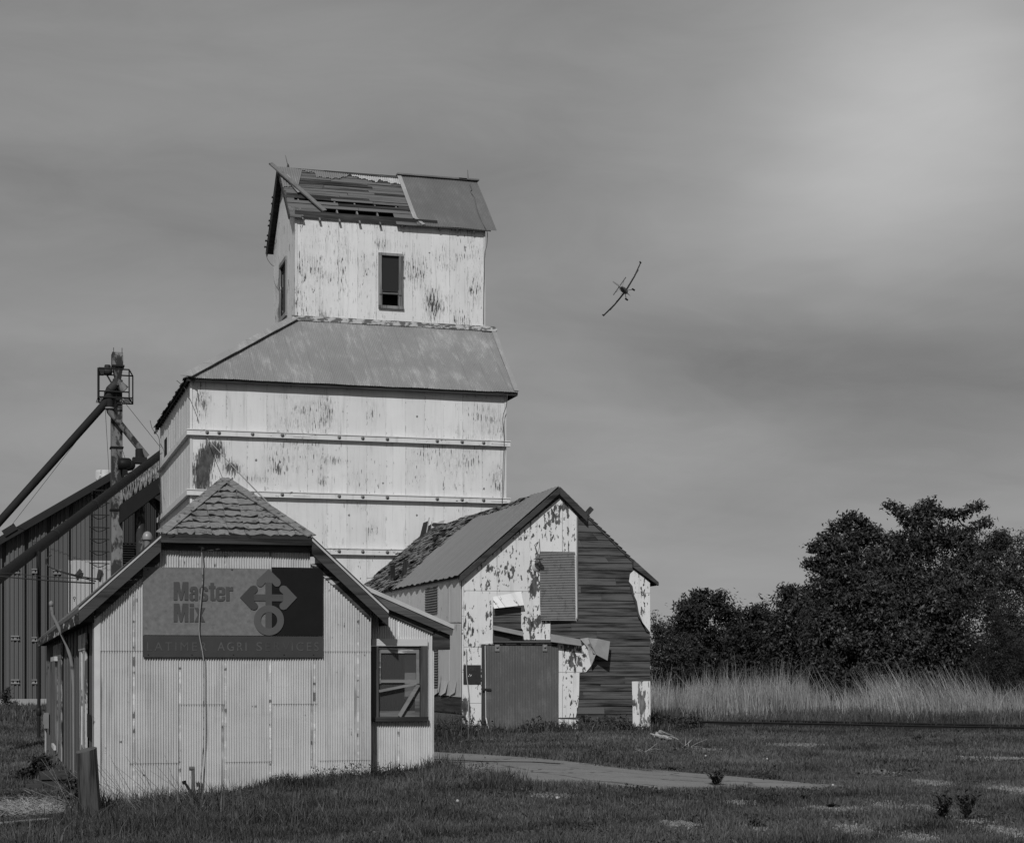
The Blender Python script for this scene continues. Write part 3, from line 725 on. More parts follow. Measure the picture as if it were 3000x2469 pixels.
# small eye bolt on the rake, letter-like hook
eb = M(); q = PY(218, 1762, RY+.1); eb.tube([q, q+Vector((0, 0, .035))], .005, 6)
eb.tube([q+Vector((.014*math.sin(t), 0, .05-.014*math.cos(t))) for t in np.linspace(0, 6.28, 13)], .005, 6, caps=False)
tag(eb.build('eye_bolt', plain('eye bolt', .05), base=q), 'tiny eye bolt standing on the left rake of the office roof', 'bolt')
# roof vent
vt = M(); q = PD(1040/1*0+433, 1610, 26.5)
q = Vector((XC-.90, PX(432, 1600, XC-.90).y, 0)); q.z = roofz(q.x)
vtt = thing('roof_vent', tuple(q), 'domed metal vent pipe on the left roof slope of the office', 'vent')
D_ = toXD(q.x, q.y)[1]; topz = ZE+(HZ-1556)*D_/F
v_ = M(); v_.lathe((q.x, q.y, 0), [(.048, q.z-.1), (.048, topz-.12)], 14); v_.build('pipe', plain('vent pipe', .16, .5), vtt)
v_ = M(); R_ = .078; v_.lathe((q.x, q.y, topz-.10), [(R_*.95, -.03), (R_, 0)]+[(R_*math.cos(t), .10*math.sin(t)) for t in np.linspace(.15, 1.57, 7)], 18)
v_.build('dome', plain('vent dome', .24, .4, .1, spec=.6), vtt)
# ------------------------------------------------------------ grain elevator
YT = 57.0
TL = PY(558, 1200, YT).x; TR = PY(1481, 1300, YT).x
YTB = PX(470, 1300, TL).y
elev = thing('grain_elevator', ((TL+TR)/2, YT, 0), 'tall white corrugated grain elevator with a narrower cupola and broken roof', 'grain elevator')
def sp(px, py, rx, rz, a, y=YT):
    a = a*(1.75 if px < 700 and y == YT and py > 1250 else .8)
    c = PY(px, py, y); return (tuple(c), (rx*57/F*1.35, 3.0, rz*57/F*1.35), a)
SP = [sp(590, 1390, 34, 75, .24), sp(610, 1330, 26, 50, .18), sp(640, 1320, 26, 34, .18), sp(680, 1370, 34, 26, .16), sp(745, 1400, 50, 22, .15), sp(590, 1180, 30, 75, .15), sp(960, 1200, 30, 60, .11),
      sp(1090, 1200, 30, 60, .12), sp(1090, 1550, 26, 36, .16), sp(1060, 1480, 60, 26, .10), sp(1455, 1400, 26, 60, .16), sp(1430, 1230, 60, 50, .10), sp(820, 1370, 40, 30, .12), sp(945, 1400, 18, 50, .12), sp(980, 1350, 50, 16, .1)]
W_TOW = peel('elevator white corrugated paint', base=.60, under=.055, pitch=.034, fs=(30, 2.6), seamdark=.28, nails=2.6, nr=.04, patch=.45, pa=.42, thr=.672, edge=.06, spots=SP, crest=.05, stain=.6, tone=.10, seam=.66, drip=.16, dots=.35)
EZL = PY(548, 1103, YT-.27).z                    # eave height
walls = M()
def zt(px): return EZL
b_top = EZL-.02
bands = []
for p0, p1 in ((1272, 1291), (1444, 1463), (1604, 1625)):
    bands.append((PY(1000, p1-1, YT-.1).z, PY(1000, p0+2, YT-.1).z))
zc = [-1.0]+[(a+b)/2 for a, b in bands[::-1]]+[b_top]
for i in range(len(zc)-1):
    off = (.012, .0)[i % 2]
    walls.corr(lambda a, b, d, off=off: (a, YT-d-off, b), TL, TR, zc[i], zc[i+1], pitch=.034, spp=5, amp=.0045, rows=4, wob=.006, r=.3)
walls.build('front_wall', W_TOW, elev)
W_TOS = peel('elevator side paint', base=.60, under=.18, fs=(7, 1.2), patch=.4, pa=.5, thr=.66, edge=.03, crest=0, tone=.10, seam=1.2, drip=.25, dots=.3)
sw_ = M()
for i in range(len(zc)-1): sw_.box(TL, TL+.1, YT+.02, YTB, zc[i], zc[i+1]-.004)
yy = YT+.8
while yy < YTB: sw_.box(TL-.004, TL, yy, yy+.012, -1, b_top-.05); yy += .92
sw_.build('side_wall', W_TOS, elev)
sw_ = M(); sw_.box(TR-.1, TR, YT+.02, YTB, -1, b_top); sw_.build('side_wall', W_TOS, elev)
sw_ = M(); sw_.box(TL, TR, YTB, YTB+.1, -1, b_top); sw_.build('back_wall', W_TOS, elev)
ct = M(); 
for i in range(3, -1, -1):
    z0 = zc[i] if i else -1
    ct.box(TL-.02, TL+.05, YT-.03, YT+.03, z0, zc[i+1])
    ct.box(TR-.04, TR+.02, YT-.03, YT+.03, z0, zc[i+1])
ct.build_each('corner_trim', plain('painted corner tin', .55, .6, .15, 3, rust=.16, thr=.66, stretch=(1, 1, .3)), elev)
# girt bands
BANDM = peel('painted girts', base=.58, under=.10, fs=(5, 7), patch=.9, pa=.5, thr=.66, edge=.03, crest=0, seam=0, tone=.12)
for bi, (z0, z1) in enumerate(bands):
    g = M(); pr = .13
    g.box(TL-pr, TR+pr, YT-pr-.02, YT-.02, z0, z1); g.box(TL-pr, TL-.001, YT-.0195, YTB+.1, z0, z1)
    g.box(TL-pr-.01, TR+pr+.01, YT-pr-.045, YT-pr-.0205, z1-.02, z1+.012)
    x = TR-1.9+.2*bi; 
    for xx in (TL+3.3, TR-.05-.5): g.box(xx, xx+.55, YT-pr-.032, YT-pr-.0205, z0+.06, z0+.11)
    gb_ = g.build('girt_band', BANDM, elev)
    wsh = M()
    for px in (607, 642, 740, 827, 994, 1063, 1135, 1281, 1354, 1417):
        c = PY(px, 1290, YT-pr-.025); c.z = (z0+z1)/2
        wsh.lathe(c, [(0, -.05), (.022, -.05), (.022, -.012), (.058, -.010), (.062, .0), (.062, .01)], 10, 'y')
    wsh.build('bolts', plain('bolt washers %d' % bi, .16, .6, .5, 9), gb_)
# lower hip roof
OH = .27
YC = 60.0
ER = PY(1518, 1146, YT-OH).x; EL = PY(546, 1099, YT-OH).x
CL = PY(865, 935, YC).x; CR = PY(1419, 960, YC).x; YCB = PX(802, 900, CL).y
ZR = PY(1000, 945, YC).z                         # where the roof meets the cupola
EB = YTB+.6
RX = PY(1449, 973, YC).x
e0, e1, e2, e3 = (EL, YT-OH, EZL), (ER, YT-OH, EZL), (ER, EB, EZL), (EL, EB, EZL)
r0, r1, r2, r3 = (CL-.12, YC-.02, ZR), (RX, YC-.02, ZR), (RX, YCB+.1, ZR), (CL-.12, YCB+.1, ZR)
TIN = None
def roofmetal(name, base, streak=.25, pitch=.085, axis='x', rough=.5, light=.45, sp_=()):
    m, nt, b = mat(name, rough, 0, .4)
    p = nt.pos(); x, y, z = nt.xyz(p)
    u, v = (x, y) if axis == 'x' else (y, x)
    lean = .0
    n1 = nt.noise(nt.comb(nt.mul(nt.add(u, nt.mul(z, .10)), 5.5), nt.mul(z, 1.5), 0.0), 1.0, 6, .72)
    n2 = nt.noise(nt.comb(nt.mul(u, .7), nt.mul(z, .8), 4.0), 1.0, 4, .6)
    n3 = nt.noise(p, 26, 3, .7)
    f = nt.sm(nt.add(nt.add(n1, nt.mul(nt.add(n2, -.5), .6)), nt.mul(nt.add(n3, -.5), .5)), .47, .85)
    c = nt.mix(f, nt.mul(nt.add(nt.mul(nt.add(n2, -.5), .5), 1.0), base), light)
    s_ = nt.m('FRACT', nt.m('DIVIDE', u, .66))
    c = nt.mul(c, nt.m('SUBTRACT', 1.0, nt.mul(nt.m('LESS_THAN', s_, .02), .22)))
    dn = nt.sm(nt.noise(p, 14, 3, .6), .70, .73); c = nt.mix(dn, c, .07)
    nt.put(b.inputs['Base Color'], c); return m
SK = roofmetal('weathered roof tin', .20, light=.36)
def sheetroof(mb, a, b_, c, d, pitch=.06, amp=.009, spp=5, jag=0):
    """corrugated roof plane: a-b lower edge, d-c upper edge; ribs run up the slope"""
    a, b_, c, d = map(Vector, (a, b_, c, d)); dn = (b_-a); ax_ = dn.normalized(); up = (d-a)-(d-a).dot(ax_)*ax_
    H = up.length; up.normalize(); n_ = ax_.cross(up)
    if n_.z < 0: n_ = -n_
    L = dn.length; s0 = (d-a).dot(ax_); s1 = (c-a).dot(ax_)
    def top(s):
        if s < s0: return H*s/s0 if s0 > 0 else H
        if s > s1: return H*(L-s)/(L-s1) if L > s1 else H
        return H
    lo = (lambda s: -.03-jag*random.random()) if jag else (lambda s: 0.0)
    mb.corr(lambda s, h, dd: a+ax_*s+up*h+n_*dd, 0, L, lo, top, pitch=pitch, amp=amp, spp=spp, rows=3, wob=.012)
hr = M(); sheetroof(hr, e0, e1, r1, r0, jag=.03); hr.build('hip_roof_front', SK, elev)
hr = M()
for q in ((e1, e2, r2, r1), (e2, e3, r3, r2), (e3, e0, r0, r3)): hr.quad(*q, .4)
# left slope with a slightly ragged edge
hr.build('hip_roof_sides', roofmetal('side roof tin', .17, axis='y'), elev)
rd = M()    # deck boards under the tin
def down(p, k): return (p[0], p[1], p[2]-k)
for q in ((e0, e1, r1, r0), (e1, e2, r2, r1), (e3, e0, r0, r3)):
    rd.quad(*[down(p, .07) for p in q], .5)
rd.box(EL+.01, ER-.01, YT-OH+.02, YT-OH+.05, EZL-.13, EZL-.03); rd.box(EL+.01, EL+.05, YT-OH+.06, EB, EZL-.15, EZL-.03)
rd.box(ER-.05, ER-.01, YT-OH+.06, EB, EZL-.13, EZL-.03)
for k in range(22): rd.box(EL+.06, TL, YT+.1+k*.6, YT+.16+k*.6, EZL-.16, EZL-.06)
rd.build('roof_deck', wood('old roof boards', .02, .06, 'x'), elev)
rg = M()
k = 26
for i in range(k):                               # ragged lower edge along the left side
    y0 = YT-OH+i*(EB-YT+OH)/k; L_ = (EB-YT+OH)/k
    rg.poly([(EL-.03-random.random()*.09, y0, EZL-.05-random.random()*.07), (EL-.02-random.random()*.09, y0+L_, EZL-.05-random.random()*.07), (EL+.06, y0+L_, EZL+.03), (EL+.06, y0, EZL+.03)], (0, 0, -.03))
rg.build('ragged_eave', plain('curled dark tin', .045, .7, .4), elev)
hc = M(); nn = Vector((-.35, -.5, .8)).normalized()
p, q = Vector(e0), Vector(r0)
for i in range(5): hc.bar(p.lerp(q, i/5)+nn*(.03+.008*(i % 2)), p.lerp(q, (i+1.06)/5)+nn*(.03+.008*(i % 2)), .46, .02, up=nn)
hc.bar(Vector(e1)+Vector((-.06, -.02, .03)), Vector(r1)+Vector((-.06, -.02, .03)), .16, .02, up=(0, -.6, .8))
hc.build_each('hip_cap', roofmetal('hip cap tin', .25, light=.42), elev)
fs_ = M(); fs_.box(CL-.12, RX+.02, YC-.09, YC-.015, ZR-.02, ZR+.15); fs_.box(RX-.5, RX+.05, YC-.15, YC+.1, ZR-.03, ZR+.06)
fs_.build('flashing', plain('flaking flashing', .42, .7, .4, 5, rust=.12, thr=.47, stretch=(1, 1, 2)), elev)

# cupola
CZ = PY(1455, 678, YC-.18).z; RZ = PY(1398, 536, YC+2.35).z
YR = (YC+YCB)/2
RZ = PY(1300, 527, YR).z
SPC = [sp(950, 930, 30, 45, .17, YC), sp(1010, 735, 40, 60, .10, YC), sp(1065, 770, 30, 60, .11, YC), sp(1265, 890, 36, 60, .26, YC), sp(1305, 760, 45, 60, .13, YC), sp(1120, 715, 30, 24, .20, YC),
       sp(1225, 790, 34, 60, .12, YC), sp(1390, 850, 30, 70, .13, YC), sp(955, 815, 34, 30, .12, YC), sp(890, 660, 60, 20, .08, YC), sp(1000, 800, 26, 50, .12, YC)]
W_CUP = peel('cupola white corrugated paint', base=.61, under=.055, pitch=.034, fs=(28, 2.8), seamdark=.3, dots=.35, nails=2.2, nr=.045, patch=.7, pa=.50, thr=.585, edge=.06, spots=SPC, crest=.05, stain=.5, tone=.11, drip=.18, seam=.66)
cw = M()
f_ = lambda a, b, d: (a, YC-d, b)
wz0, wz1 = PY(1145, 905, YC).z, PY(1145, 745, YC).z; wx0, wx1 = PY(1110, 800, YC).x, PY(1180, 800, YC).x
ctop = CZ+.08
cw.corr(f_, CL, wx0, ZR-.1, ctop, rows=4, wob=.008, r=.4, amp=.0045, pitch=.034, spp=5); cw.corr(f_, wx1, CR, ZR-.1, ctop, rows=4, wob=.008, r=.4, amp=.0045, pitch=.034, spp=5)
cw.corr(f_, wx0, wx1, ZR-.1, wz0, rows=1, r=.4, amp=.0045, pitch=.034, spp=5); cw.corr(f_, wx0, wx1, wz1, ctop, rows=1, r=.4, amp=.0045, pitch=.034, spp=5)
cw.build('cupola_front_wall', W_CUP, elev)
W_CS = peel('cupola side paint', base=.60, under=.12, fs=(8, 1.8), patch=.8, pa=.7, thr=.62, edge=.03, crest=0, tone=.12, seam=.5, drip=.2, spots=[((CL, YC+3.2, ZR+1.2), (1, 1.6, 2.2), .2)])
def gz_c(y): return CZ-.07+(RZ-CZ)*(1-abs(y-YR)/(YR-YC+.18))
cs = M()
cy0 = PX(840, 900, CL).y; cy1 = PX(824, 900, CL).y; cz0, cz1 = PX(832, 925, CL).z, PX(832, 775, CL).z
def side_c(y0, y1, z0f, z1f): 
    n = 8
    for i in range(n):
        a, b_ = y0+(y1-y0)*i/n, y0+(y1-y0)*(i+1)/n
        za, zb = (z1f(a), z1f(b_)) if callable(z1f) else (z1f, z1f)
        cs.poly([(CL, a, z0f), (CL, b_, z0f), (CL, b_, zb), (CL, a, za)], (.08, 0, 0), .5)
side_c(YC+.02, cy0, ZR-.3, gz_c); side_c(cy1, YCB, ZR-.3, gz_c); side_c(cy0, cy1, ZR-.3, cz0); side_c(cy0, cy1, cz1, gz_c)
cs.build('cupola_side_wall', W_CS, elev)
cs = M()
n = 10
cs.poly([(CR-.08, YC+.02, ZR-.1), (CR-.08, YCB, ZR-.1), (CR-.08, YCB, gz_c(YCB)), (CR-.08, YR, gz_c(YR)), (CR-.08, YC+.02, gz_c(YC+.02))], (.08, 0, 0), .5)
cs.box(CL+.1, CR-.1, YCB-.1, YCB, ZR-.1, CZ); cs.build('cupola_back_wall', W_CS, elev)
# corner strips
ct = M(); ct.box(CL-.015, CL+.06, YC-.03, YC+.02, ZR, ctop); ct.box(CR-.03, CR+.03, YC-.03, YC+.05, ZR+.1, CZ+.05)
ct.build_each('cupola_corner_trim', plain('cupola corner tin', .5, .6, .3, 5, rust=.10, thr=.55, stretch=(1, 1, .25)), elev)
# windows of the cupola
def Q(cx, cy, y=YC, sc=9.14, ox=1100, oy=730): return PY(ox+cx/sc, oy+cy/sc, y)
GW = wood('grey window wood', .07, .22, 'z', paint=.06)
wf = M(); rect(wf, (75, 130, 160, 1530), YC-.06, YC+.06, Q); rect(wf, (622, 150, 735, 1545), YC-.06, YC+.06, Q)
rect(wf, (75, 95, 740, 205), YC-.065, YC+.06, Q); rect(wf, (75, 1505, 745, 1625), YC-.09, YC+.06, Q)
wfo = wf.build('window_frame', GW, elev)
ws = M(); rect(ws, (160, 1150, 622, 1215), YC+.0, YC+.03, Q); rect(ws, (160, 1075, 188, 1505), YC-.01, YC+.03, Q); rect(ws, (605, 1105, 622, 1515), YC-.01, YC+.03, Q)
ws.build('sash', wood('sash grey', .06, .14, 'x'), wfo)
wp = M(); rect(wp, (160, 205, 622, 1150), YC+.035, YC+.04, Q); wp.build('pane', mat('dark glass', .15, spec=.5)[0], wfo)
bpy.data.materials['dark glass'].node_tree.nodes['Principled BSDF'].inputs['Base Color'].default_value = (.018, .018, .018, 1)
wi = M(); rect(wi, (100, 160, 700, 1560), YC+.5, YC+.55, Q); wi.build('dark_room', plain('dark interior', .012), wfo)
wl2 = M(); 
wl2.box(CL-.06, CL+.05, cy1-.0, cy1+.14, cz0, cz1); wl2.box(CL-.06, CL+.05, cy0-.14, cy0, cz0, cz1)
wl2.box(CL-.07, CL+.05, cy0-.14, cy1+.14, cz1, cz1+.14); wl2.box(CL-.07, CL+.05, cy0-.14, cy1+.14, cz0-.14, cz0)
wo2 = wl2.build('side_window_frame', GW, elev)
wi = M(); wi.box(CL+.06, CL+.07, cy0, cy1, cz0, cz1); wi.build('pane', plain('side window board', .05), wo2)
br = M(); a, b_ = Q(105, 1200, YC-.08), Q(700, 1235, YC-.08); br.tube([a, b_], .008, 5); br.build('wire', plain('window wire', .03), wfo)

# cupola roof: gable, ridge along x
FE = YC-.18; sl_len = math.hypot(YR-FE, RZ-CZ)
XRL = PY(812, 486, YR).x; XRR = PY(1398, 536, YR).x; XER = PY(1455, 678, FE).x
XEL = PY(858, 640, FE).x; XE_ = (XRR+XER)/2
rn = Vector((0, -(RZ-CZ), YR-FE)).normalized(); ru = Vector((0, YR-FE, RZ-CZ)).normalized()
def RP(x, t, lift=0): return Vector((x, FE, CZ))+ru*(t*sl_len)+rn*lift
def RPX(px, py, lift=0):
    """pixel -> (x, t) on the front slope"""
    d = ray(px, py); n_ = rn; p0 = Vector((0, FE, CZ))+rn*lift; o = Vector((0, 0, ZE))
    t = (p0-o).dot(n_)/d.dot(n_); q = o+d*t; return q.x, (q-Vector((q.x, FE, CZ))).dot(ru)/sl_len
BRD = wood('bare roof boards', .018, .12, 'x', gs=.9, tint=1.0)
rb = M()
XB0 = RPX(835, 610)[0]; XB1 = RPX(1235, 650)[0]
def leftx(t): return CL-.22
RX0 = CL-.05
rx_ = [PY(px, 650, YC).x for px in (885, 935, 993, 1052, 1112, 1175)]
raft = M()
tg2 = RPX(1050, 617)[1]; tg1b = RPX(1050, 600)[1]; tg1t = RPX(1050, 594)[1]
ROWS = [(-.01, tg2*.5, 1), (tg2*.5, tg2, 1), (tg2, (tg2+tg1b)/2, 0), ((tg2+tg1b)/2, tg1b, 0), (tg1b, tg1t, 2)]
NB = 14
ROWS += [(tg1t+(1-tg1t)*k/NB, tg1t+(1-tg1t)*(k+1)/NB, 0) for k in range(NB)]
for i, (t0, t1, kind) in enumerate(ROWS):
    t1 -= .004; x0 = leftx(t0)+random.uniform(-.05, .08); x1 = CR+.2
    if kind == 0: segs = [(x0, x1)]
    elif kind == 1: segs = [(leftx(0)+.0, leftx(0)+.42+.9*(i == 1)), (XB1-.95, x1)]
    else: segs = [(x0, RPX(862, 580)[0]), (RPX(1166, 602)[0], x1)]
    for s0, s1 in segs:
        x = s0
        while x < s1-.02:
            L_ = min(s1-x, random.uniform(1.4, 3.4)); lift = random.uniform(-.004, .014); sag = random.uniform(-.014, .014); wob_ = random.uniform(-.004, .004)
            a, b_, c, d = RP(x, t0+wob_, lift), RP(x+L_-.012, t0, lift+sag), RP(x+L_-.012, t1, lift+sag*.5), RP(x, t1+wob_, lift)
            rb.poly([a, b_, c, d], rn*-.024)
            x += L_
# warped loose board at the lower edge
pts = [RPX(px, py, .03) for px, py in ((1065, 605), (1130, 622), (1172, 620), (1172, 632), (1120, 634), (1065, 615))]
rb.build('roof_boards', BRD, elev)
bs_ = M()
for x in rx_+[XB1+k*.62 for k in range(1, 4)]:
    bs_.bar(RP(x, -.012, -.085), RP(x, .98, -.085), .05, .10, up=rn)
bs_.build_each('rafter', wood('rafter wood', .08, .17, 'y'), elev)
cv = M(); cv.box(CL-.02, XB1+.55, YC-.06, YC-.032, PY(1020, 648, YC-.05).z, PY(1020, 627, YC-.05).z, .2)
cv.build('fascia_board', wood('dark fascia', .025, .085, 'x', tint=1), elev)
# back slope and under-deck
bk_ = M(); bz = CZ
BE = YCB+.30
bk_.poly([(CL-.26, YR, RZ-.02), (XE_, YR, RZ-.02), (XE_, BE, CZ-.02), (CL-.26, BE, CZ-.02)], (0, 0, -.05), .2)
for k in range(8):
    t = .3+.68*k/8+random.random()*.05; z = RZ+(CZ-RZ)*t; y = YR+(BE-YR)*t
    bk_.box(CL-.28-random.random()*(.03 if k < 6 else .10), CL-.15, y, y+.14, z-.12, z-.08)
bk_.build('back_slope', wood('back slope boards', .015, .045, 'x'), elev)
gb2 = M(); gb2.bar((CL-.22, FE+.1, CZ+.0), (CL-.22, YR, RZ-.10), .04, .18, up=(0, -.7, .7)); gb2.bar((CL-.22, BE, CZ-.1), (CL-.22, YR, RZ-.12), .04, .20, up=(0, .7, .7))
gb2.build_each('gable_board', wood('gable boards', .02, .06, 'y'), elev)
# tin on the right part
TINR = roofmetal('dark cupola tin', .115, light=.16)
mt_ = M()
bl = RPX(1235, 652, .03); tl = RPX(1166, 520, .03)
A_, B_, C_, D_ = RP(bl[0], -.02, .03), RP(XER, 0, .03), RP(XRR, 1, .03), RP(tl[0], 1.0, .03)
xr0 = (XER+XRR)/2
sheetroof(mt_, RP(tl[0]+.12, -.005, .035), RP(xr0, -.005, .035), RP(xr0, 1.0, .035), RP(tl[0]+.12, 1.0, .035), pitch=.06)
mt_.build('roof_tin', TINR, elev)
te = M(); te.bar(RP(tl[0]+.06, 1.0, .05), RP(tl[0]+.12, .12, .05), .15, .012, up=rn, r=.8); te.bar(RP(tl[0]+.12, .14, .05), RP(tl[0]+.36, .0, .06), .12, .012, up=rn, r=.5)

te.build('tin_edge', roofmetal('bright tin edge', .26, light=.42), elev)
rc = M()
for k, (a, b_) in enumerate(((tl[0]-.02, tl[0]+2.6), (tl[0]+2.3, xr0+.05))):
    rc.bar((a, YR, RZ+.06+.01*k), (b_, YR, RZ+.06+.01*k), .26, .05, up=(0, 0, 1), r=.5+.3*k)
rc.build('ridge_cap', roofmetal('ridge cap tin', .13, light=.2), elev)
# torn scraps of tin along the ridge and the left corner
sc_ = M()
def scrap(mb, up_, lo_, lift, r, pitch=.08):
    up_ = sorted(RPX(*p, lift) for p in up_); lo_ = sorted(RPX(*p, lift) for p in lo_)
    U = lambda a: min(1.015, float(np.interp(a, [q[0] for q in up_], [q[1] for q in up_]))); Lw = lambda a: float(np.interp(a, [q[0] for q in lo_], [q[1] for q in lo_]))+.012*math.sin(a*23)
    x0 = min(up_[0][0], lo_[0][0]); x1 = max(up_[-1][0], lo_[-1][0])
    mb.corr(lambda a, b, d: RP(a, b, lift+d), x0, x1, lambda a: min(Lw(a), U(a)-.002), U, pitch=pitch, amp=.013, spp=5, r=r)
scrap(sc_, [(814, 488), (850, 491), (884, 497)], [(828, 549), (876, 541), (880, 520), (884, 502)], .035, .4)
scrap(sc_, [(884, 495), (925, 501)], [(884, 500), (925, 506)], .035, .8)
scrap(sc_, [(922, 500), (960, 504), (1026, 511)], [(928, 518), (955, 521), (975, 523), (1000, 521), (1026, 512)], .035, .45)
sc_.build_each('torn_tin', roofmetal('torn tin', .16, light=.24), elev)
sc_ = M()
scrap(sc_, [(1028, 511), (1100, 518), (1170, 524)], [(1030, 514), (1060, 523), (1090, 529), (1102, 533), (1112, 527), (1130, 531), (1140, 536), (1172, 538)], .04, .9)
sc_.build('torn_bright_tin', roofmetal('torn bright tin', .34, light=.5), elev)
lt = M()
for a, b_, w in (((835, 512), (880, 565), .20),): 
    pa = RPX(*a, .07); pb = RPX(*b_, .07); lt.bar(RP(pa[0], pa[1], .07), RP(pb[0], pb[1], .09), w, .02, up=rn)
lt.build('loose_tin_strip', roofmetal('loose tin strip', .22, light=.34), elev)
ln_ = M(); ln_.quad(RP(leftx(0)+.05, .02, .0), RP(leftx(0)+.5, .02, .0), RP(leftx(0)+.45, .17, .02), RP(leftx(0)-.02, .20, .02)); ln_.build('eave_patch', wood('eave patch', .08, .2, 'z'), elev)
# plank lying across the boards
pk = M(); a = PY(793, 479, YR-.25); pb = RPX(952, 618, .11)
pk.bar(a, RP(pb[0], pb[1], .11), .16, .05, up=rn)
tag(pk.build('fallen_plank', wood('plank grey', .06, .15, 'y'), base=tuple(a)), 'long grey plank lying slantwise across the broken cupola roof', 'plank')
# lightning rods
for (px, py, bx_, lab) in ((836, 455, 844, 'left'), (1370, 498, 1372, 'right')):
    lr = M(); b0 = PY(bx_, 505, YR); b0.z = RZ+.02; t_ = PY(px, py, YR)
    lr.tube([b0, b0.lerp(t_, .5), t_], .014, 6, .006); lr.lathe(b0, [(.05, 0), (.03, .06), (.015, .1)], 8)
    tag(lr.build('lightning_rod', plain('rod metal', .05), base=b0), {'left': 'thin leaning lightning rod on the torn left end of the cupola ridge', 'right': 'thin upright lightning rod on the right end of the cupola ridge'}[lab], 'lightning rod', 'lightning rods on the cupola')
CABM = plain('dark cable', .05, .6)
def cable(name, pts, r, label, cat, m=None, n=5):
    c = M(); P_ = [Vector(p) for p in pts]; pp = []
    for i in range(len(P_)-1):
        for t in np.linspace(0, 1, 4, endpoint=False):
            p0, p1, p2, p3 = P_[max(i-1, 0)], P_[i], P_[i+1], P_[min(i+2, len(P_)-1)]
            pp.append(.5*((2*p1)+(p2-p0)*t+(2*p0-5*p1+4*p2-p3)*t*t+(3*p1-p0-3*p2+p3)*t*t*t))
    pp.append(P_[-1]); c.tube(pp, r, n); return tag(c.build(name, m or CABM, base=P_[-1]), label, cat)
pts = []
for px, py in ((1376, 540), (1382, 556), (1378, 562), (1390, 580), (1398, 615), (1412, 650), (1425, 674)):
    q = RPX(px, py, .06); pts.append(RP(q[0], q[1], .06))
for px, py in ((1428, 690), (1426, 720), (1420, 745), (1419, 800), (1417, 860), (1416, 950)): pts.append(PY(px, py, YC-.06))
cable('cable', pts, .013, 'wavy cable running down the right end of the cupola roof and wall', 'cable', plain('cupola cable', .09))
pts = [PY(px, py, YT-OH+.03) for px, py in ((1484, 1143), (1486, 1160))]+[PY(px, py, YT-.19) for px, py in ((1483, 1190), (1473, 1225), (1477, 1290), (1474, 1360), (1471, 1470), (1471, 1520))]
cable('cable', pts, .013, 'cable dangling from the right eave of the elevator down its right corner', 'cable', plain('corner cable', .09))
pts = [PX(px, py, CL-.4) for px, py in ((780, 735), (782, 755), (792, 772), (802, 780))]
cable('cable', pts, .01, 'thin loop of wire under the back left eave of the cupola', 'cable')
pts = [PX(px, py, TL-.2) for px, py in ((440, 1232), (446, 1255), (458, 1270), (466, 1285), (468, 1310), (467, 1390), (466, 1420), (470, 1440), (471, 1500), (464, 1530), (470, 1552))]
cable('cable', pts, .013, 'dark cable running down the far left corner of the elevator', 'cable')
pts = [PX(px, py, EL+.02) for px, py in ((518, 1115), (530, 1125), (550, 1148), (553, 1160))]
cable('cable', pts, .012, 'short wire curling under the left eave near the front corner of the elevator', 'cable')
a = PY(606, 1284, YT-.2); b_ = Vector((XC+.5, RIDY+2.0, 0)); b_.z = roofz(b_.x)+.0
b_ = PD(800, 1490, 28.0); b_.z -= 0
gy = M(); gy.tube([a, PD(700, 1385, 44), PD(790, 1478, 28.5), Vector((XC+.35, PX(820, 1500, XC+.35).y if False else 27.6, roofz(XC+.35)+.01))], .013, 6)
tag(gy.build('guy_wire', plain('pale guy wire', .30), base=a), 'pale taut wire from the top band of the elevator down behind the office roof', 'wire')
# ------------------------------------------------------------ driveway shed in front of the elevator
Y1 = 42.7; YSB = YT-.25
SL_, SR_ = PY(1352, 1800, Y1).x, PY(1905, 1800, Y1).x
def K(cx, cy, y=Y1): return PY(1100+cx/1.9956, 1380+cy/1.9956, y)
shed = thing('wooden_shed', ((SL_+SR_)/2, Y1, .08), 'gabled wooden driveway shed with peeling tin patches and a big corrugated door', 'shed')
OHS = .15; FY = Y1-OHS
pk_ = PY(1641, 1425, FY); lf = PY(1346, 1686, FY); rt = PY(1928, 1708, FY)
SXC = pk_.x; PZK = pk_.z; sll = (PZK-lf.z)/(SXC-lf.x); slr = (PZK-rt.z)/(rt.x-SXC)
EXL, EZS = lf.x, lf.z; EXR, EZR = rt.x, rt.z
def srz(x): return PZK-(sll*(SXC-x) if x < SXC else slr*(x-SXC))
# siding over the whole gable
SID = wood('bare clapboards', .003, .095, 'x', gs=.8, tint=.12)
sb_ = M(); z = -.4; wh = .195
while z < srz(SXC)-.25:
    zt_ = z+wh
    def lim(zz):
        l = SL_+.01; r_ = SR_-.005
        if zz > srz(l)-.12: l = SXC-(PZK-.12-zz)/sll
        if zz > srz(r_)-.07: r_ = SXC+(PZK-.07-zz)/slr
        return l, r_
    l0, r0_ = lim(z); l1, r1_ = lim(zt_)
    if r0_-l0 > .1:
        if r1_ < l1: l1 = r1_ = (l0+r0_)/2
        cuts = [0, 1]
        if random.random() < .6: cuts = [0, random.uniform(.55, .9), 1]
        for c0, c1 in zip(cuts, cuts[1:]):
            a0_, a1_ = l0+(r0_-l0)*c0, l0+(r0_-l0)*c1-.004; b0_, b1_ = l1+(r1_-l1)*c0, l1+(r1_-l1)*c1-.004
            sb_.poly([(a0_, Y1-.016, z+.010), (a1_, Y1-.016, z+.010), (b1_, Y1+.004, zt_), (b0_, Y1+.004, zt_)], (0, .03, 0))
    z += wh
sb_.build('clapboard_wall', SID, shed)
sv = M()
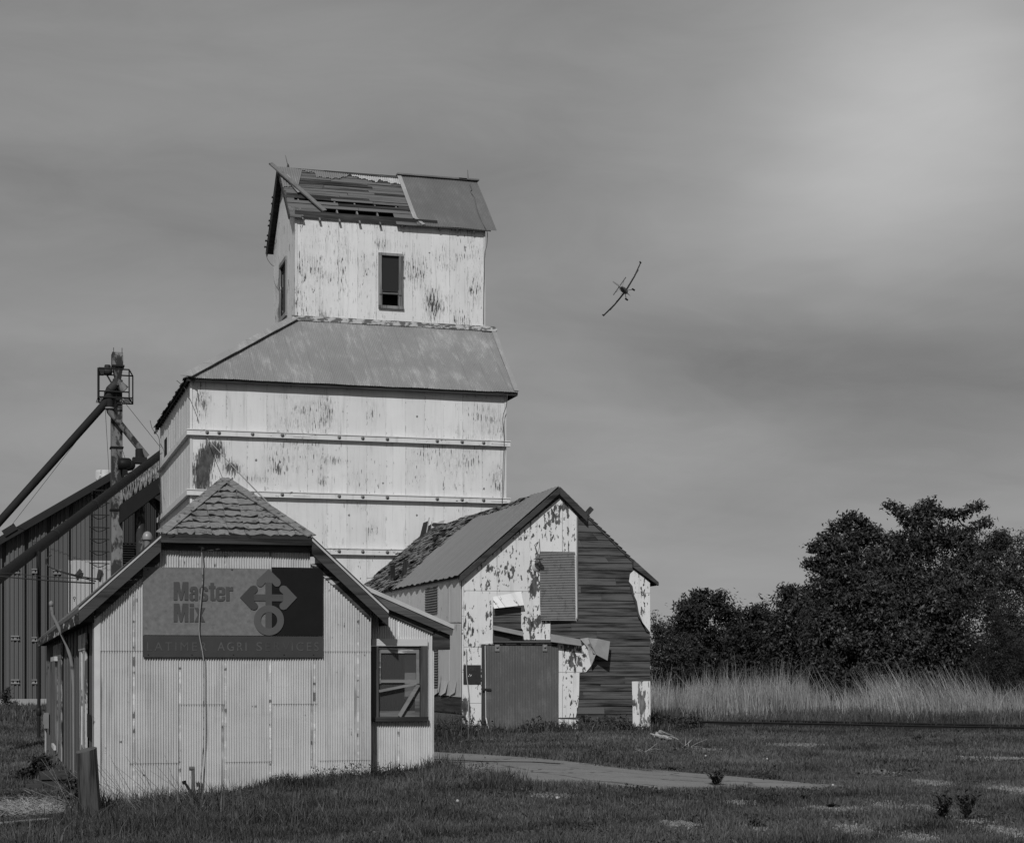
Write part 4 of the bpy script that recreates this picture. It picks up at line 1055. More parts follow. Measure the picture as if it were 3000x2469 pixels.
sv.box(SL_, SL_+.06, Y1+.04, YSB, .62, srz(SL_)-.12); sv.box(SR_-.06, SR_, Y1+.04, YSB, -.3, srz(SR_)-.12)
sv.poly([(SL_+.07, YSB-.05, -.3), (SR_-.07, YSB-.05, -.3), (SR_-.07, YSB-.05, srz(SR_)-.15), (SXC, YSB-.05, PZK-.15), (SL_+.07, YSB-.05, srz(SL_)-.15)], (0, .05, 0))
sv.build('shell_walls', wood('shell boards', .02, .07, 'y'), shed)
# foundation on the left side
fo = M(); fo.box(SL_+.02, SL_+.3, Y1+.05, YSB, -.4, .615)
for k in range(26): fo.box(SL_+.012, SL_+.02, Y1+.1+k*.5, Y1+.57+k*.5, -.3, -.02); fo.box(SL_+.013, SL_+.02, Y1+.3+k*.5, Y1+.78+k*.5, 0.0, .28)
fo.build('foundation', plain('grey block foundation', .12, .9, .25, 3), shed)
# left wall tin
LWM = peel('shed side paint', base=.52, under=.15, fs=(4, 1.2), patch=.6, pa=.5, thr=.68, edge=.02, crest=0, tone=.12, seam=0, drip=.2)
lw_ = M(); zb0 = PX(1340, 2036, SL_).z; ztp = srz(SL_)-.10
yy = Y1+.01; k = 0
while yy < YSB-1:
    w_ = 1.18; lw_.box(SL_-.014-.004*(k % 2), SL_-.004, yy, yy+w_, zb0+random.uniform(-.05, .05), ztp, random.random()); yy += w_-.02; k += 1
lw_.build('side_tin', LWM, shed)
def kx(cx, cy): return PX(1100+cx/1.9956, 1380+cy/1.9956, SL_)
CPM = plain('rusty grey corrugated patch', .13, .6, .3, 3)
cp_ = M()
for (c0, c1, r0_, r1_) in ((367, 297, 670, 828), (371, 348, 1030, 1268)):
    y0, y1_ = kx(c0, 800).y, kx(c1, 800).y; z1_ = kx(c0, r0_).z; z0_ = kx(c0, r1_).z
    cp_.corr(lambda a, b, d: (SL_-.035-d, b, a), z0_, z1_, y0, y1_, pitch=.07, amp=.012)
cp_.build('corrugated_patch', CPM, shed)
fl = M()
for cx, s in ((480, .5), (430, .7), (385, .5)):
    q = kx(cx, 1225); fl.add([(SL_-.02, q.y, q.z), (SL_-.02, q.y+.9, q.z), (SL_-.06*s, q.y+.75, q.z-.40), (SL_-.10*s, q.y+.1, q.z-.30)], [(0, 1, 2, 3)])
fl.build_each('curled_tin', LWM, shed)

# painted tin on the gable
SPS = [((K(930, 650).x, Y1, K(930, 650).z), (.25, 1, .9), .22), ((K(935, 890).x, Y1, K(935, 890).z), (.5, 1, .45), .17), ((K(980, 320).x, Y1, K(980, 320).z), (.35, 1, .3), .13), ((K(790, 590).x, Y1, K(790, 590).z), (.4, 1, .5), .12),
       ((K(1060, 260).x, Y1, K(1060, 260).z), (.5, 1, .6), .12), ((K(1140, 1080).x, Y1, K(1140, 1080).z), (.45, 1, .9), .20), ((K(520, 1380).x, Y1, K(520, 1380).z), (.16, 1, .5), .22), ((K(700, 600).x, Y1, K(700, 700).z), (.6, 1, .3), .05), ((K(640, 930).x, Y1, K(640, 930).z), (.3, 1, .3), .12)]
SHM = peel('shed peeling white tin', base=.62, under=.075, fs=(13, 5.0), nails=3.0, nr=.05, patch=1.9, pa=.75, thr=.60, edge=.025, spots=SPS, crest=0, tone=.07, seam=.87, seamoff=-(SL_+Y1)-.02, rowh=1.42, rowoff=.55, drip=.30, dots=.6, stain=.15)
def psheet(pts, th_=.006, y=Y1-.02, m=SHM, name='painted_tin', r=.5, par=None):
    mb = M(); mb.poly([K(px, py, y) for px, py in pts], (0, -th_, 0), r); return mb.build(name, m, par or shed)
psheet([(505, 640), (700, 470), (880, 318), (1075, 158), (1130, 205), (1176, 262), (1176, 875), (1022, 869), (1022, 985), (862, 985), (862, 930), (852, 915), (851, 795), (686, 795), (686, 1010), (620, 1010), (618, 1532), (507, 1532), (505, 1050)])
psheet([(1064, 1005), (1200, 1000), (1196, 1030), (1238, 1004), (1262, 1030), (1282, 1100), (1262, 1135), (1232, 1172), (1192, 1178), (1190, 1300), (1183, 1380), (1170, 1438), (1064, 1440)], y=Y1-.022)
psheet([(1066, 1446), (1184, 1452), (1187, 1524), (1066, 1526)], y=Y1-.03)
psheet([(1512, 578), (1604, 652), (1606, 940), (1584, 936), (1560, 880), (1540, 830), (1528, 760), (1512, 725), (1503, 672), (1482, 645), (1488, 600)], y=Y1-.024)
psheet([(1499, 1228), (1606, 1226), (1609, 1518), (1504, 1520), (1503, 1400)], y=Y1-.024, m=peel('corner tin', base=.62, under=.12, fs=(16, 3.0), patch=2.4, pa=.7, thr=.56, edge=.012, crest=0, tone=.06, seam=0, drip=.2,
        spots=[((K(1555, 1350).x, Y1, K(1555, 1380).z), (.14, 1, .8), .3)]))
# dark edge behind the right peel, side trim strip of the old door
psheet([(1482, 645), (1503, 672), (1512, 725), (1528, 760), (1540, 830), (1560, 880), (1584, 936), (1606, 942), (1570, 905), (1535, 850), (1518, 770), (1500, 720), (1490, 680)], y=Y1-.05, m=plain('dark tin back', .05), name='tin_edge')
psheet([(1176, 262), (1183, 270), (1183, 860), (1176, 870)], y=Y1-.03, th_=.02, m=plain('grey trim', .16, .8, .3, 8), name='trim_board')
psheet([(1163, 490), (1174, 490), (1178, 850), (1170, 872), (1168, 700)], y=Y1-.045, m=plain('white trim strip', .55, .6, .1, 5, rust=.12, thr=.64), name='trim_strip')
cpx0, cpx1 = K(957, 470).x, K(1164, 470).x
cc = M(); zt1, zb1 = K(1000, 470).z, K(1000, 872).z
def fpatch(a, b, d):
    t = (zt1-a)/(zt1-zb1); out = .03+max(0, t-.8)*.35*(1-(b-cpx0)/(cpx1-cpx0))
    return (b+(max(0, t-.8)*.35*(1-(b-cpx0)/(cpx1-cpx0)))*0+.012*t, Y1-.02-out-d, a)
cc.corr(fpatch, zb1, zt1, cpx0, cpx1, pitch=.042, amp=.013, rows=5)
cc.build('corrugated_patch', plain('galvanised hatch sheet', .24, .55, .18, 9, rust=.17, thr=.55, bmp=0), shed)
# hanging flaps
def flap(pts, name, m, lab=None, th_=.012):
    mb = M(); P_ = [K(px, py, Y1-d) for px, py, d in pts]; n_ = (P_[1]-P_[0]).cross(P_[2]-P_[0]).normalized()*th_
    if n_.y < 0: n_ = -n_
    mb.add(P_+[q+n_ for q in P_], [tuple(range(len(P_))), tuple(range(2*len(P_)-1, len(P_)-1, -1))]+[(i, (i+1) % len(P_), len(P_)+(i+1) % len(P_), len(P_)+i) for i in range(len(P_))], .5)
    return mb.build(name, m, shed)
GREY = plain('bare grey tin', .20, .6, .3, 4, rust=.10, thr=.6)
flap([(688, 735, .04), (851, 702, .04), (868, 782, .20), (692, 802, .20)], 'bent_flap', SHM)
flap([(684, 900, .05), (860, 935, .05), (864, 962, .20), (688, 925, .20)], 'bent_flap', GREY)
flap([(1022, 950, .04), (1198, 982, .04), (1206, 1020, .24), (1026, 996, .24)], 'bent_flap', GREY)
flap([(1244, 974, .10), (1300, 978, .16), (1372, 994, .26), (1357, 1106, .34), (1272, 1062, .28)], 'bent_flap', GREY)
flap([(1196, 978, .05), (1246, 972, .10), (1262, 1020, .28), (1290, 1068, .30), (1262, 1135, .16), (1240, 1030, .08)], 'bent_flap', plain('paint and bare tin', .33, .6, .4, 6, rust=.12, thr=.55))
flap([(686, 948, .03), (786, 972, .03), (784, 990, .05), (686, 990, .05)], 'wood_scrap', plain('dark scrap', .05))
# sliding door
dx0, dx1 = K(640, 1018).x, K(1062, 1018).x; dz1, dz0 = K(800, 1020).z, K(800, 1534).z
dm = roofmetal('door tin', .085, light=.14)
do = M(); do.corr(lambda a, b, d: (a, Y1-.10-d, b), dx0, dx1, dz0, dz1, amp=.006, pitch=.043, rows=4, wob=.006); do.box(dx0+.02, dx1-.02, Y1-.085, Y1-.05, dz0+.02, dz1-.02, .3)
door = do.build('sliding_door', dm, shed)
de = M(); a = K(641, 1020, Y1-.115); b0 = K(645, 1440, Y1-.115); b1 = K(668, 1534, Y1-.13)
de.bar(a, b0, .02, .012, up=(0, 1, 0)); de.bar(b0, b1, .03, .012, up=(0, 1, 0)); de.build('bright_edge', plain('bright door edge', .5, .5), door)
de = M(); de.bar(K(625, 1273, Y1-.13), K(677, 1275, Y1-.13), .02, .05); de.build('latch', plain('latch', .03), door)
for cx in (712, 991):
    h_ = M(); c = K(cx, 1033, Y1-.13); h_.box(c.x-.06, c.x+.06, c.y, c.y+.02, c.z-.08, c.z+.09); h_.lathe((c.x, c.y-.02, c.z+.03), [(0, 0), (.035, 0), (.035, .03)], 10, 'y')
    h_.build('hanger', plain('door hanger', .18, .5), door)
dj = M(); rect(dj, (619, 1015, 640, 1534), Y1-.06, Y1-.03, K); dj.build('door_jamb', wood('dark jamb', .015, .045, 'z'), shed)
dt = M(); rect(dt, (684, 991, 1030, 1003), Y1-.16, Y1-.03, K); dt.build('door_rail', wood('rail board', .05, .10, 'x'), shed)
dt = M(); rect(dt, (640, 1005, 1062, 1016), Y1-.06, Y1-.025, K); dt.build('rail_cover', plain('white rail', .45, .7, .3, 9, rust=.1, thr=.5), shed)
ho = M(); rect(ho, (686, 795, 851, 985), Y1-.012, Y1-.008, K)
# small dark sign
sg_ = M(); rect(sg_, (512, 1132, 613, 1243), Y1-.05, Y1-.03, K)
sgt = thing('small_sign', tuple(K(560, 1243, Y1-.03)), 'small dark square sign beside the corrugated shed door', 'sign')
sg_.build('panel', plain('dark sign panel', .028, .6, .4, 8), sgt)
vs, fs = text_points('ICAL', .01); xs = [v[0] for v in vs]; zs = [v[1] for v in vs]
a, b_ = K(540, 1148, Y1-.053), K(590, 1166, Y1-.053); L_ = M()
L_.add([(a.x+(v[0]-min(xs))/(max(xs)-min(xs))*(b_.x-a.x), a.y, b_.z+(v[1]-min(zs))/(max(zs)-min(zs))*(a.z-b_.z)) for v in vs], fs); L_.build('lettering', plain('nearly gone lettering', .045, .6, .5, 30), sgt)
dts = M()
for cx, cy in ((550, 1188), (559, 1191), (545, 1197), (556, 1196)):
    c = K(cx, cy, Y1-.054); dts.lathe(c, [(0, 0), (.012, 0)], 8, 'y')
dts.build('bullet_holes', plain('bright specks', .6), sgt)
# wire running down past the small sign
pts = [K(cx, cy, Y1-.08) for cx, cy in ((531, 1040), (532, 1130), (534, 1200), (541, 1260), (547, 1330), (544, 1400), (552, 1470), (558, 1530))]
cable('cable', pts, .013, 'thin pale wire running down the shed wall past the small sign', 'cable', plain('pale wire', .30))
# lamp
lp = thing('barn_lamp', tuple(K(950, 540, Y1-.05)), 'old gooseneck barn lamp above the shed hatch patch', 'lamp')
a = M(); a.tube([K(952, 412, Y1-.03), K(930, 432, Y1-.10), K(940, 455, Y1-.18), K(950, 480, Y1-.24)], .010, 6); a.tube([K(950, 480, Y1-.24), K(958, 440, Y1-.14), K(958, 395, Y1-.03)], .007, 6); a.build('arm', plain('lamp arm', .14), lp)
c = K(951, 512, Y1-.24); s_ = M(); s_.lathe(c, [(.022, .13), (.032, .12), (.042, .04), (.05, .03), (.118, .0), (.12, -.008), (.11, -.008), (.045, .02)], 18); s_.build('shade', plain('lamp shade', .06, .4, .3, 5, spec=.5), lp)
s_ = M(); s_.lathe(c, [(.0, -.04), (.02, -.03), (.028, -.01), (.02, .02)], 10); s_.build('bulb', plain('lamp bulb', .3, .2), lp)
b_ = M(); b_.lathe(K(938, 562, Y1-.032), [(0, -.01), (.10, -.008), (.105, 0)], 18, 'y'); b_.build('backing_disc', plain('flaked disc', .33, .7, .4, 6, rust=.12, thr=.5), lp)

# roof
rfm = M(); YM_ = Y1+7.9
NP = 13
SMT = None
m, nt, b = mat('shed roof tin', .5, spec=.35); p = nt.pos(); x, y_, z_ = nt.xyz(p)
n1 = nt.noise(nt.comb(nt.mul(y_, 2.5), nt.mul(z_, .7), 0.0), 1.0, 4, .6); n3 = nt.noise(p, 6, 4, .6)
c = nt.add(.10, nt.mul(nt.add(nt.mul(n1, .7), nt.mul(n3, .3)), .13)); s_ = nt.m('FRACT', nt.m('DIVIDE', y_, 1.2)); c = nt.mul(c, nt.m('SUBTRACT', 1.0, nt.mul(nt.m('LESS_THAN', s_, .02), .4)))
nt.put(b.inputs['Base Color'], c); bump(nt, b, n3, .02, .3); SMT = m
def slp(x, y, l): # a point on the left slope with lift
    nx, nz = -sll/math.hypot(1, sll), 1/math.hypot(1, sll); return Vector((x+nx*l, y, srz(x)+nz*l))
rfm.corr(lambda a, b, d: slp(b, a, .03+d), FY, YM_, lambda a: EXL-.02+.02*math.sin(a*9), lambda a: SXC if a < Y1+2.4 else SXC-.16-.12*math.sin((a-Y1-2.4)/5.5*3.1), pitch=.3, amp=.010, spp=6, rows=4, wob=.012)
rfm.build('roof_tin', SMT, shed)
dk_ = M()
dk_.poly([(EXL+.02, FY+.03, srz(EXL+.02)), (SXC, FY+.03, PZK), (SXC, YSB, PZK-.05), (EXL+.02, YSB, srz(EXL+.02))], (0, 0, -.06), .3)
dk_.poly([(SXC, Y1-.03, PZK), (EXR, Y1-.03, EZR), (EXR, YSB, EZR), (SXC, YSB, PZK-.05)], (0, 0, -.06), .3)
dk_.build('roof_deck', wood('deck boards', .025, .08, 'y'), shed)
# wood shingles, rough and lifting
ws_ = M(); Hs = math.hypot(SXC-EXL, PZK-EZS); rows = 22
for i in range(rows):
    f0, f1 = i/rows, min(1, (i+1.35)/rows); yy = YM_-.5 if i < rows-1 else Y1+2.2
    if i >= rows-2: yy = Y1+2.2
    while yy < YSB:
        w_ = random.uniform(.10, .34); 
        if random.random() > .06:
            l0 = random.uniform(.02, .07)+(.08 if random.random() < .07 else 0); l1 = .012; sk = random.uniform(-.05, .05)
            xa, xb = EXL+(SXC-EXL)*f0, EXL+(SXC-EXL)*f1
            a, b_, c, d = slp(xa+random.uniform(-.05, .03), yy, l0), slp(xa+random.uniform(-.05, .03), yy+w_-.01, l0*random.uniform(.6, 1)), slp(xb, yy+w_-.01+sk*.3, l1), slp(xb, yy+sk*.3, l1)
            ws_.poly([a, b_, c, d], (0.008, 0, -.014))
        yy += w_
ws_.build('wood_shingles', wood('rough wood shingles', .04, .17, 'y', gs=1.2, tint=1.1), shed)
hl = M()
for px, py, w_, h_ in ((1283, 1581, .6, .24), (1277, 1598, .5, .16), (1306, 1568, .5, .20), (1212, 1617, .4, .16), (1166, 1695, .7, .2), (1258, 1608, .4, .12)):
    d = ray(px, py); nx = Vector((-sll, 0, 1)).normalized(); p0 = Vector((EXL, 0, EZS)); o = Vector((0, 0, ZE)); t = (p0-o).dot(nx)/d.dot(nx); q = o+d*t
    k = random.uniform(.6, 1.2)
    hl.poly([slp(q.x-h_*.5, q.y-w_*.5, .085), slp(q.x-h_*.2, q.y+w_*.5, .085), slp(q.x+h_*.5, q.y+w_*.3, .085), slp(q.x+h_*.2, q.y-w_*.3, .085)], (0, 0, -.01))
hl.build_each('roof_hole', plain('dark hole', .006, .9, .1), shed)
# right slope edge boards
rs_ = M(); i = 0
while i < 24:
    xa = SXC+(EXR-SXC)*i/24; xb = SXC+(EXR-SXC)*(i+1.3)/24
    yy = Y1-.04+random.uniform(-.012, .012)
    while yy < YSB:
        w_ = random.uniform(.15, .4); l_ = random.uniform(.002, .010)
        rs_.poly([(xa-.02, yy, srz(xa)+.01), (xb+.03, yy, srz(xb)+l_+.015), (xb+.03, yy+w_, srz(xb)+l_+.01), (xa-.02, yy+w_, srz(xa)+.01)], (0, 0, -.012)); yy += w_*(1 if yy < Y1+1 else 3)
    i += 1
rs_.build('right_slope_shingles', wood('right shingles', .03, .11, 'y', tint=1), shed)
# rakes
rk = M()
def rkb(x0, x1, z0, z1, y0, y1): rk.poly([(x0, y0, srz(x0)+z0), (x1, y0, srz(x1)+z0), (x1, y0, srz(x1)+z1), (x0, y0, srz(x0)+z1)], (0, y1-y0, 0))
rkb(EXL, SXC, -.17, -.03, FY-.02, FY+.01); xrr = K(1238, 280, FY).x; rkb(SXC, xrr, -.22, -.01, FY-.02, FY+.01)

rk.build('rake_board', wood('black rake board', .012, .05, 'x', paint=.02), shed)
rk = M(); rkb(EXL+.1, SXC, -.20, -.10, FY+.01, Y1-.03) if False else None
rk.poly([(EXL, FY+.01, srz(EXL)-.10), (SXC, FY+.01, PZK-.10), (SXC, FY+.01, PZK-.07), (EXL, FY+.01, srz(EXL)-.07)], (0, OHS-.04, 0)); rk.build('rake_soffit', wood('rake soffit', .015, .04, 'x'), shed)
rk = M(); x0 = K(1500, 548, Y1).x; rk.poly([(x0, Y1-.12, srz(x0)-.20), (EXR+.03, Y1-.12, EZR-.06), (EXR+.03, Y1-.12, EZR+.03), (x0, Y1-.12, srz(x0)+.0)], (0, .1, 0)); rk.build('rake_end', wood('rake end wood', .03, .10, 'x'), shed)
# block sticking out of the right roof, posts on the left one
st = M(); st.bar(K(1230, 255, Y1+.2), K(1264, 216, Y1+.2), .12, .10, up=(0, 1, 0)); st.build('board_end', wood('stub', .03, .09, 'y'), shed)
for (a0_, a1_) in (((1152, 1700), (1150, 1655)), ((1180, 1690), (1190, 1640))):
    d = ray(*a0_); nx = Vector((-sll, 0, 1)).normalized(); p0 = Vector((EXL, 0, EZS)); o = Vector((0, 0, ZE)); t = (p0-o).dot(nx)/d.dot(nx); q = o+d*t
    st = M(); st.bar(q+Vector((0, 0, -.05)), PY(a1_[0], a1_[1], q.y), .12, .14, up=(0, 1, 0)); st.build('broken_rafter', wood('broken rafter', .012, .04, 'z'), shed)
# torn metal standing at the back of the ridge
YQ = YSB-.5
def Zp(cx, cy, y=None): return PY(1200+cx/6.677, 1480+cy/6.677, YQ if y is None else y)
tm = M()
tm.poly([Zp(200, 620), (Zp(230, 680)), Zp(300, 675), Zp(370, 300), Zp(270, 340)], (0, .03, 0), .2)
tm.poly([Zp(160, 650), Zp(200, 690), Zp(270, 690), Zp(155, 755)], (0, .03, 0), .2)
tm.poly([Zp(350, 540), Zp(375, 585), Zp(415, 570), Zp(430, 360), Zp(370, 400)], (0, .03, 0), .4)
tm.poly([Zp(430, 360, YQ+.3), Zp(470, 340, YQ+.3), Zp(840, 355, YQ-.4), Zp(700, 430, YQ-.4), Zp(560, 440, YQ), Zp(430, 400, YQ)], (0, .04, 0), .1)
tm.poly([Zp(430, 450), Zp(550, 450), Zp(440, 530)], (0, .04, 0), .1)
tm.poly([Zp(830, 350), Zp(1060, 280), Zp(1150, 250), Zp(1200, 290), Zp(1000, 360), Zp(700, 440)], (0, .04, 0), .1)
tm.build('torn_ridge_tin', plain('dark torn tin', .035, .6, .4), shed)
tm = M(); tm.poly([Zp(300, 665, YQ-.04), Zp(318, 665, YQ-.04), Zp(395, 235, YQ-.04), Zp(378, 232, YQ-.04)], (0, .03, 0), .6); tm.poly([Zp(408, 555, YQ-.04), Zp(425, 555, YQ-.04), Zp(445, 310, YQ-.04), Zp(432, 310, YQ-.04)], (0, .03, 0), .3)
tm.poly([Zp(525, 350, YQ-.1), Zp(600, 310, YQ-.1), Zp(690, 285, YQ-.1), Zp(660, 355, YQ-.1)], (0, .03, 0), .5)
tm.build('curled_light_tin', plain('light torn tin', .33, .5, .4, 3), shed)
# ------------------------------------------------------------ ribbed steel storage building at the left
YN = 80.0
def Bn(px, py, y=YN): return PY(px, py, y)
pkx = Bn(348, 1379); apx, apz = pkx.x, pkx.z
l_ = Bn(0, 1580); sln = (apz-l_.z)/(apx-l_.x)
BW = 13.5
binr = thing('steel_storage_building', (apx, YN, 0), 'dark ribbed steel storage building behind the office at the left edge', 'building')
def bt(a): return apz-sln*abs(a-apx)-.08
rib = [(0, .0), (.08, .0), (.11, -.20), (.23, -.20), (.26, .0), (.34, .0), (.36, .06), (.40, .06), (.42, 0), (.50, 0), (.52, .06), (.58, .06), (.60, 0), (.68, 0), (.70, .06), (.76, .06), (.78, 0), (.86, 0), (.88, .05), (.92, .05), (.95, 0)]
BM = plain('aged steel cladding', .095, .6, .25, 1.1, rust=.15, thr=.60, edge=.25, stretch=(1, 1, .12), bmp=0)
w = M()
def panels(mb, a0, a1, z0, z1, off=0.0):
    k = math.floor(a0/.95)
    while k*.95 < a1:
        mb.corr(lambda a, b, d: (a, YN-d-off, b), max(a0, k*.95), min(a1, (k+1)*.95), z0, z1, prof=rib, r=random.random()); k += 1
bz0 = Bn(50, 2047).z
panels(w, apx-BW, apx+BW, bz0, bt); w.build('ribbed_wall', BM, binr)
w = M(); w.poly([(apx-BW, YN+.2, 0), (apx-BW, YN+30, 0), (apx-BW, YN+30, bt(apx-BW)), (apx-BW, YN+.2, bt(apx-BW))], (.1, 0, 0)); w.poly([(apx+BW, YN+.2, 0), (apx+BW, YN+30, 0), (apx+BW, YN+30, bt(apx+BW)), (apx+BW, YN+.2, bt(apx+BW))], (-.1, 0, 0))
w.build('side_wall', BM, binr)
w = M(); xa, xb = Bn(200, 1700).x, Bn(324, 1700).x
panels(w, xa, xb, Bn(250, 2000).z, Bn(250, 1641).z, .02); w.build('pale_patch', plain('new steel panel', .36, .5, .12, 2, stretch=(1, 1, .1), bmp=0), binr)
w = M(); xa = Bn(362, 1700).x
panels(w, xa, xa+7, Bn(250, 2000).z, lambda a: bt(a)-.05, .02); w.build('dark_panel', plain('painted shade panel', .035, .7, .35, 1, stretch=(1, 1, .2), bmp=0), binr)  # sheet coloured dark for the shade on the wall under the conveyor
w = M()
for s_ in (-1, 1): w.poly([(apx, YN-.45, apz+.12), (apx+s_*(BW+.5), YN-.45, apz+.12-sln*(BW+.5)), (apx+s_*(BW+.5), YN+31, apz+.12-sln*(BW+.5)), (apx, YN+31, apz+.12)], (0, 0, -.12), .5)
w.build('roof', plain('steel roof', .2, .5), binr)
w = M()
for s_ in (-1, 1): w.poly([(apx, YN-.50, apz+.10), (apx+s_*(BW+.5), YN-.50, apz+.10-sln*(BW+.5)), (apx+s_*(BW+.5), YN-.50, apz-.26-sln*(BW+.5)), (apx, YN-.50, apz-.26)], (0, .04, 0), .5)
q0, q1 = Bn(10, 1563, YN-.55), Bn(46, 1541, YN-.55); w.bar(q0, q1, .03, .3, up=(0, 0, 1))
w.build('rake_trim', plain('dark rake trim', .022, .6), binr)
w = M(); w.box(apx-BW-.1, apx+BW+.1, YN-.25, YN-.16, -.4, bz0+.01); w.build('foundation', plain('pale foundation', .27, .9, .25, 2, rust=.15, thr=.6), binr)
for px, pys in ((44, (1672, 1868, 1996)), (105, (1672, 1872, 1996)), (167, (1675,))):
    for py in pys:
        c = Bn(px, py, YN-.10); w = M(); w.box(c.x-.18, c.x+.18, YN-.1, YN-.02, c.z+.05, c.z+.10); w.box(c.x-.18, c.x+.18, YN-.1, YN-.02, c.z-.10, c.z-.05); w.box(c.x-.15, c.x+.15, YN-.06, YN-.02, c.z-.05, c.z+.05)
        w.build('wall_bracket', plain('bracket steel', .2, .5), binr)
for pts in (((233, 1665), (242, 1673), (222, 1690), (219, 1683)), ((288, 1667), (299, 1669), (293, 1694), (283, 1692))):
    w = M(); w.poly([Bn(*p, YN-.2) for p in pts], (0, .08, 0)); w.build('bent_bracket', plain('bent bracket', .05, .5), binr)
w = M()
for k in range(11): c = Bn(352, 1590+k*7, YN-.2); w.box(c.x, c.x+.62+(.2 if k < 3 else 0), YN-.28, YN-.1, c.z-.02, c.z+.025)
w.build('louvre', plain('louvre', .02, .6), binr)
# pale tank end above the roof
w = M(); a, b_ = Bn(288, 1402, YN+6), Bn(325, 1380, YN+6)
w.lathe(((a.x+b_.x)/2, YN+6, 0), [(.45, 8), (.45, Bn(300, 1384, YN+6).z), (.40, Bn(300, 1378, YN+6).z), (0, Bn(300, 1376, YN+6).z)], 16)
tag(w.build('roof_stack', plain('pale stack', .36, .6, .3, 3, rust=.12, thr=.58), base=((a.x+b_.x)/2, YN+6, 8)), 'short pale stack rising behind the steel building roof', 'stack')

# ------------------------------------------------------------ bucket elevator leg
YLG = 72.0
RUST = plain('rusty galvanised steel', .16, .65, .5, 3.6, rust=.035, thr=.46, edge=.07, stretch=(1, 1, .45))
RUSTD = plain('dark rusty steel', .020, .75, .4, 2.0, rust=.08, thr=.64, edge=.05, stretch=(1, 1, .6))
def Lg(px, py, y=YLG): return PY(px, py, y)
lx0, lx1 = Lg(326, 1700).x, Lg(357, 1700).x
leg = thing('bucket_elevator_leg', ((lx0+lx1)/2, YLG, 0), 'tall rusty grain leg with a railed platform near its top', 'grain leg')
hw = .26
c_ = M()
for py0, py1, g in ((2100, 1494, .012), (1494, 1312, .006), (1312, 1185, .012), (1185, 1120, .0)):
    c_.box(lx0-g, lx1+g, YLG-hw-g, YLG+hw+g, max(-.5, Lg(340, py0).z), Lg(340, py1).z)
c_.build('casing', RUST, leg)
for py in (1312, 1494):
    f = M(); z = Lg(340, py).z; f.box(lx0-.05, lx1+.05, YLG-hw-.06, YLG+hw+.06, z-.03, z+.03); f.build('flange', RUSTD, leg)
h_ = M(); hx0, hx1 = Lg(330, 1100).x, Lg(359, 1100).x
zt_, zf, zb_ = Lg(340, 1031).z, Lg(340, 1076).z, Lg(340, 1118).z
prof = [(YLG-.42+.0, zf), (YLG-.44, zt_-.30), (YLG-.30, zt_-.08), (YLG-.0, zt_), (YLG+.35, zt_-.12), (YLG+.45, zt_-.4), (YLG+.45, zf)]
h_.poly([(hx0, a, b) for a, b in prof], (hx1-hx0, 0, 0), .4); h_.box(hx0-.03, hx0-.002, YLG-.3, YLG+.5, zf-.2, zt_-.05, .8)
h_.add([(hx0, YLG-.42, zf-.01), (hx1, YLG-.42, zf-.01), (hx1-.08, YLG-.30, zb_), (hx0+.10, YLG-.30, zb_), (hx0, YLG+.3, zf-.01), (hx1, YLG+.3, zf-.01), (hx1-.08, YLG+.2, zb_), (hx0+.10, YLG+.2, zb_)],
       [(0, 1, 2, 3), (1, 5, 6, 2), (5, 4, 7, 6), (4, 0, 3, 7)], .1)
hd_ = h_.build('head', RUST, leg)
f = M(); f.box(hx0-.05, hx1+.05, YLG-.48, YLG+.5, zf-.03, zf+.03); f.box(hx0+.08, hx1-.04, YLG-.34, YLG+.25, zb_-.03, zb_+.01)
f.tube([(hx0+.02, YLG-.3, zt_-.2), (hx0+.02, YLG-.3, zt_+.12)], .012, 5); f.tube([(hx1-.04, YLG-.3, zt_-.2), (hx1-.04, YLG-.3, zt_+.12)], .012, 5); f.build('head_flange', RUSTD, hd_)
# platform with rails
pf = M(); px0, px1 = Lg(284, 1160).x, Lg(393, 1160).x
zF = Lg(340, 1164, YLG-.7).z; zFb = zF; zR = zF+1.12; yf_, yb_ = YLG-.75, YLG+.75
R = .028
for (x, y) in ((px0, yf_), (px1-.25, yf_), (px0+.12, yb_), (px1, yb_)): pf.tube([(x, y, zF-.03), (x, y, zR)], R, 6)
cor = [(px0, yf_), (px1-.25, yf_), (px1, yb_), (px0+.12, yb_)]
for k in range(4):
    a, b_ = cor[k], cor[(k+1) % 4]
    for z in (zR, zF-.02, zF+.22 if k in (0, 2) else zF-.02): pf.tube([(*a, z), (*b_, z)], R, 6)
pf.build('railing', RUSTD, leg)
pl_ = M(); n = 26
for k in range(n):
    t = k/n; x = px0+(px1-px0-.1)*t
    if lx0-.05 < x < lx1+.05: continue
    pl_.box(x, x+.02, yf_, yb_, zF-.01, zF+.01)
for k in range(5): y = yf_+(yb_-yf_)*k/4; pl_.box(px0, px1-.1, y-.015, y+.015, zF-.03, zF-.012)
pl_.build('grating', plain('grating', .05, .6), leg)
mo = M(); c = Lg(311, 1089); mo.lathe((c.x, YLG-.1, c.z), [(0, -.32), (.16, -.3), (.17, .1), (.12, .22), (0, .23)], 12, 'x'); mo.lathe((c.x+.05, YLG-.1, c.z), [(.1, 0), (.13, .2), (.11, .26), (0, .26)], 10); mo.box(c.x-.26, c.x-.1, YLG-.3, YLG+.1, c.z-.15, c.z+.1); mo.bar((c.x, YLG-.1, c.z-.1), (lx0, YLG-.1, c.z-.45), .06, .06)
mo.build('drive_motor', plain('motor', .03, .5, .5, 8), leg)
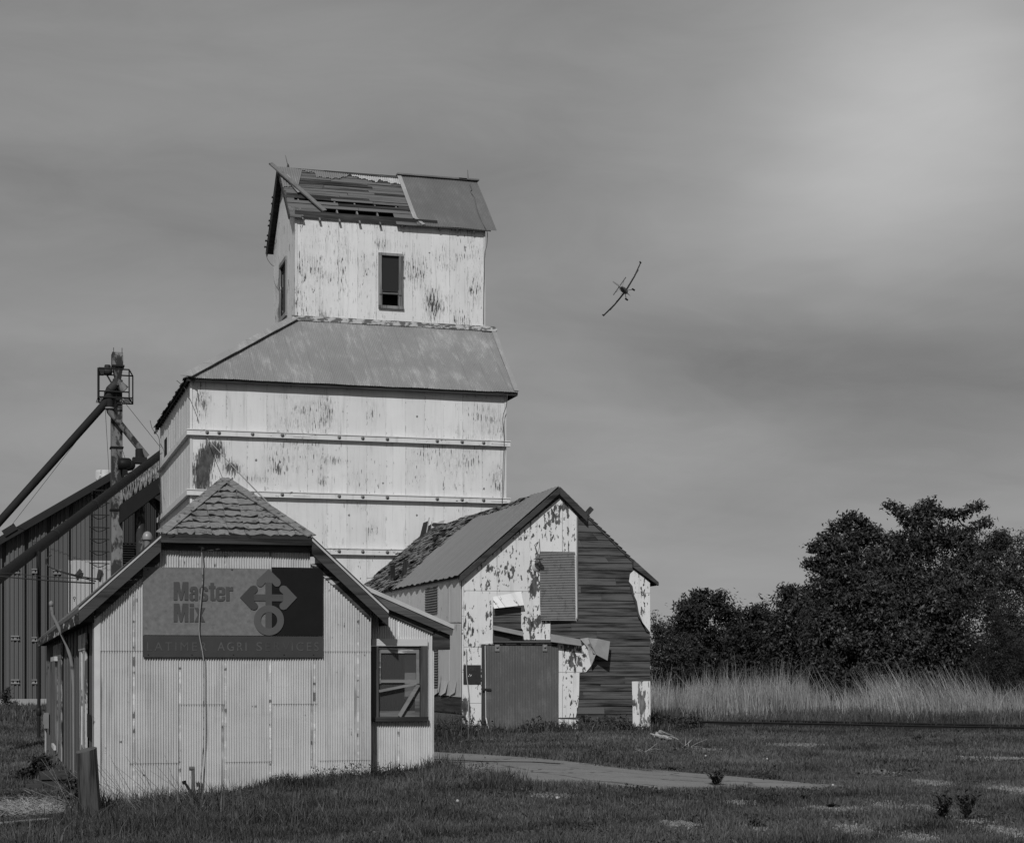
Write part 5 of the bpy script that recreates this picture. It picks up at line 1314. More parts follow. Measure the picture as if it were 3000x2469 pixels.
# distributor and spouts
sp_ = M(); yS = YLG-.55
g = lambda px, py, y=yS: Lg(px, py, y)
sp_.tube([g(345, 1112), g(343, 1130)], .2, 10); sp_.tube([g(343, 1122), g(322, 1142)], .18, 10); sp_.tube([g(345, 1122), g(366, 1143)], .17, 10, .2)
sp_.build('divider', RUST, leg)
sp_ = M(); sp_.tube([g(323, 1138), g(318, 1152), g(318, 1165)], .16, 10, .2); sp_.tube([g(318, 1160), g(321, 1198)], .22, 10, .15); sp_.tube([g(320, 1162), g(302, 1188)], .20, 10, .16); sp_.build('spout_head', RUSTD, leg)
sp_ = M(); a, b_ = g(304, 1186), g(-40, 1571); b_ = PY(-420, 1996, 70.0); sp_.tube([a, a.lerp(b_, .2), a.lerp(b_, .4), a.lerp(b_, .7), b_], .155, 12); sp_.build('long_spout', RUSTD, leg)
sp_ = M(); sp_.tube([g(320, 1196), g(322, 1206), g(334, 1220), g(430, 1338)], .135, 10); sp_.build('short_spout', RUST, leg)
sp_ = M(); c = g(409, 1315); sp_.tube([c, g(411, 1342)], .17, 10, .2); sp_.box(c.x-.28, c.x+.28, yS-.25, yS+.25, g(410, 1358).z, g(410, 1341).z); sp_.build('drop_box', RUSTD, leg)
cr = M(); z = g(320, 1196).z; cr.lathe((g(320, 1196).x, yS, z), [(.15, -.03), (.19, -.03), (.19, .03), (.15, .03)], 12); cr.build('collar', plain('collar', .25), leg)
# ladder hoops
for py in (1437, 1473, 1508, 1545, 1579, 1615, 1650):
    a, b_ = Lg(263, py-1, YLG-.1), Lg(321, py+1, YLG-.1); h_ = M(); h_.tube([a, b_], .022, 5)
    pts = [(a.x+.1+(b_.x-a.x-.2)*t, YLG+.0+.55*math.sin(math.pi*t), a.z-.02-.10*math.sin(math.pi*t)) for t in np.linspace(0, 1, 9)]
    h_.tube(pts, .015, 5); h_.build('ladder_hoop', plain('hoop steel', .02), leg)
h_ = M()
for px in (270, 311): h_.tube([Lg(px, 1430, YLG+.1), Lg(px, 1760, YLG+.1)], .016, 5)
h_.build('ladder_rail', plain('ladder rail', .03), leg)
gw = M()
gw.tube([Lg(308, 1190), Lg(312, 1260), Lg(320, 1395)], .01, 4)
tag(gw.build('guy_wire', CABM, base=Lg(308, 1190)), 'thin wire hanging nearly straight just left of the grain leg', 'wire')
gw = M(); a, b_ = Lg(355, 1166), PX(470, 1310, TL-.1); gw.tube([a, b_], .012, 4); tag(gw.build('guy_wire', CABM, base=a), 'thin guy wire from the leg platform across to the white elevator wall', 'wire')
gw = M(); a, b_ = Lg(303, 1190), Bn(34, 1538, YN-.5); gw.tube([a, b_], .010, 4); tag(gw.build('guy_wire', CABM, base=a), 'thin guy wire from the leg top down to the steel building roof', 'wire')
gw = M(); a, b_ = Lg(356, 1310), Lg(369, 1350); gw.tube([a, b_], .012, 4); tag(gw.build('guy_wire', CABM, base=a), 'short thin wire from the grain leg to the dark conveyor motor', 'wire')

# the long tube into the elevator wall
hole = PX(486, 1325, TL)
ho = M(); z1, z0 = PX(487, 1283, TL).z, PX(487, 1348, TL).z; ho.box(TL-.015, TL-.003, hole.y-.5, hole.y+.5, z0, z1); ho.build('spout_opening', plain('dark spout hole', .01), elev)
a = PX(487, 1318, TL+.4); b_ = PD(0, 1690, 47.0); e = b_+(b_-a)*.22
tb = M(); tb.tube([a, a.lerp(b_, .5), b_, e], .155, 16); tbt = thing('grain_tube', tuple(e), 'long straight dark tube slanting up into the elevator side wall', 'tube')
tb.build('pipe', plain('dark grey tube', .012, .7, .2, 2, rust=.03, thr=.62, stretch=(1, 1, 1)), tbt)
tb = M()
for t in (.28, .53, .75):
    q = a.lerp(b_, t); dd = (b_-a).normalized(); tb.tube([q-dd*.10, q+dd*.10], .168, 16)
tb.build('coupling', plain('tube coupling', .018, .7), tbt)
# pole under the tube
pa = PD(114, 1614, 50.0); 
po = M(); po.tube([(pa.x, pa.y, gz(pa.x, pa.y)-.3), (pa.x, pa.y, pa.z)], .052, 8); po.lathe((pa.x, pa.y, PD(114, 2085, 50).z), [(.052, -.1), (.075, -.08), (.075, .1), (.052, .12)], 8)
tag(po.build('support_pole', plain('black pipe pole', .018, .5), base=(pa.x, pa.y, gz(pa.x, pa.y))), 'thin black pole standing under the long dark tube at the left edge', 'pole')

# conveyor bridge between leg and elevator
YCV = 71.5
cvt = thing('conveyor_bridge', tuple(Lg(412, 1700, YCV)), 'latticed steel conveyor bridge between the grain leg and the white elevator', 'conveyor')
def Cv(px, py, y=YCV): return PY(px, py, y)
ends = ((352, 1412), (505, 1311)); lo_ = ((352, 1488), (505, 1378))
ch = M()
for yy in (YCV-.6, YCV+.6):
    for (p, q) in ((ends[0], ends[1]), (lo_[0], lo_[1])):
        a, b_ = Cv(p[0], p[1], YCV), Cv(q[0], q[1], YCV); a.y = b_.y = yy; ch.bar(a, b_, .06, .08)
ch.build('chord', plain('bridge chord', .12, .6, .4, 3, rust=.03, thr=.5), cvt)
lt_ = M(); n = 11
def cp(t, k, yy): 
    A_, B_ = (ends if k else lo_); a, b_ = Cv(*A_), Cv(*B_)
    q = a.lerp(b_, t); q.y = yy; return q
for yy in (YCV-.62, YCV+.62):
    for i in range(n):
        t0, t1 = i/n, (i+1)/n
        lt_.bar(cp(t0, 0, yy), cp(t0, 1, yy), .02, .05, up=(1, 0, 0)); lt_.bar(cp(t0, 0, yy), cp(t1, 1, yy), .02, .035, up=(1, 0, 0)); lt_.bar(cp(t0, 1, yy-.03), cp(t1, 0, yy-.03), .02, .035, up=(1, 0, 0))
lt_.build_each('lattice_bar', plain('pale lattice', .20, .6, .4, 6, rust=.10, thr=.52), cvt)
fl_ = M(); a, b_ = Cv(350, 1480), Cv(505, 1370)
for q, w_ in ((a, 0), ): pass
fl_.poly([(a.x, YCV-.7, a.z-.02), (b_.x, YCV-.7, b_.z-.02), (b_.x, YCV-.7, b_.z-.62), (a.x, YCV-.7, a.z-.75)], (0, 1.4, 0)); fl_.build('trough', plain('dark trough', .015, .7), cvt)
tp = M(); a, b_ = Cv(362, 1402), Cv(505, 1309); a.y = b_.y = YCV-.66; tp.bar(a, b_, .12, .07); tp.build('walkway_edge', plain('pale edge', .30, .6, .3, 4, rust=.1, thr=.5), cvt)
mo = M(); c = Cv(366, 1360, YCV-.2); mo.lathe(c, [(0, -.28), (.22, -.26), (.26, -.1), (.26, .16), (.2, .25), (0, .26)], 14, 'x'); mo.lathe(c+Vector((.2, -.1, -.05)), [(0, -.12), (.2, -.1), (.2, .1), (0, .12)], 12, 'y'); mo.bar(c+Vector((0, 0, -.2)), c+Vector((0, 0, -.6)), .3, .2, up=(1, 0, 0)); mo.build('motor', plain('black motor', .012, .5), cvt)
po = M(); a = Cv(412, 1450); po.tube([(a.x, YCV, a.z), (a.x, YCV, -.3)], .19, 12); po.build('support_column', RUST, cvt)
for (p, q) in (((412, 1440), (470, 1505)), ((412, 1470), (480, 1440)), ((425, 1460), (468, 1420))):
    po = M(); po.bar(Cv(*p), Cv(*q), .06, .08); po.build('brace', plain('brace steel', .04, .6), cvt)

# overhead wires at the left
def wire(pts, r, lab, D0=30):
    P_ = [PD(px, py, D) for px, py, D in pts]; return cable('wire', P_, r, lab, 'wire', plain('black wire', .015, .5))
q = Vector(rp(PY(273, 1708, YO+4).x if False else XC-1.55, YO+3.2)); 
Dq = 29.0
wire([(-40, 1684, 46), (90, 1696, 38), (200, 1704, 32), (276, 1708, Dq)], .014, 'thick twisted black power wire running in from the left edge to the office roof')
wire([(-40, 1675, 46), (60, 1682, 40), (130, 1688, 35), (220, 1693, 31), (292, 1694, Dq)], .007, 'thin black wire just above the thick twisted one at the left')
wire([(150, 1626, 34), (138, 1634, 33.5), (134, 1645, 33), (140, 1656, 32.5), (165, 1670, 31.5), (205, 1683, 30), (240, 1692, 29.5), (280, 1702, Dq)], .011, 'black wire curling in a hook beside the ribbed steel wall')
wire([(146, 1628, 34), (136, 1640, 33.4), (146, 1660, 32.4), (190, 1676, 30.6), (240, 1688, 29.5), (286, 1697, Dq)], .009, 'second hooked wire lying close above the first hooked one')

# ------------------------------------------------------------ rail line
ra, rb_ = PG(1900, 2113, .13), PG(3010, 2132, .13)
dr2 = (rb_-ra); dr2.z = 0; dr2.normalize(); nr = Vector((-dr2.y, dr2.x, 0))
if nr.y < 0: nr = -nr
RLM = plain('rusty rail', .022, .6, .4, 4)
trk = thing('railway_track', tuple(ra), 'rusty rail line half hidden in the grass right of the shed', 'railway track')
for off in (0, 1.5):
    r_ = M(); A_ = ra-dr2*26; n = 60
    for (w0, w1, z0, z1) in ((-.035, .035, .115, .145), (-.01, .01, .04, .115), (-.07, .07, .01, .04)):
        for k in range(n):
            p, q = A_+dr2*(k*1.6)+nr*off, A_+dr2*(k*1.6+1.6)+nr*off
            zp, zq = [gz(v.x, v.y)*.35+.09 for v in (p, q)]; zp -= .0; zq -= .0
            r_.add([(p.x+nr.x*w, p.y+nr.y*w, zp+z) for w in (w0, w1) for z in (z0, z1)]+[(q.x+nr.x*w, q.y+nr.y*w, zq+z) for w in (w0, w1) for z in (z0, z1)],
                   [(0, 1, 5, 4), (2, 6, 7, 3), (1, 3, 7, 5), (0, 4, 6, 2)], .5)
    r_.build('rail', RLM, trk)

# ------------------------------------------------------------ crop duster
ap_c = PD(1829, 851, 380.0)
plane = thing('crop_duster', tuple(ap_c), 'small low wing crop duster banking steeply in the sky', 'airplane')
zc_ = (Vector((1, 0, 0))*CS+Vector((0, -1, 0))*SN); fc_ = Vector((SN, CS, 0)); uc_ = Vector((0, 0, 1))
wing_d = (zc_*.575+uc_*.818).normalized(); up_d = (zc_*-.818+uc_*.575).normalized(); fw_d = fc_
# nose down a little towards the wheels' side so that the tail shows above the wing
ang = math.radians(6.5); fw2 = (fw_d*math.cos(ang)-up_d*math.sin(ang)).normalized(); up2 = (up_d*math.cos(ang)+fw_d*math.sin(ang)).normalized()
fw3 = (fw2*math.cos(.17)+wing_d*math.sin(.17)).normalized()
def AP(x, y, z): return ap_c+wing_d*x+fw3*y+up2*z
PM = plain('aircraft paint dark', .05, .4, .2, .5, spec=.5); PMD = plain('aircraft black', .012, .5)
def apm(name, mb, m, par=None):
    mb.v = [tuple(AP(*v)) for v in mb.v]; return mb.build(name, m, par or plane)
fu = M(); sec = [(3.1, .12, .12, 0), (2.9, .42, .42, 0), (2.0, .55, .60, .0), (.8, .62, .72, .1), (-.6, .62, .80, .15), (-1.8, .52, .66, .15), (-3.6, .32, .42, .15), (-5.4, .12, .24, .2)]
n = 14; vs = []
for y, w_, h_, z in sec:
    for j in range(n): t = 2*math.pi*j/n; vs.append((w_*math.cos(t), y, z+h_*math.sin(t)))
fu.add(vs, [(i*n+j, i*n+(j+1) % n, (i+1)*n+(j+1) % n, (i+1)*n+j) for i in range(len(sec)-1) for j in range(n)]+[tuple(range(n)), tuple(range(n*len(sec)-1, n*len(sec)-n-1, -1))], .5, True)
apm('fuselage', fu, PM)
cn = M(); vs = []
secc = [(.9, .30, .70), (.5, .42, 1.15), (-.3, .45, 1.30), (-1.1, .40, 1.20), (-1.9, .25, .8)]
for y, w_, h_ in secc:
    for j in range(7): t = math.pi*j/6; vs.append((w_*math.cos(t), y, .55+(h_-.55)*math.sin(t)))
cn.add(vs, [(i*7+j, i*7+j+1, (i+1)*7+j+1, (i+1)*7+j) for i in range(4) for j in range(6)], .3, True); apm('canopy', cn, plain('canopy glass', .03, .1, .1, spec=.9))
for sg in (-1, 1):
    wg = M(); st_ = [(.4, 1.0, -.30, .13), (3.8, .9, -.05, .10), (7.0, .7, .58, .04)]
    vs = []
    for x, cch, z, t in st_:
        for yy, zz in ((.9, 0), (.55, t), (-.2, t*.9), (-cch, 0), (-.2, -t*.6), (.5, -t*.7)): vs.append((sg*x, yy, z+zz))
    k = 6; wg.add(vs, [(i*k+j, i*k+(j+1) % k, (i+1)*k+(j+1) % k, (i+1)*k+j) for i in range(2) for j in range(k)]+[tuple(range(12, 18))], .5, False); w_o = apm('wing', wg, PM)
    tp_ = M(); tp_.box(*(sorted((sg*6.85, sg*7.15))), -.9, .7, .52, .76); apm('wing_tip', tp_, PMD, w_o)
    bm = M(); yy = -1.5
    bm.tube([(sg*.4, yy, -.62), (sg*5.3, yy, -.25)], .06, 5)
    for x in (1.4, 2.9, 4.0, 5.3): bm.tube([(sg*x, -.8, -.3+x*.09), (sg*x, yy, -.64+x*.075)], .06, 4)
    for k in range(22): x = .5+k*.22; bm.tube([(sg*x, yy, -.65+x*.075), (sg*x, yy-.03, -.74+x*.075)], .015, 4)
    apm('spray_boom', bm, plain('boom', .03))
    gr_ = M(); gr_.tube([(sg*.45, .9, -.4), (sg*1.25, 1.0, -1.25)], .06, 6); gr_.lathe((sg*1.3, 1.0, -1.35), [(0, -.2), (.34, -.18), (.42, 0), (.34, .18), (0, .2)], 14, 'x'); apm('main_wheel', gr_, PMD)
sb2 = M(); sb2.box(-2.35, 2.35, -5.4, -4.8, .40, .50); apm('stabiliser', sb2, PM)
for sg in (-1, 1): s_ = M(); s_.tube([(sg*.2, -5.1, -.1), (sg*1.5, -5.1, .33)], .03, 4); apm('stabiliser_strut', s_, PM)
fn = M(); fn.poly([(-.12, -5.9, -.1), (-.12, -3.6, .45), (-.12, -4.8, 2.0), (-.12, -5.8, 2.1)], (.24, 0, 0), .4); apm('fin', fn, PM)
tw = M(); tw.tube([(0, -5.3, 0), (0, -5.45, -.5)], .05, 5); tw.lathe((0, -5.5, -.55), [(0, -.06), (.14, -.05), (.14, .05), (0, .06)], 10, 'x'); apm('tail_wheel', tw, PMD)
pr = M()
for k in range(3):
    t = .4+k*2*math.pi/3; pr.poly([(.08*math.cos(t+1.57), 3.15, .08*math.sin(t+1.57)), (.12*math.cos(t+1.57)+.7*math.cos(t), 3.18, .12*math.sin(t+1.57)+.7*math.sin(t)), (1.35*math.cos(t), 3.16, 1.35*math.sin(t)), (.08*math.cos(t-1.57), 3.12, .08*math.sin(t-1.57))], (0, .03, 0))
apm('propeller', pr, PMD)

# ------------------------------------------------------------ small things near the office
D0 = 20.6
pw = PD(262, 2400, D0); px0_, px1_ = PD(233, 2300, D0), PD(293, 2300, D0)
post = M(); cx, cy = pw.x, pw.y; zg = gz(cx, cy); zt_ = ZE+(HZ-2196)*D0/F; rad = (px1_-px0_).length/2
n = 24; rows = 14; vs = []
lean = (PD(225+30, 2200, D0)-PD(255+12, 2400, D0))
for i in range(rows+1):
    t = i/rows; z = zg-.2+(zt_-zg+.2)*t; c0 = PD(270-18*t, 2300, D0)
    for j in range(n):
        a = 2*math.pi*j/n; r_ = rad*(1.06-.06*t)*(1+.03*math.sin(a*7+t*2)+.02*math.sin(a*13)-.03*(math.sin(a*4+1) > .93))
        zz = z+(.035*math.cos(a-.5) if i == rows else 0)
        vs.append((c0.x+r_*math.cos(a), c0.y+r_*math.sin(a), zz))
post.add(vs, [(i*n+j, i*n+(j+1) % n, (i+1)*n+(j+1) % n, (i+1)*n+j) for i in range(rows) for j in range(n)], .5, False)
post.add(vs[-n:], [tuple(range(n))], .9)
tag(post.build('wooden_post', wood('creosoted post', .004, .085, 'z', gs=.8), base=(cx, cy, zg)), 'thick weathered wooden post leaning in tall grass beside the office corner', 'post')
# concrete steps
CST = plain('dark painted concrete', .055, .8, .35, 4, rust=.02, thr=.55)
st = M(); a = PD(123, 2350, 26.5); b_ = PD(194, 2350, 26.5); z1 = ZE+(HZ-2271)*26.5/F; zt2 = ZE+(HZ-2302)*26.0/F
def blk(mb, p, q, dep, z1):
    mb.box(p.x, q.x, p.y, p.y+dep, -.7, z1-.06); mb.box(p.x-.02, q.x+.02, p.y-.03, p.y+dep, z1-.06, z1)
blk(st, a, b_, 1.2, z1); c = PD(80, 2350, 26.3); d_ = PD(123, 2350, 26.3); blk(st, c, Vector((a.x-.03, d_.y, 0)), 1.0, zt2)
e = PD(32, 2350, 26.2); blk(st, e, Vector((c.x-.03, e.y, 0)), 1.0, ZE+(HZ-2331)*26.2/F)
for k in range(14): q = (c.x+random.random()*.3, c.y+random.random()*.5, zt2); st.box(q[0], q[0]+.03, q[1], q[1]+.03, zt2-.001, zt2+.012)
tag(st.build('concrete_steps', CST, base=(a.x, a.y, -.2)), 'dark stepped concrete blocks beside the office side door', 'steps')
# low pipe with a tee in front of the wall, leaning rod
pi_ = M(); q = PY(568, 2360, YO-.25); zz = PY(563, 2250, YO-.25).z; t_ = PY(566, 2250, YO-.25)
pi_.tube([q, t_], .022, 8); pi_.tube([t_+Vector((-.05, 0, 0)), t_+Vector((.02, 0, 0))], .028, 8); tag(pi_.build('stub_pipe', plain('stub pipe', .10, .7, .3), base=q), 'short upright pipe stub in front of the office wall', 'pipe')
rd_ = M(); a = PD(541, 2291, 21.5); b_ = PD(615, 2390, 21.0); b_.z = gz(b_.x, b_.y)-.05; rd_.tube([a, b_], .016, 8); rd_.tube([a+Vector((0, 0, -.02)), a+Vector((-.01, 0, .02))], .026, 8)
tag(rd_.build('leaning_rod', plain('leaning rod', .012, .5), base=b_), 'black iron rod leaning out of the grass near the office wall', 'rod')
# boards on the ground left
for (p, q, w_, lab, mm) in (((0, 2412), (146, 2400), .13, 'pale flat board lying on the ground at the left edge', wood('pale ground board', .14, .28, 'x')), ((90, 2398), (170, 2399), .09, 'thin dark lath beside the straw at the left', wood('dark ground lath', .05, .12, 'x'))):
    a, b_ = PG(*p, .03), PG(*q, .03); bo = M(); bo.bar(a, b_, w_, .03); tag(bo.build('board', mm, base=a), lab, 'board')
# debris right of the shed
LOG = wood('bleached log', .12, .32, 'x', tint=.8)
lg = M(); a, b_ = PG(1922, 2150, .16), PG(1984, 2168, .05)
for k in range(16):
    o1 = Vector((random.gauss(0, .05), random.gauss(0, .06), random.gauss(0, .045))); t0 = random.uniform(0, .25); t1 = random.uniform(.55, 1.0)
    p, q = a.lerp(b_, t0)+o1, a.lerp(b_, t1)+o1*.8; lg.tube([p, p.lerp(q, .5)+Vector((0, 0, random.uniform(-.03, .03))), q], random.uniform(.02, .055), 6, random.uniform(.006, .03))
tag(lg.build('log', LOG, base=a), 'pale splintered log lying by the right corner of the shed', 'log')
BR_ = plain('pale twigs', .28, .8, .3, 5)
for (c0, lab) in (((1892, 2205), 'pale branching twig in the grass below the right corner of the shed'), ((2010, 2190), 'angular pale dead branch on the grass right of the log')):
    tw_ = M(); o_ = PG(*c0, .02); s_ = 1
    for k in range(7):
        e_ = o_+Vector((random.uniform(-.35, .45), random.uniform(-.2, .2), random.uniform(.02, .26))); tw_.tube([o_+Vector((random.uniform(-.1, .1), 0, 0)), (o_+e_)/2+Vector((0, 0, random.uniform(0, .03))), e_], .008, 5, .003)
    tag(tw_.build('twig', BR_, base=o_), lab, 'branch')
bk2 = M(); o_ = PG(2115, 2195, .0); bk2.box(o_.x-.22, o_.x+.22, o_.y, o_.y+.2, o_.z-.02, o_.z+.07); tag(bk2.build('timber_block', wood('dark block', .01, .05, 'x'), base=o_), 'small dark timber block lying on the grass right of the shed', 'block')
# ------------------------------------------------------------ grass and other growth
def blades(X, D, h, w, tone, name, material, label=None, kind='stuff', cat=None, lean=.35, segs=2, zoff=0, ldir=None):
    n = len(X); x = X*CS+D*SN; y = -X*SN+D*CS; z = gnd(x, y)+zoff
    az = rng.uniform(0, 2*np.pi, n); ln = h*np.abs(rng.normal(0, lean, n))
    dx, dy = np.cos(az)*ln, np.sin(az)*ln
    if ldir is not None: dx = dx+ldir[0]*h; dy = dy+ldir[1]*h
    # blade faces roughly across the view, with spread
    fa = rng.normal(0, .7, n)-math.atan(T); wx, wy = np.cos(fa)*w/2, np.sin(fa)*w/2
    P = np.zeros((n, 8, 3))
    def pt(t, k, s):
        bx = x+dx*t**1.8; by = y+dy*t**1.8; bz = z+h*t*(1-.25*np.clip(ln/np.maximum(h, 1e-3), 0, 1)*t)
        return np.stack([bx+s*wx*k, by+s*wy*k, bz], 1)
    P[:, 0] = pt(0, 1, -1); P[:, 1] = pt(0, 1, 1); P[:, 2] = pt(.55, .8, 1); P[:, 3] = pt(.55, .8, -1)
    P[:, 4] = P[:, 3]; P[:, 5] = P[:, 2]; P[:, 6] = pt(1, .12, 1); P[:, 7] = pt(1, .12, -1)
    V = P.reshape(-1, 3); r = np.repeat(tone, 2)
    o = numpy_mesh(name, V, 4, r, material, base=(float(x.mean()), float(y.mean()), 0))
    o['kind'] = kind
    if label: o['label'] = label
    if cat: o['category'] = cat
    return o
ex = [(XL-.02, XR+.02, YO, YB), (XR, XA+.02, YA, YA+5.2), (SL_, SR_, Y1, YSB), (TL, TR, YT, YTB)]
def free(X, D):
    x = X*CS+D*SN; y = -X*SN+D*CS; ok = np.ones(len(X), bool)
    for a, b, c, d in ex: ok &= ~((x > a) & (x < b) & (y > c) & (y < d))
    return ok
slab_lo = np.array([toXD(*PG(*p)[:2]) for p in [(1180, 2262), (1272, 2266), (1413, 2273), (1567, 2288), (1712, 2304), (1968, 2311), (2280, 2312), (2430, 2311)]])
slab_up = np.array([toXD(*PG(*p)[:2]) for p in [(1180, 2200), (1272, 2208), (1420, 2217), (1567, 2227), (1700, 2241), (1797, 2251), (1960, 2267), (2139, 2282), (2280, 2295), (2395, 2305), (2430, 2308)]])
def onslab(X, D):
    px = X/D*F+1500
    lo = np.interp(px, slab_lo[:, 0]/slab_lo[:, 1]*F+1500, slab_lo[:, 1]); up = np.interp(px, slab_up[:, 0]/slab_up[:, 1]*F+1500, slab_up[:, 1])
    return (px > 1180) & (px < 2425) & (D > lo) & (D < up)
def sample(n, D0, D1, p0=-80, p1=3080, power=1.0):
    D = D0+(D1-D0)*rng.random(n)**power; px = rng.uniform(p0, p1, n); return (px-1500)/F*D, D
def nz(X, D, s, seed):
    v = 0
    for k in range(4):
        a = seed*1.7+k*2.1; f = s*1.8**k
        v = v+np.sin(X*f*math.cos(a)+D*f*math.sin(a)+a*3+1.3*np.sin(D*f*.7*math.cos(a)-X*f*.6+a))/1.4**k
    return v/2.6
def bareg(X, D):
    r = bare(X, D)
    for sh in (.3, .6, .9): r = np.maximum(r, bare(X, D+sh*(D/24)))
    return r
GR = leafmat('grass', .013, .145, .6, .25)
X, D = sample(150000, 16.6, 30, power=1.25)
k = free(X, D) & ~onslab(X, D); X, D = X[k], D[k]
b_ = bareg(X, D); pn = nz(X, D, .9, 1); px = X/D*F+1500
keep = rng.random(len(X)) > b_*.93+np.clip(-.3-pn, 0, 1)*.45; X, D, pn, px, b_ = X[keep], D[keep], pn[keep], px[keep], b_[keep]
h = .055+.035*rng.random(len(X))+.035*np.clip(pn, 0, 1)
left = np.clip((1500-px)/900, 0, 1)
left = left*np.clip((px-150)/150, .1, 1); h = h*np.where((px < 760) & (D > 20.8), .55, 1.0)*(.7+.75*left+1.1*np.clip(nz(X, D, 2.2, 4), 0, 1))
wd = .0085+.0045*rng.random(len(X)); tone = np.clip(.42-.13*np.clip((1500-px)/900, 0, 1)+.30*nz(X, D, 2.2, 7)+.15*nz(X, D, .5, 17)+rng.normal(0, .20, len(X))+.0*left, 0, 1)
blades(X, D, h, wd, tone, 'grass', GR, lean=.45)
X, D = sample(150000, 29, 56, power=.95)
k = free(X, D) & ~onslab(X, D); X, D = X[k], D[k]; b_ = bareg(X, D); pn = nz(X, D, .6, 2); keep = rng.random(len(X)) > b_*.9+np.clip(-.35-pn, 0, 1)*.4; X, D, pn = X[keep], D[keep], pn[keep]
h = (.06+.05*rng.random(len(X))+.05*np.clip(pn, 0, 1)); tone = np.clip(.45+.28*nz(X, D, 1.1, 3)+.15*nz(X, D, .3, 13)+rng.normal(0, .18, len(X)), 0, 1)
blades(X, D, h, .016+.008*rng.random(len(X)), tone, 'grass', GR, lean=.45)
X, D = sample(30000, 55, 84); k = free(X, D); X, D = X[k], D[k]
blades(X, D, .10+.14*rng.random(len(X)), .04+0*X, np.clip(.42+rng.normal(0, .2, len(X)), 0, 1), 'grass', GR, lean=.4)
# taller grass along the walls and round the post
def along(pts, n, spread, h0, h1, tone=.33, w=.010, name='tall_grass', lean=.35, lighter=.06):
    P_ = np.array([toXD(*p[:2]) for p in pts]); L = np.concatenate([[0], np.cumsum(np.hypot(*np.diff(P_, axis=0).T))])
    t = rng.random(n)*L[-1]; X = np.interp(t, L, P_[:, 0])+rng.normal(0, spread, n)*.6; D = np.interp(t, L, P_[:, 1])+rng.normal(0, spread, n)
    k = free(X, D); X, D = X[k], D[k]; c = nz(X, D, 3.5, 5); kk = rng.random(len(X)) < .35+.8*np.clip(c+.4, 0, 1); X, D, c = X[kk], D[kk], c[kk]
    h = h0+(h1-h0)*rng.random(len(X))**2.2*(.6+.6*np.clip(c+.5, 0, 1)); tn = np.clip(tone+.1*c+rng.normal(0, .16, len(X)), 0, 1)
    tn = np.where(rng.random(len(X)) < lighter, .9, tn)
    return blades(X, D, h, w*(.6+.8*rng.random(len(X))), tn, name, GR, lean=lean)
w0, w1 = Vector((XL, YO-.16, 0)), Vector((XR, YO-.16, 0))
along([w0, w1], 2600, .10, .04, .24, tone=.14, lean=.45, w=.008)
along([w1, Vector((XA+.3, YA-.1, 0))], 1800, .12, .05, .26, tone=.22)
along([PG(1280, 2272), PG(1400, 2280), PG(1500, 2292)], 2500, .25, .05, .22, tone=.2)
along([PG(200, 2466), PG(420, 2430), PG(640, 2420), PG(900, 2400)], 7000, .6, .08, .30, tone=.27, lean=.5)
along([PG(240, 2400), PG(520, 2395), PG(680, 2385)], 3200, .4, .08, .42, tone=.25, lean=.5, lighter=.10)
along([Vector((SL_, Y1-.3, 0)), Vector((SR_+.5, Y1-.3, 0))], 6500, .45, .06, .38, tone=.20, w=.018, lighter=.05)
along([PG(1280, 2165), PG(1350, 2160)], 2600, .8, .1, .6, tone=.2, w=.018)
along([PG(1280, 2195), PG(1450, 2205), PG(1700, 2225), PG(1900, 2245)], 4000, .5, .05, .22, tone=.25, w=.014)
along([PG(1960, 2128), PG(2150, 2125), PG(3050, 2150)], 8000, .6, .04, .15, tone=.40, w=.02)
along([PG(0, 2090), PG(120, 2100)], 3000, 2.5, .1, .5, tone=.3, w=.03)
along([PG(100, 2290), PG(20, 2300), PG(0, 2280)], 2500, 1.2, .05, .16, tone=.25, w=.014)
# long thin seed stalks leaning left, round the post
DRY = leafmat('dry grass', .06, .42, .7, .2)
def stalks(spec, name, material):
    tb_ = M()
    for (bx, by, tx, ty, D_) in spec:
        a = PD(bx, by, D_); a.z = gz(a.x, a.y); b__ = PD(tx, ty, D_); m_ = a.lerp(b__, .5)+Vector((0, 0, .04)); tb_.tube([a, m_, b__], .0035, 4, .0018, caps=False)
    return tb_.build(name, material, base=tuple(a))
sp_l = []
for k in range(46):
    bx = random.uniform(190, 620); sp_l.append((bx, 2400+random.uniform(-10, 30), bx-random.uniform(60, 190)*random.choice([1, 1, .4]), 2400-random.uniform(70, 190), random.uniform(20.4, 22.8)))
o = stalks(sp_l, 'seed_stalks', leafmat('seed stalks', .07, .22)); o['kind'] = 'stuff'
# straw heap
tb_ = M()
for k in range(900):
    c = PG(random.uniform(-30, 170)+random.gauss(0, 18), 2372+random.gauss(0, 9)); f = random.random(); c.z += .01+.05*abs(random.gauss(0, 1))*max(0, 1-abs((c.x-PG(70, 2370).x))/1.0)
    a = random.uniform(0, 3.14); L_ = random.uniform(.05, .16); d_ = Vector((math.cos(a)*L_, math.sin(a)*L_, random.uniform(-.03, .05)))
    tb_.bar(c-d_, c+d_, .006, .003, r=random.random())
o = tb_.build('straw', leafmat('straw', .14, .42), base=PG(70, 2372)); o['kind'] = 'stuff'
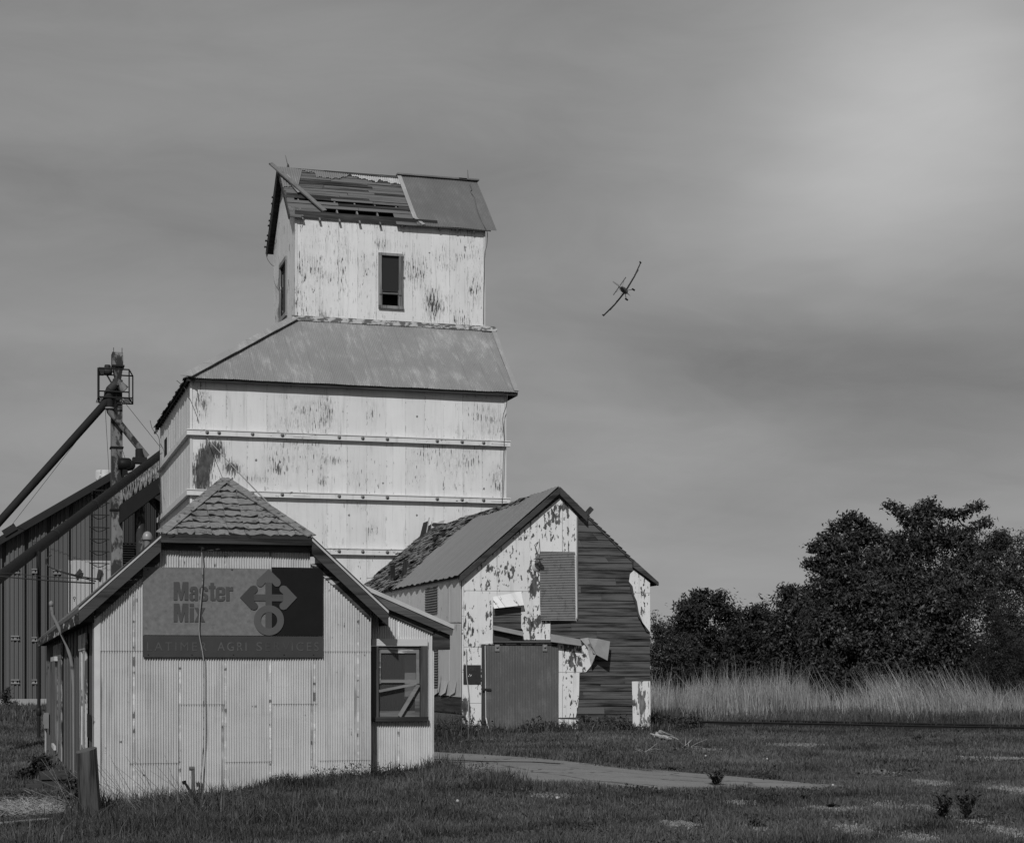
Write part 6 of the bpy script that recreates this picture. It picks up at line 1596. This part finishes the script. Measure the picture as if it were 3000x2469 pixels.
# stones on the bare patches
V = []
n = 14000; ii = rng.integers(0, len(GSP), n); vs = []; rr = []
for k in range(n):
    c, rx, rd = GSP[ii[k]]; cx, cd = toXD(c.x, c.y); X_ = cx+rng.normal(0, .55)*rx; D_ = cd+rng.normal(0, .55)*rd; x_, y_ = fromXD(X_, D_)
    s = rng.uniform(.008, .024)*(1+(D_ > 35)*.6); z_ = gz(x_, y_)
    o8 = [Vector((rng.uniform(-1, 1)*.3+dx, rng.uniform(-1, 1)*.3+dy, dz*.6+rng.uniform(-.2, .2)))*s for dx, dy, dz in ((1, 0, 0), (0, 1, 0), (-1, 0, 0), (0, -1, 0), (0, 0, 1.3))]
    for (p, q) in ((0, 1), (1, 2), (2, 3), (3, 0)):
        for m_ in (p, q, 4): vs.append((x_+o8[m_].x, y_+o8[m_].y, z_+o8[m_].z+.004))
        rr.append(rng.random())
o = numpy_mesh('gravel', np.array(vs), 3, np.array(rr), leafmat('limestone chips', .06, .26, .9, .1), base=(0, 20, 0)); o['kind'] = 'stuff'

# tall dry grass beyond the rails
def tall(n, D0, D1, p0, p1, h0, h1, prof, w, seed, lean, thick=1):
    X, D = sample(n, D0, D1, p0, p1); px = X/D*F+1500; k = free(X, D); X, D, px = X[k], D[k], px[k]
    c = nz(X, D, 1.3, seed)*1.2+.5*nz(X, D, .4, seed+1); dens = np.interp(px, [q[0] for q in prof], [q[1] for q in prof]); kk = rng.random(len(X)) < dens*(.15+.9*np.clip(c+.45, 0, 1)); X, D, px, c = X[kk], D[kk], px[kk], c[kk]
    hh = np.interp(px, [q[0] for q in prof], [q[2] for q in prof])
    h = (h0+(h1-h0)*rng.random(len(X)))*hh*np.clip(.88+.22*c, .5, 1.3); tone = np.clip(.5+.25*c+rng.normal(0, .2, len(X)), 0, 1)
    return X, D, h, w*(.7+.6*rng.random(len(X))), tone
PR = [(1890, .9, .9), (2000, .9, .95), (2200, 1, 1.05), (2350, 1, 1.0), (2400, .45, .8), (2450, .2, .6), (2500, .35, .85), (2650, .5, 1.0), (2700, .3, .8), (2800, .35, .8), (2900, .55, .8), (3080, .65, .8)]
X, D, h, w_, tn = tall(26000, 52.5, 60, 1890, 3080, .55, 1.42, PR, .012, 3, .2)
blades(X, D, h, w_, tn, 'tall_dry_grass', DRY, lean=.16)
X, D, h, w_, tn = tall(2600, 51.5, 60, 1890, 3080, 1.2, 2.0, PR, .012, 8, .3)
blades(X, D, h, w_, tn, 'tall_dry_grass', DRY, lean=.32)
X, D, h, w_, tn = tall(1500, 52, 57, 2400, 3080, 1.2, 2.0, [(2400, 1, 1), (3080, 1, .85)], .014, 9, .3)
blades(X, D, h, w_, tn, 'tall_dry_grass', DRY, lean=.25, ldir=(-.38, 0))
X, D, h, w_, tn = tall(1800, 50.3, 53, 1890, 3080, .3, .9, PR, .012, 15, .3)
blades(X, D, h, w_, tn, 'tall_dry_grass', DRY, lean=.35)
along([ra+nr*.75-dr2*2, rb_+nr*.75], 5000, .35, .05, .20, tone=.35, w=.02)
X, D = sample(20000, 50, 57, 1890, 3080); c = nz(X, D, .7, 11); k = free(X, D); blades(X[k], D[k], .18+.30*rng.random(k.sum())*(1+c[k]*.6), .018+0*X[k], np.clip(.3+.2*rng.random(k.sum()), 0, 1), 'low_green_growth', GR, lean=.4)

# ------------------------------------------------------------ trees
LF = [leafmat('leaf dark', .006, .034, .6, .22), leafmat('leaf mid', .005, .055, .5, .3), leafmat('leaf olive', .010, .050, .6, .2)]
BK = plain('bark', .035, .9, .4, 6)
def leaves(C, n, size, asp, seed, droop=.25):
    """C: list of (centre, radii); n leaves as folded diamonds in clusters"""
    vol = np.array([r[0]*r[1]*r[2] for c, r in C])**.62; KL = 16; pick = rng.choice(len(C), n//KL, p=vol/vol.sum())
    ce = np.array([c for c, r in C])[pick]; ra = np.array([r for c, r in C])[pick]
    d = rng.normal(0, 1, (len(pick), 3)); d /= np.linalg.norm(d, axis=1)[:, None]; rad = rng.random(len(pick))**.45
    # uneven outline: push clusters in and out with a lumpy function
    lump = 1+.20*np.sin(d[:, 0]*5+pick)*np.sin(d[:, 2]*6+pick*2)+.04*rng.normal(0, 1, len(pick))
    cl = ce+d*ra*(rad*lump)[:, None]; out = d.copy()
    K_ = KL; c = np.repeat(cl, K_, 0)+rng.normal(0, 1, (len(cl)*K_, 3))*np.array([size*.85, size*.85, size*.5]); o = np.repeat(out, K_, 0)
    m = len(c); nrm_ = o*.6+rng.normal(0, .55, (m, 3))+np.array([0, -.1, .55]); nrm_ /= np.linalg.norm(nrm_, axis=1)[:, None]
    t = np.cross(nrm_, rng.normal(0, 1, (m, 3))); t /= np.linalg.norm(t, axis=1)[:, None]; t[:, 2] -= droop; b = np.cross(nrm_, t); b /= np.linalg.norm(b, axis=1)[:, None]
    s = size*rng.uniform(.6, 1.25, m)[:, None]
    V = np.stack([c-t*s*.5, c+b*s*asp*.5-nrm_*s*.08, c+t*s*.5, c-b*s*asp*.5-nrm_*s*.08], 1).reshape(-1, 3)
    return V, np.clip(np.repeat(rng.random(len(cl))*.65, K_)+rng.random(m)*.35, 0, 1)
def tree(blobs, D, basepx, n, size, mi, label, asp=.42, trunk=.14, name='tree', cat='tree', group=None, twig=True, dd=1.0):
    """blobs: pixel ellipses (px, py, rx, ry, depth offset in m)"""
    b0 = PD(basepx, 2000, D); b0.z = gz(b0.x, b0.y)
    root = thing(name, tuple(b0), label, cat, group); C = []
    for px, py, rx, ry, off in blobs:
        c = PD(px, py, D+off); s = (D+off)/F; C.append((tuple(c), (rx*s, min(rx, ry)*s*dd*1.1, ry*s)))
    V, r = leaves(C, n, size, asp, 1)
    crown = numpy_mesh('crown', V, 4, r, LF[mi], base=tuple(b0)); crown.parent = root; crown.location = (0, 0, 0)
    t = M(); top = max(c[0][2] for c in C)
    fork = b0+Vector((0, 0, max(.4, (top-b0.z)*.22)))
    t.tube([b0+Vector((0, 0, -.2)), b0.lerp(fork, .5)+Vector((.03, 0, 0)), fork], trunk, 9, trunk*.8, caps=False)
    order = sorted(C, key=lambda q: (Vector(q[0])-fork).length); done = [(fork, 1.0)]
    for c, r_ in order:
        c = Vector(c); src, sz = min(done, key=lambda q: (q[0]-c).length+.6*max(0, q[0].z-c.z)); done.append((c, max(.22, sz*.72)))
        mid = src.lerp(c, .5)+Vector((random.uniform(-.15, .15), random.uniform(-.15, .15), random.uniform(-.05, .2))); t.tube([src, mid, c], trunk*.5*sz, 6, trunk*.4*max(.2, sz*.65), caps=False)
        for k in range(3):
            e = c+Vector((random.uniform(-.8, .8)*r_[0], random.uniform(-.8, .8)*r_[1], random.uniform(-.2, .85)*r_[2])); t.tube([mid.lerp(c, random.uniform(.3, 1)), e], trunk*.16, 4, trunk*.05, caps=False)
    t.build('trunk', BK, root); return root
random.seed(11)
tree([(2040, 1840, 60, 90, 0), (2010, 1800, 48, 46, -.5), (2060, 1765, 50, 42, 0), (2115, 1775, 42, 38, 0), (2150, 1820, 40, 60, .5), (2030, 1930, 95, 90, 0), (2130, 1900, 70, 100, 0), (1995, 1855, 34, 40, 0), (2045, 1740, 26, 18, 0), (2105, 1748, 26, 18, 0)], 84, 2080, 15000, .20, 0,
     'dark rounded tree just right of the shed, lower than its neighbours to the right', trunk=.16)
tree([(2190, 1850, 50, 70, 0), (2240, 1810, 52, 50, 0), (2250, 1900, 75, 110, 0), (2175, 1920, 60, 90, 0), (2205, 1790, 26, 24, 0)], 80, 2220, 11000, .18, 0, 'small dark tree in the dip between the rounded dark tree and the biggest tree', trunk=.14)
tree([(2330, 1760, 60, 45, 0), (2310, 1735, 38, 22, 0), (2370, 1770, 50, 60, -.5), (2320, 1860, 80, 110, 0), (2390, 1900, 80, 120, -1), (2300, 1955, 70, 70, 0)], 74, 2330, 18000, .19, 1, 'mid sized leafy tree in front of the left side of the biggest tree', trunk=.14)
big = [(2480, 1670, 90, 80, 0), (2440, 1610, 45, 36, 0), (2400, 1650, 28, 34, 0), (2375, 1650, 18, 22, 0), (2392, 1600, 18, 18, 0), (2415, 1575, 18, 14, 0), (2440, 1550, 16, 20, 0), (2500, 1580, 44, 40, 0), (2485, 1525, 14, 22, 0), (2500, 1508, 14, 12, 0), (2472, 1545, 16, 22, 0), (2545, 1562, 36, 34, 0), (2600, 1610, 75, 60, 0), (2700, 1590, 70, 50, 0), (2712, 1520, 34, 40, 0), (2718, 1480, 22, 20, 0), (2690, 1494, 18, 14, 0), (2745, 1500, 16, 14, 0), (2606, 1480, 20, 12, 0), (2628, 1490, 18, 13, 0), (2645, 1508, 18, 16, 0), (2664, 1530, 20, 18, 0), (2775, 1502, 24, 9, 0), (2800, 1512, 22, 12, 0),
       (2828, 1502, 20, 12, 0), (2850, 1488, 18, 10, 0), (2868, 1480, 10, 8, 0), (2770, 1570, 52, 44, 0), (2845, 1550, 26, 12, 0), (2872, 1535, 20, 11, 0), (2893, 1526, 10, 8, 0), (2830, 1590, 30, 30, 0), (2527, 1530, 18, 12, 0), (2650, 1690, 130, 110, 0), (2540, 1760, 130, 110, -1), (2720, 1780, 140, 120, -1), (2820, 1690, 90, 100, 0), (2450, 1870, 110, 130, -1), (2600, 1900, 150, 130, -1.5), (2760, 1900, 130, 120, -1), (2510, 1960, 120, 90, -1.5), (2665, 1970, 140, 80, -1.5), (2425, 1720, 60, 70, 0)]
tree(big, 66, 2640, 100000, .165, 1, 'biggest broad leafy tree of the group with ragged branch tips against the sky', trunk=.28)
tree([(2890, 1620, 60, 60, 0), (2930, 1590, 45, 40, 0), (2950, 1680, 70, 80, 0), (2900, 1760, 80, 90, 0), (3010, 1610, 50, 60, 0), (3030, 1720, 60, 90, 0), (2960, 1850, 80, 110, 0), (2940, 1575, 26, 26, 0), (3040, 1850, 70, 120, 0)], 73, 2960, 34000, .13, 2, 'feathery olive tree at the right edge behind the biggest tree', asp=.35, trunk=.16)
tree([(1935, 1850, 24, 40, 0), (1915, 1820, 12, 34, 0), (1950, 1890, 36, 50, 0), (1920, 1930, 36, 80, 0), (1975, 1950, 46, 80, 0), (2000, 1900, 40, 60, 0), (1962, 1830, 14, 24, 0)], 70, 1945, 8500, .12, 1, 'slender sapling thicket growing right against the shed corner', trunk=.07, name='sapling', asp=.35)
tree([(2920, 1900, 60, 90, 0), (2880, 1990, 70, 70, 0), (2960, 1960, 80, 100, -.5), (2925, 1830, 28, 44, 0), (3020, 1960, 60, 110, 0), (2860, 2040, 50, 40, 0)], 60, 2930, 22000, .10, 0, 'dark feathery cedar shrub at the lower right edge', trunk=.10, name='cedar_shrub', cat='shrub', asp=.22)
tree([(2080, 2000, 120, 50, 0), (2250, 2000, 110, 55, 0), (1980, 2000, 60, 60, 0), (2370, 2010, 90, 50, 0)], 72, 2180, 16000, .14, 0, 'low dark brush filling the ground under the trees behind the pale grass', name='brush', cat='brush', trunk=.06)
tree([(2540, 2035, 120, 40, 0), (2700, 2030, 110, 46, 0), (2810, 2030, 80, 46, 0), (2440, 2030, 60, 40, 0)], 62, 2620, 14000, .12, 0, 'low dark brush at the foot of the biggest tree', name='brush', cat='brush', trunk=.06)
tree([(15, 2045, 16, 18, 0), (22, 2025, 8, 12, 0)], 76, 15, 700, .10, 0, 'small dark bush against the pale foundation at the left edge', name='bush', cat='bush', trunk=.03)
tree([(90, 2270, 34, 22, 0), (120, 2235, 22, 18, 0), (60, 2295, 30, 22, 0)], 29, 95, 1500, .075, 0, 'leafy bush growing behind the concrete steps', name='bush', cat='bush', trunk=.02, asp=.6)
tree([(205, 2330, 22, 24, 0), (180, 2370, 40, 18, 0), (215, 2290, 10, 14, 0)], 24.2, 200, 1200, .06, 1, 'low leafy weed patch between the steps and the wooden post', name='weed_patch', cat='weed', trunk=.015, asp=.6)
tree([(1935, 2120, 60, 18, 0), (2010, 2118, 50, 14, 0)], 47, 1960, 1800, .10, 0, 'low dark bramble at the near end of the rail beside the shed', name='bramble', cat='bramble', trunk=.02)
# a far strip of wood that closes the gaps between the trees
Cf = []
for k in range(26):
    c = PD(1940+k*48, 1925+random.uniform(-12, 12), 96+random.uniform(-4, 4)); Cf.append((tuple(c), (1.7, 1.3, random.uniform(1.5, 2.3))))
Vf, rf_ = leaves(Cf, 26000, .26, .5, 3)
o = numpy_mesh('far_wood', Vf, 4, rf_, LF[0], base=(20, 92, 0)); o['kind'] = 'stuff'
# broad leaved ground cover in clumps over the turf
def cover(n, D0, D1, size, thr_, seed):
    X, D = sample(n, D0, D1); k = free(X, D) & ~onslab(X, D); X, D = X[k], D[k]; c = nz(X, D, 1.5, seed)+.6*nz(X, D, 4.5, seed+3); kk = (c > thr_) & (rng.random(len(X)) > bareg(X, D)); X, D, c = X[kk], D[kk], c[kk]
    x = X*CS+D*SN; y = -X*SN+D*CS; z = gnd(x, y)+rng.random(len(X))*.075*np.clip(c-thr_+.3, 0, 1.2)+.01; m = len(x)
    nn = rng.normal(0, .5, (m, 3))+np.array([0, -.2, .8]); nn /= np.linalg.norm(nn, axis=1)[:, None]; t = np.cross(nn, rng.normal(0, 1, (m, 3))); t /= np.linalg.norm(t, axis=1)[:, None]; b = np.cross(nn, t)
    s = size*rng.uniform(.5, 1.3, m)[:, None]; cc = np.stack([x, y, z], 1)
    V = np.stack([cc-t*s*.5, cc+b*s*.28, cc+t*s*.5, cc-b*s*.28], 1).reshape(-1, 3)
    o = numpy_mesh('ground_cover', V, 4, np.clip(.3+.35*nz(X, D, .9, seed+5)+rng.random(m)*.5, 0, 1), leafmat('ground cover leaf %d' % seed, .014, .10, .6, .3), base=(10, 20, 0)); o['kind'] = 'stuff'
def leafy(pts, n, spread, h, size, seed):
    P_ = np.array([toXD(*p[:2]) for p in pts]); L = np.concatenate([[0], np.cumsum(np.hypot(*np.diff(P_, axis=0).T))]); t = rng.random(n)*L[-1]
    X = np.interp(t, L, P_[:, 0])+rng.normal(0, spread, n)*.5; D = np.interp(t, L, P_[:, 1])+rng.normal(0, spread, n); c = nz(X, D, 2.5, seed); k = free(X, D) & (rng.random(n) < np.clip(c+.35, 0, 1)); X, D, c = X[k], D[k], c[k]; m = len(X)
    x = X*CS+D*SN; y = -X*SN+D*CS; z = gnd(x, y)+rng.random(m)**1.5*h*np.clip(c+.5, .2, 1.2); nn = rng.normal(0, .6, (m, 3))+np.array([0, -.4, .6]); nn /= np.linalg.norm(nn, axis=1)[:, None]
    t_ = np.cross(nn, rng.normal(0, 1, (m, 3))); t_ /= np.linalg.norm(t_, axis=1)[:, None]; b = np.cross(nn, t_); s = size*rng.uniform(.5, 1.3, m)[:, None]; cc = np.stack([x, y, z], 1)
    V = np.stack([cc-t_*s*.5, cc+b*s*.28, cc+t_*s*.5, cc-b*s*.28], 1).reshape(-1, 3)
    o = numpy_mesh('leafy_weeds', V, 4, rng.random(m), leafmat('leafy weed %d' % seed, .008, .05, .6, .3), base=(10, 20, 0)); o['kind'] = 'stuff'
leafy([Vector((SL_, Y1-.25, 0)), Vector((SR_+1.0, Y1-.25, 0))], 9000, .30, .42, .085, 31)
leafy([PG(1280, 2165), PG(1360, 2158)], 2500, .6, .55, .09, 33)
leafy([w0+Vector((1.2, 0, 0)), w1, Vector((XA+.8, YA-.3, 0))], 5000, .14, .18, .03, 35)
leafy([PG(1700, 2238), PG(2000, 2262), PG(2300, 2290)], 3500, .35, .12, .05, 37)
leafy([PG(1420, 2290), PG(1700, 2314), PG(2000, 2322), PG(2400, 2322)], 3000, .2, .09, .045, 39)
cover(70000, 17, 29, .042, .35, 21); cover(60000, 28, 50, .075, .30, 22)
# weeds
WM = [leafmat('weed leaf', .018, .07, .5, .3), leafmat('pale weed leaf', .035, .10, .6, .3)]
def weed(px, py, w_px, h_px, lab, upright=False, mi=0, nst=9):
    o_ = PG(px, py); Dw = toXD(o_.x, o_.y)[1]; R_ = w_px*Dw/F/2; H_ = h_px*Dw/F
    root = thing('weed', tuple(o_), lab, 'weed', 'broad leaved weeds in the yard'); s_ = M(); l_ = M()
    for k in range(nst):
        a = 2*math.pi*k/nst+random.random(); rr_ = R_*random.uniform(.35, 1); tip = o_+Vector((math.cos(a)*rr_, math.sin(a)*rr_, H_*(random.uniform(.55, 1) if upright else random.uniform(.3, 1)*(1.2-rr_/R_))))
        mid = o_.lerp(tip, .5)+Vector((0, 0, H_*.12)); s_.tube([o_, mid, tip], .004, 4, .002, caps=False)
        for j in range(11 if upright else 8):
            t = .2+.8*j/10; p = o_.lerp(mid, t*2) if t < .5 else mid.lerp(tip, t*2-1); aa = random.uniform(0, 6.28); L_ = random.uniform(.035, .075)*(1.3 if upright else 1)
            d_ = Vector((math.cos(aa), math.sin(aa), random.uniform(.1, .9))).normalized()*L_; sd = d_.cross(Vector((0, 0, 1))).normalized()*L_*.20
            l_.add([p, p+d_*.5+sd, p+d_, p+d_*.5-sd], [(0, 1, 2, 3)], random.random())
    s_.build('stem', WM[0], root); l_.build('leaves', WM[mi], root)
for args in ((2099, 2306, 62, 44, 'bushy weed standing at the edge of the concrete slab', True), (2762, 2408, 84, 92, 'leafy upright weed, left of the pair at the lower right', True), (2832, 2404, 80, 90, 'leafy upright weed, right of the pair at the lower right', True),
             (2250, 2340, 110, 30, 'flat dark weed clump just below the tip of the slab'), (2352, 2350, 70, 30, 'dark weed clump right of the flat one below the slab tip'), (2050, 2408, 100, 34, 'dark spreading weed beside a gravel patch in the lower middle'),
             (2212, 2424, 80, 32, 'dark weed right of the gravel patch in the lower middle'), (2160, 2450, 120, 30, 'flat dark weed near the bottom edge in the middle'), (2440, 2366, 44, 22, 'little dark weed left of the bright gravel strip'),
             (2660, 2264, 110, 30, 'dark weed patch above the small gravel streak at the right'), (1960, 2262, 90, 34, 'bushy tuft at the back edge of the slab'), (1740, 2222, 130, 56, 'large grassy weed tuft behind the slab in front of the shed'),
             (2690, 2170, 60, 26, 'small weed far right below the rail')):
    weed(*args[:5], upright=len(args) > 5, nst=20 if len(args) > 5 else 26)
# dandelion clocks
dm = plain('dandelion fluff', .38, .9, .2, 20); dn0 = None
for px, py, lab in ((1338, 2382, 'pale dandelion clock nearest the office, bottom left of the yard'), (1630, 2372, 'dandelion clock below the left end of the slab'), (2438, 2330, 'dandelion clock right of the slab tip'), (2246, 2246, 'dandelion clock on the turf behind the slab'), (2066, 2236, 'dandelion clock left of its neighbour behind the slab')):
    o_ = PG(px, py); root = thing('dandelion', tuple(o_), lab, 'dandelion', 'dandelion clocks in the grass'); s_ = M(); s_.tube([o_, o_+Vector((.01, 0, .13))], .0025, 4); s_.build('stem', WM[1], root)
    h_ = M(); h_.lathe(o_+Vector((.01, 0, .145)), [(0, -.02), (.014, -.014), (.02, 0), (.014, .014), (0, .02)], 8); h_.build('seed_head', dm, root)
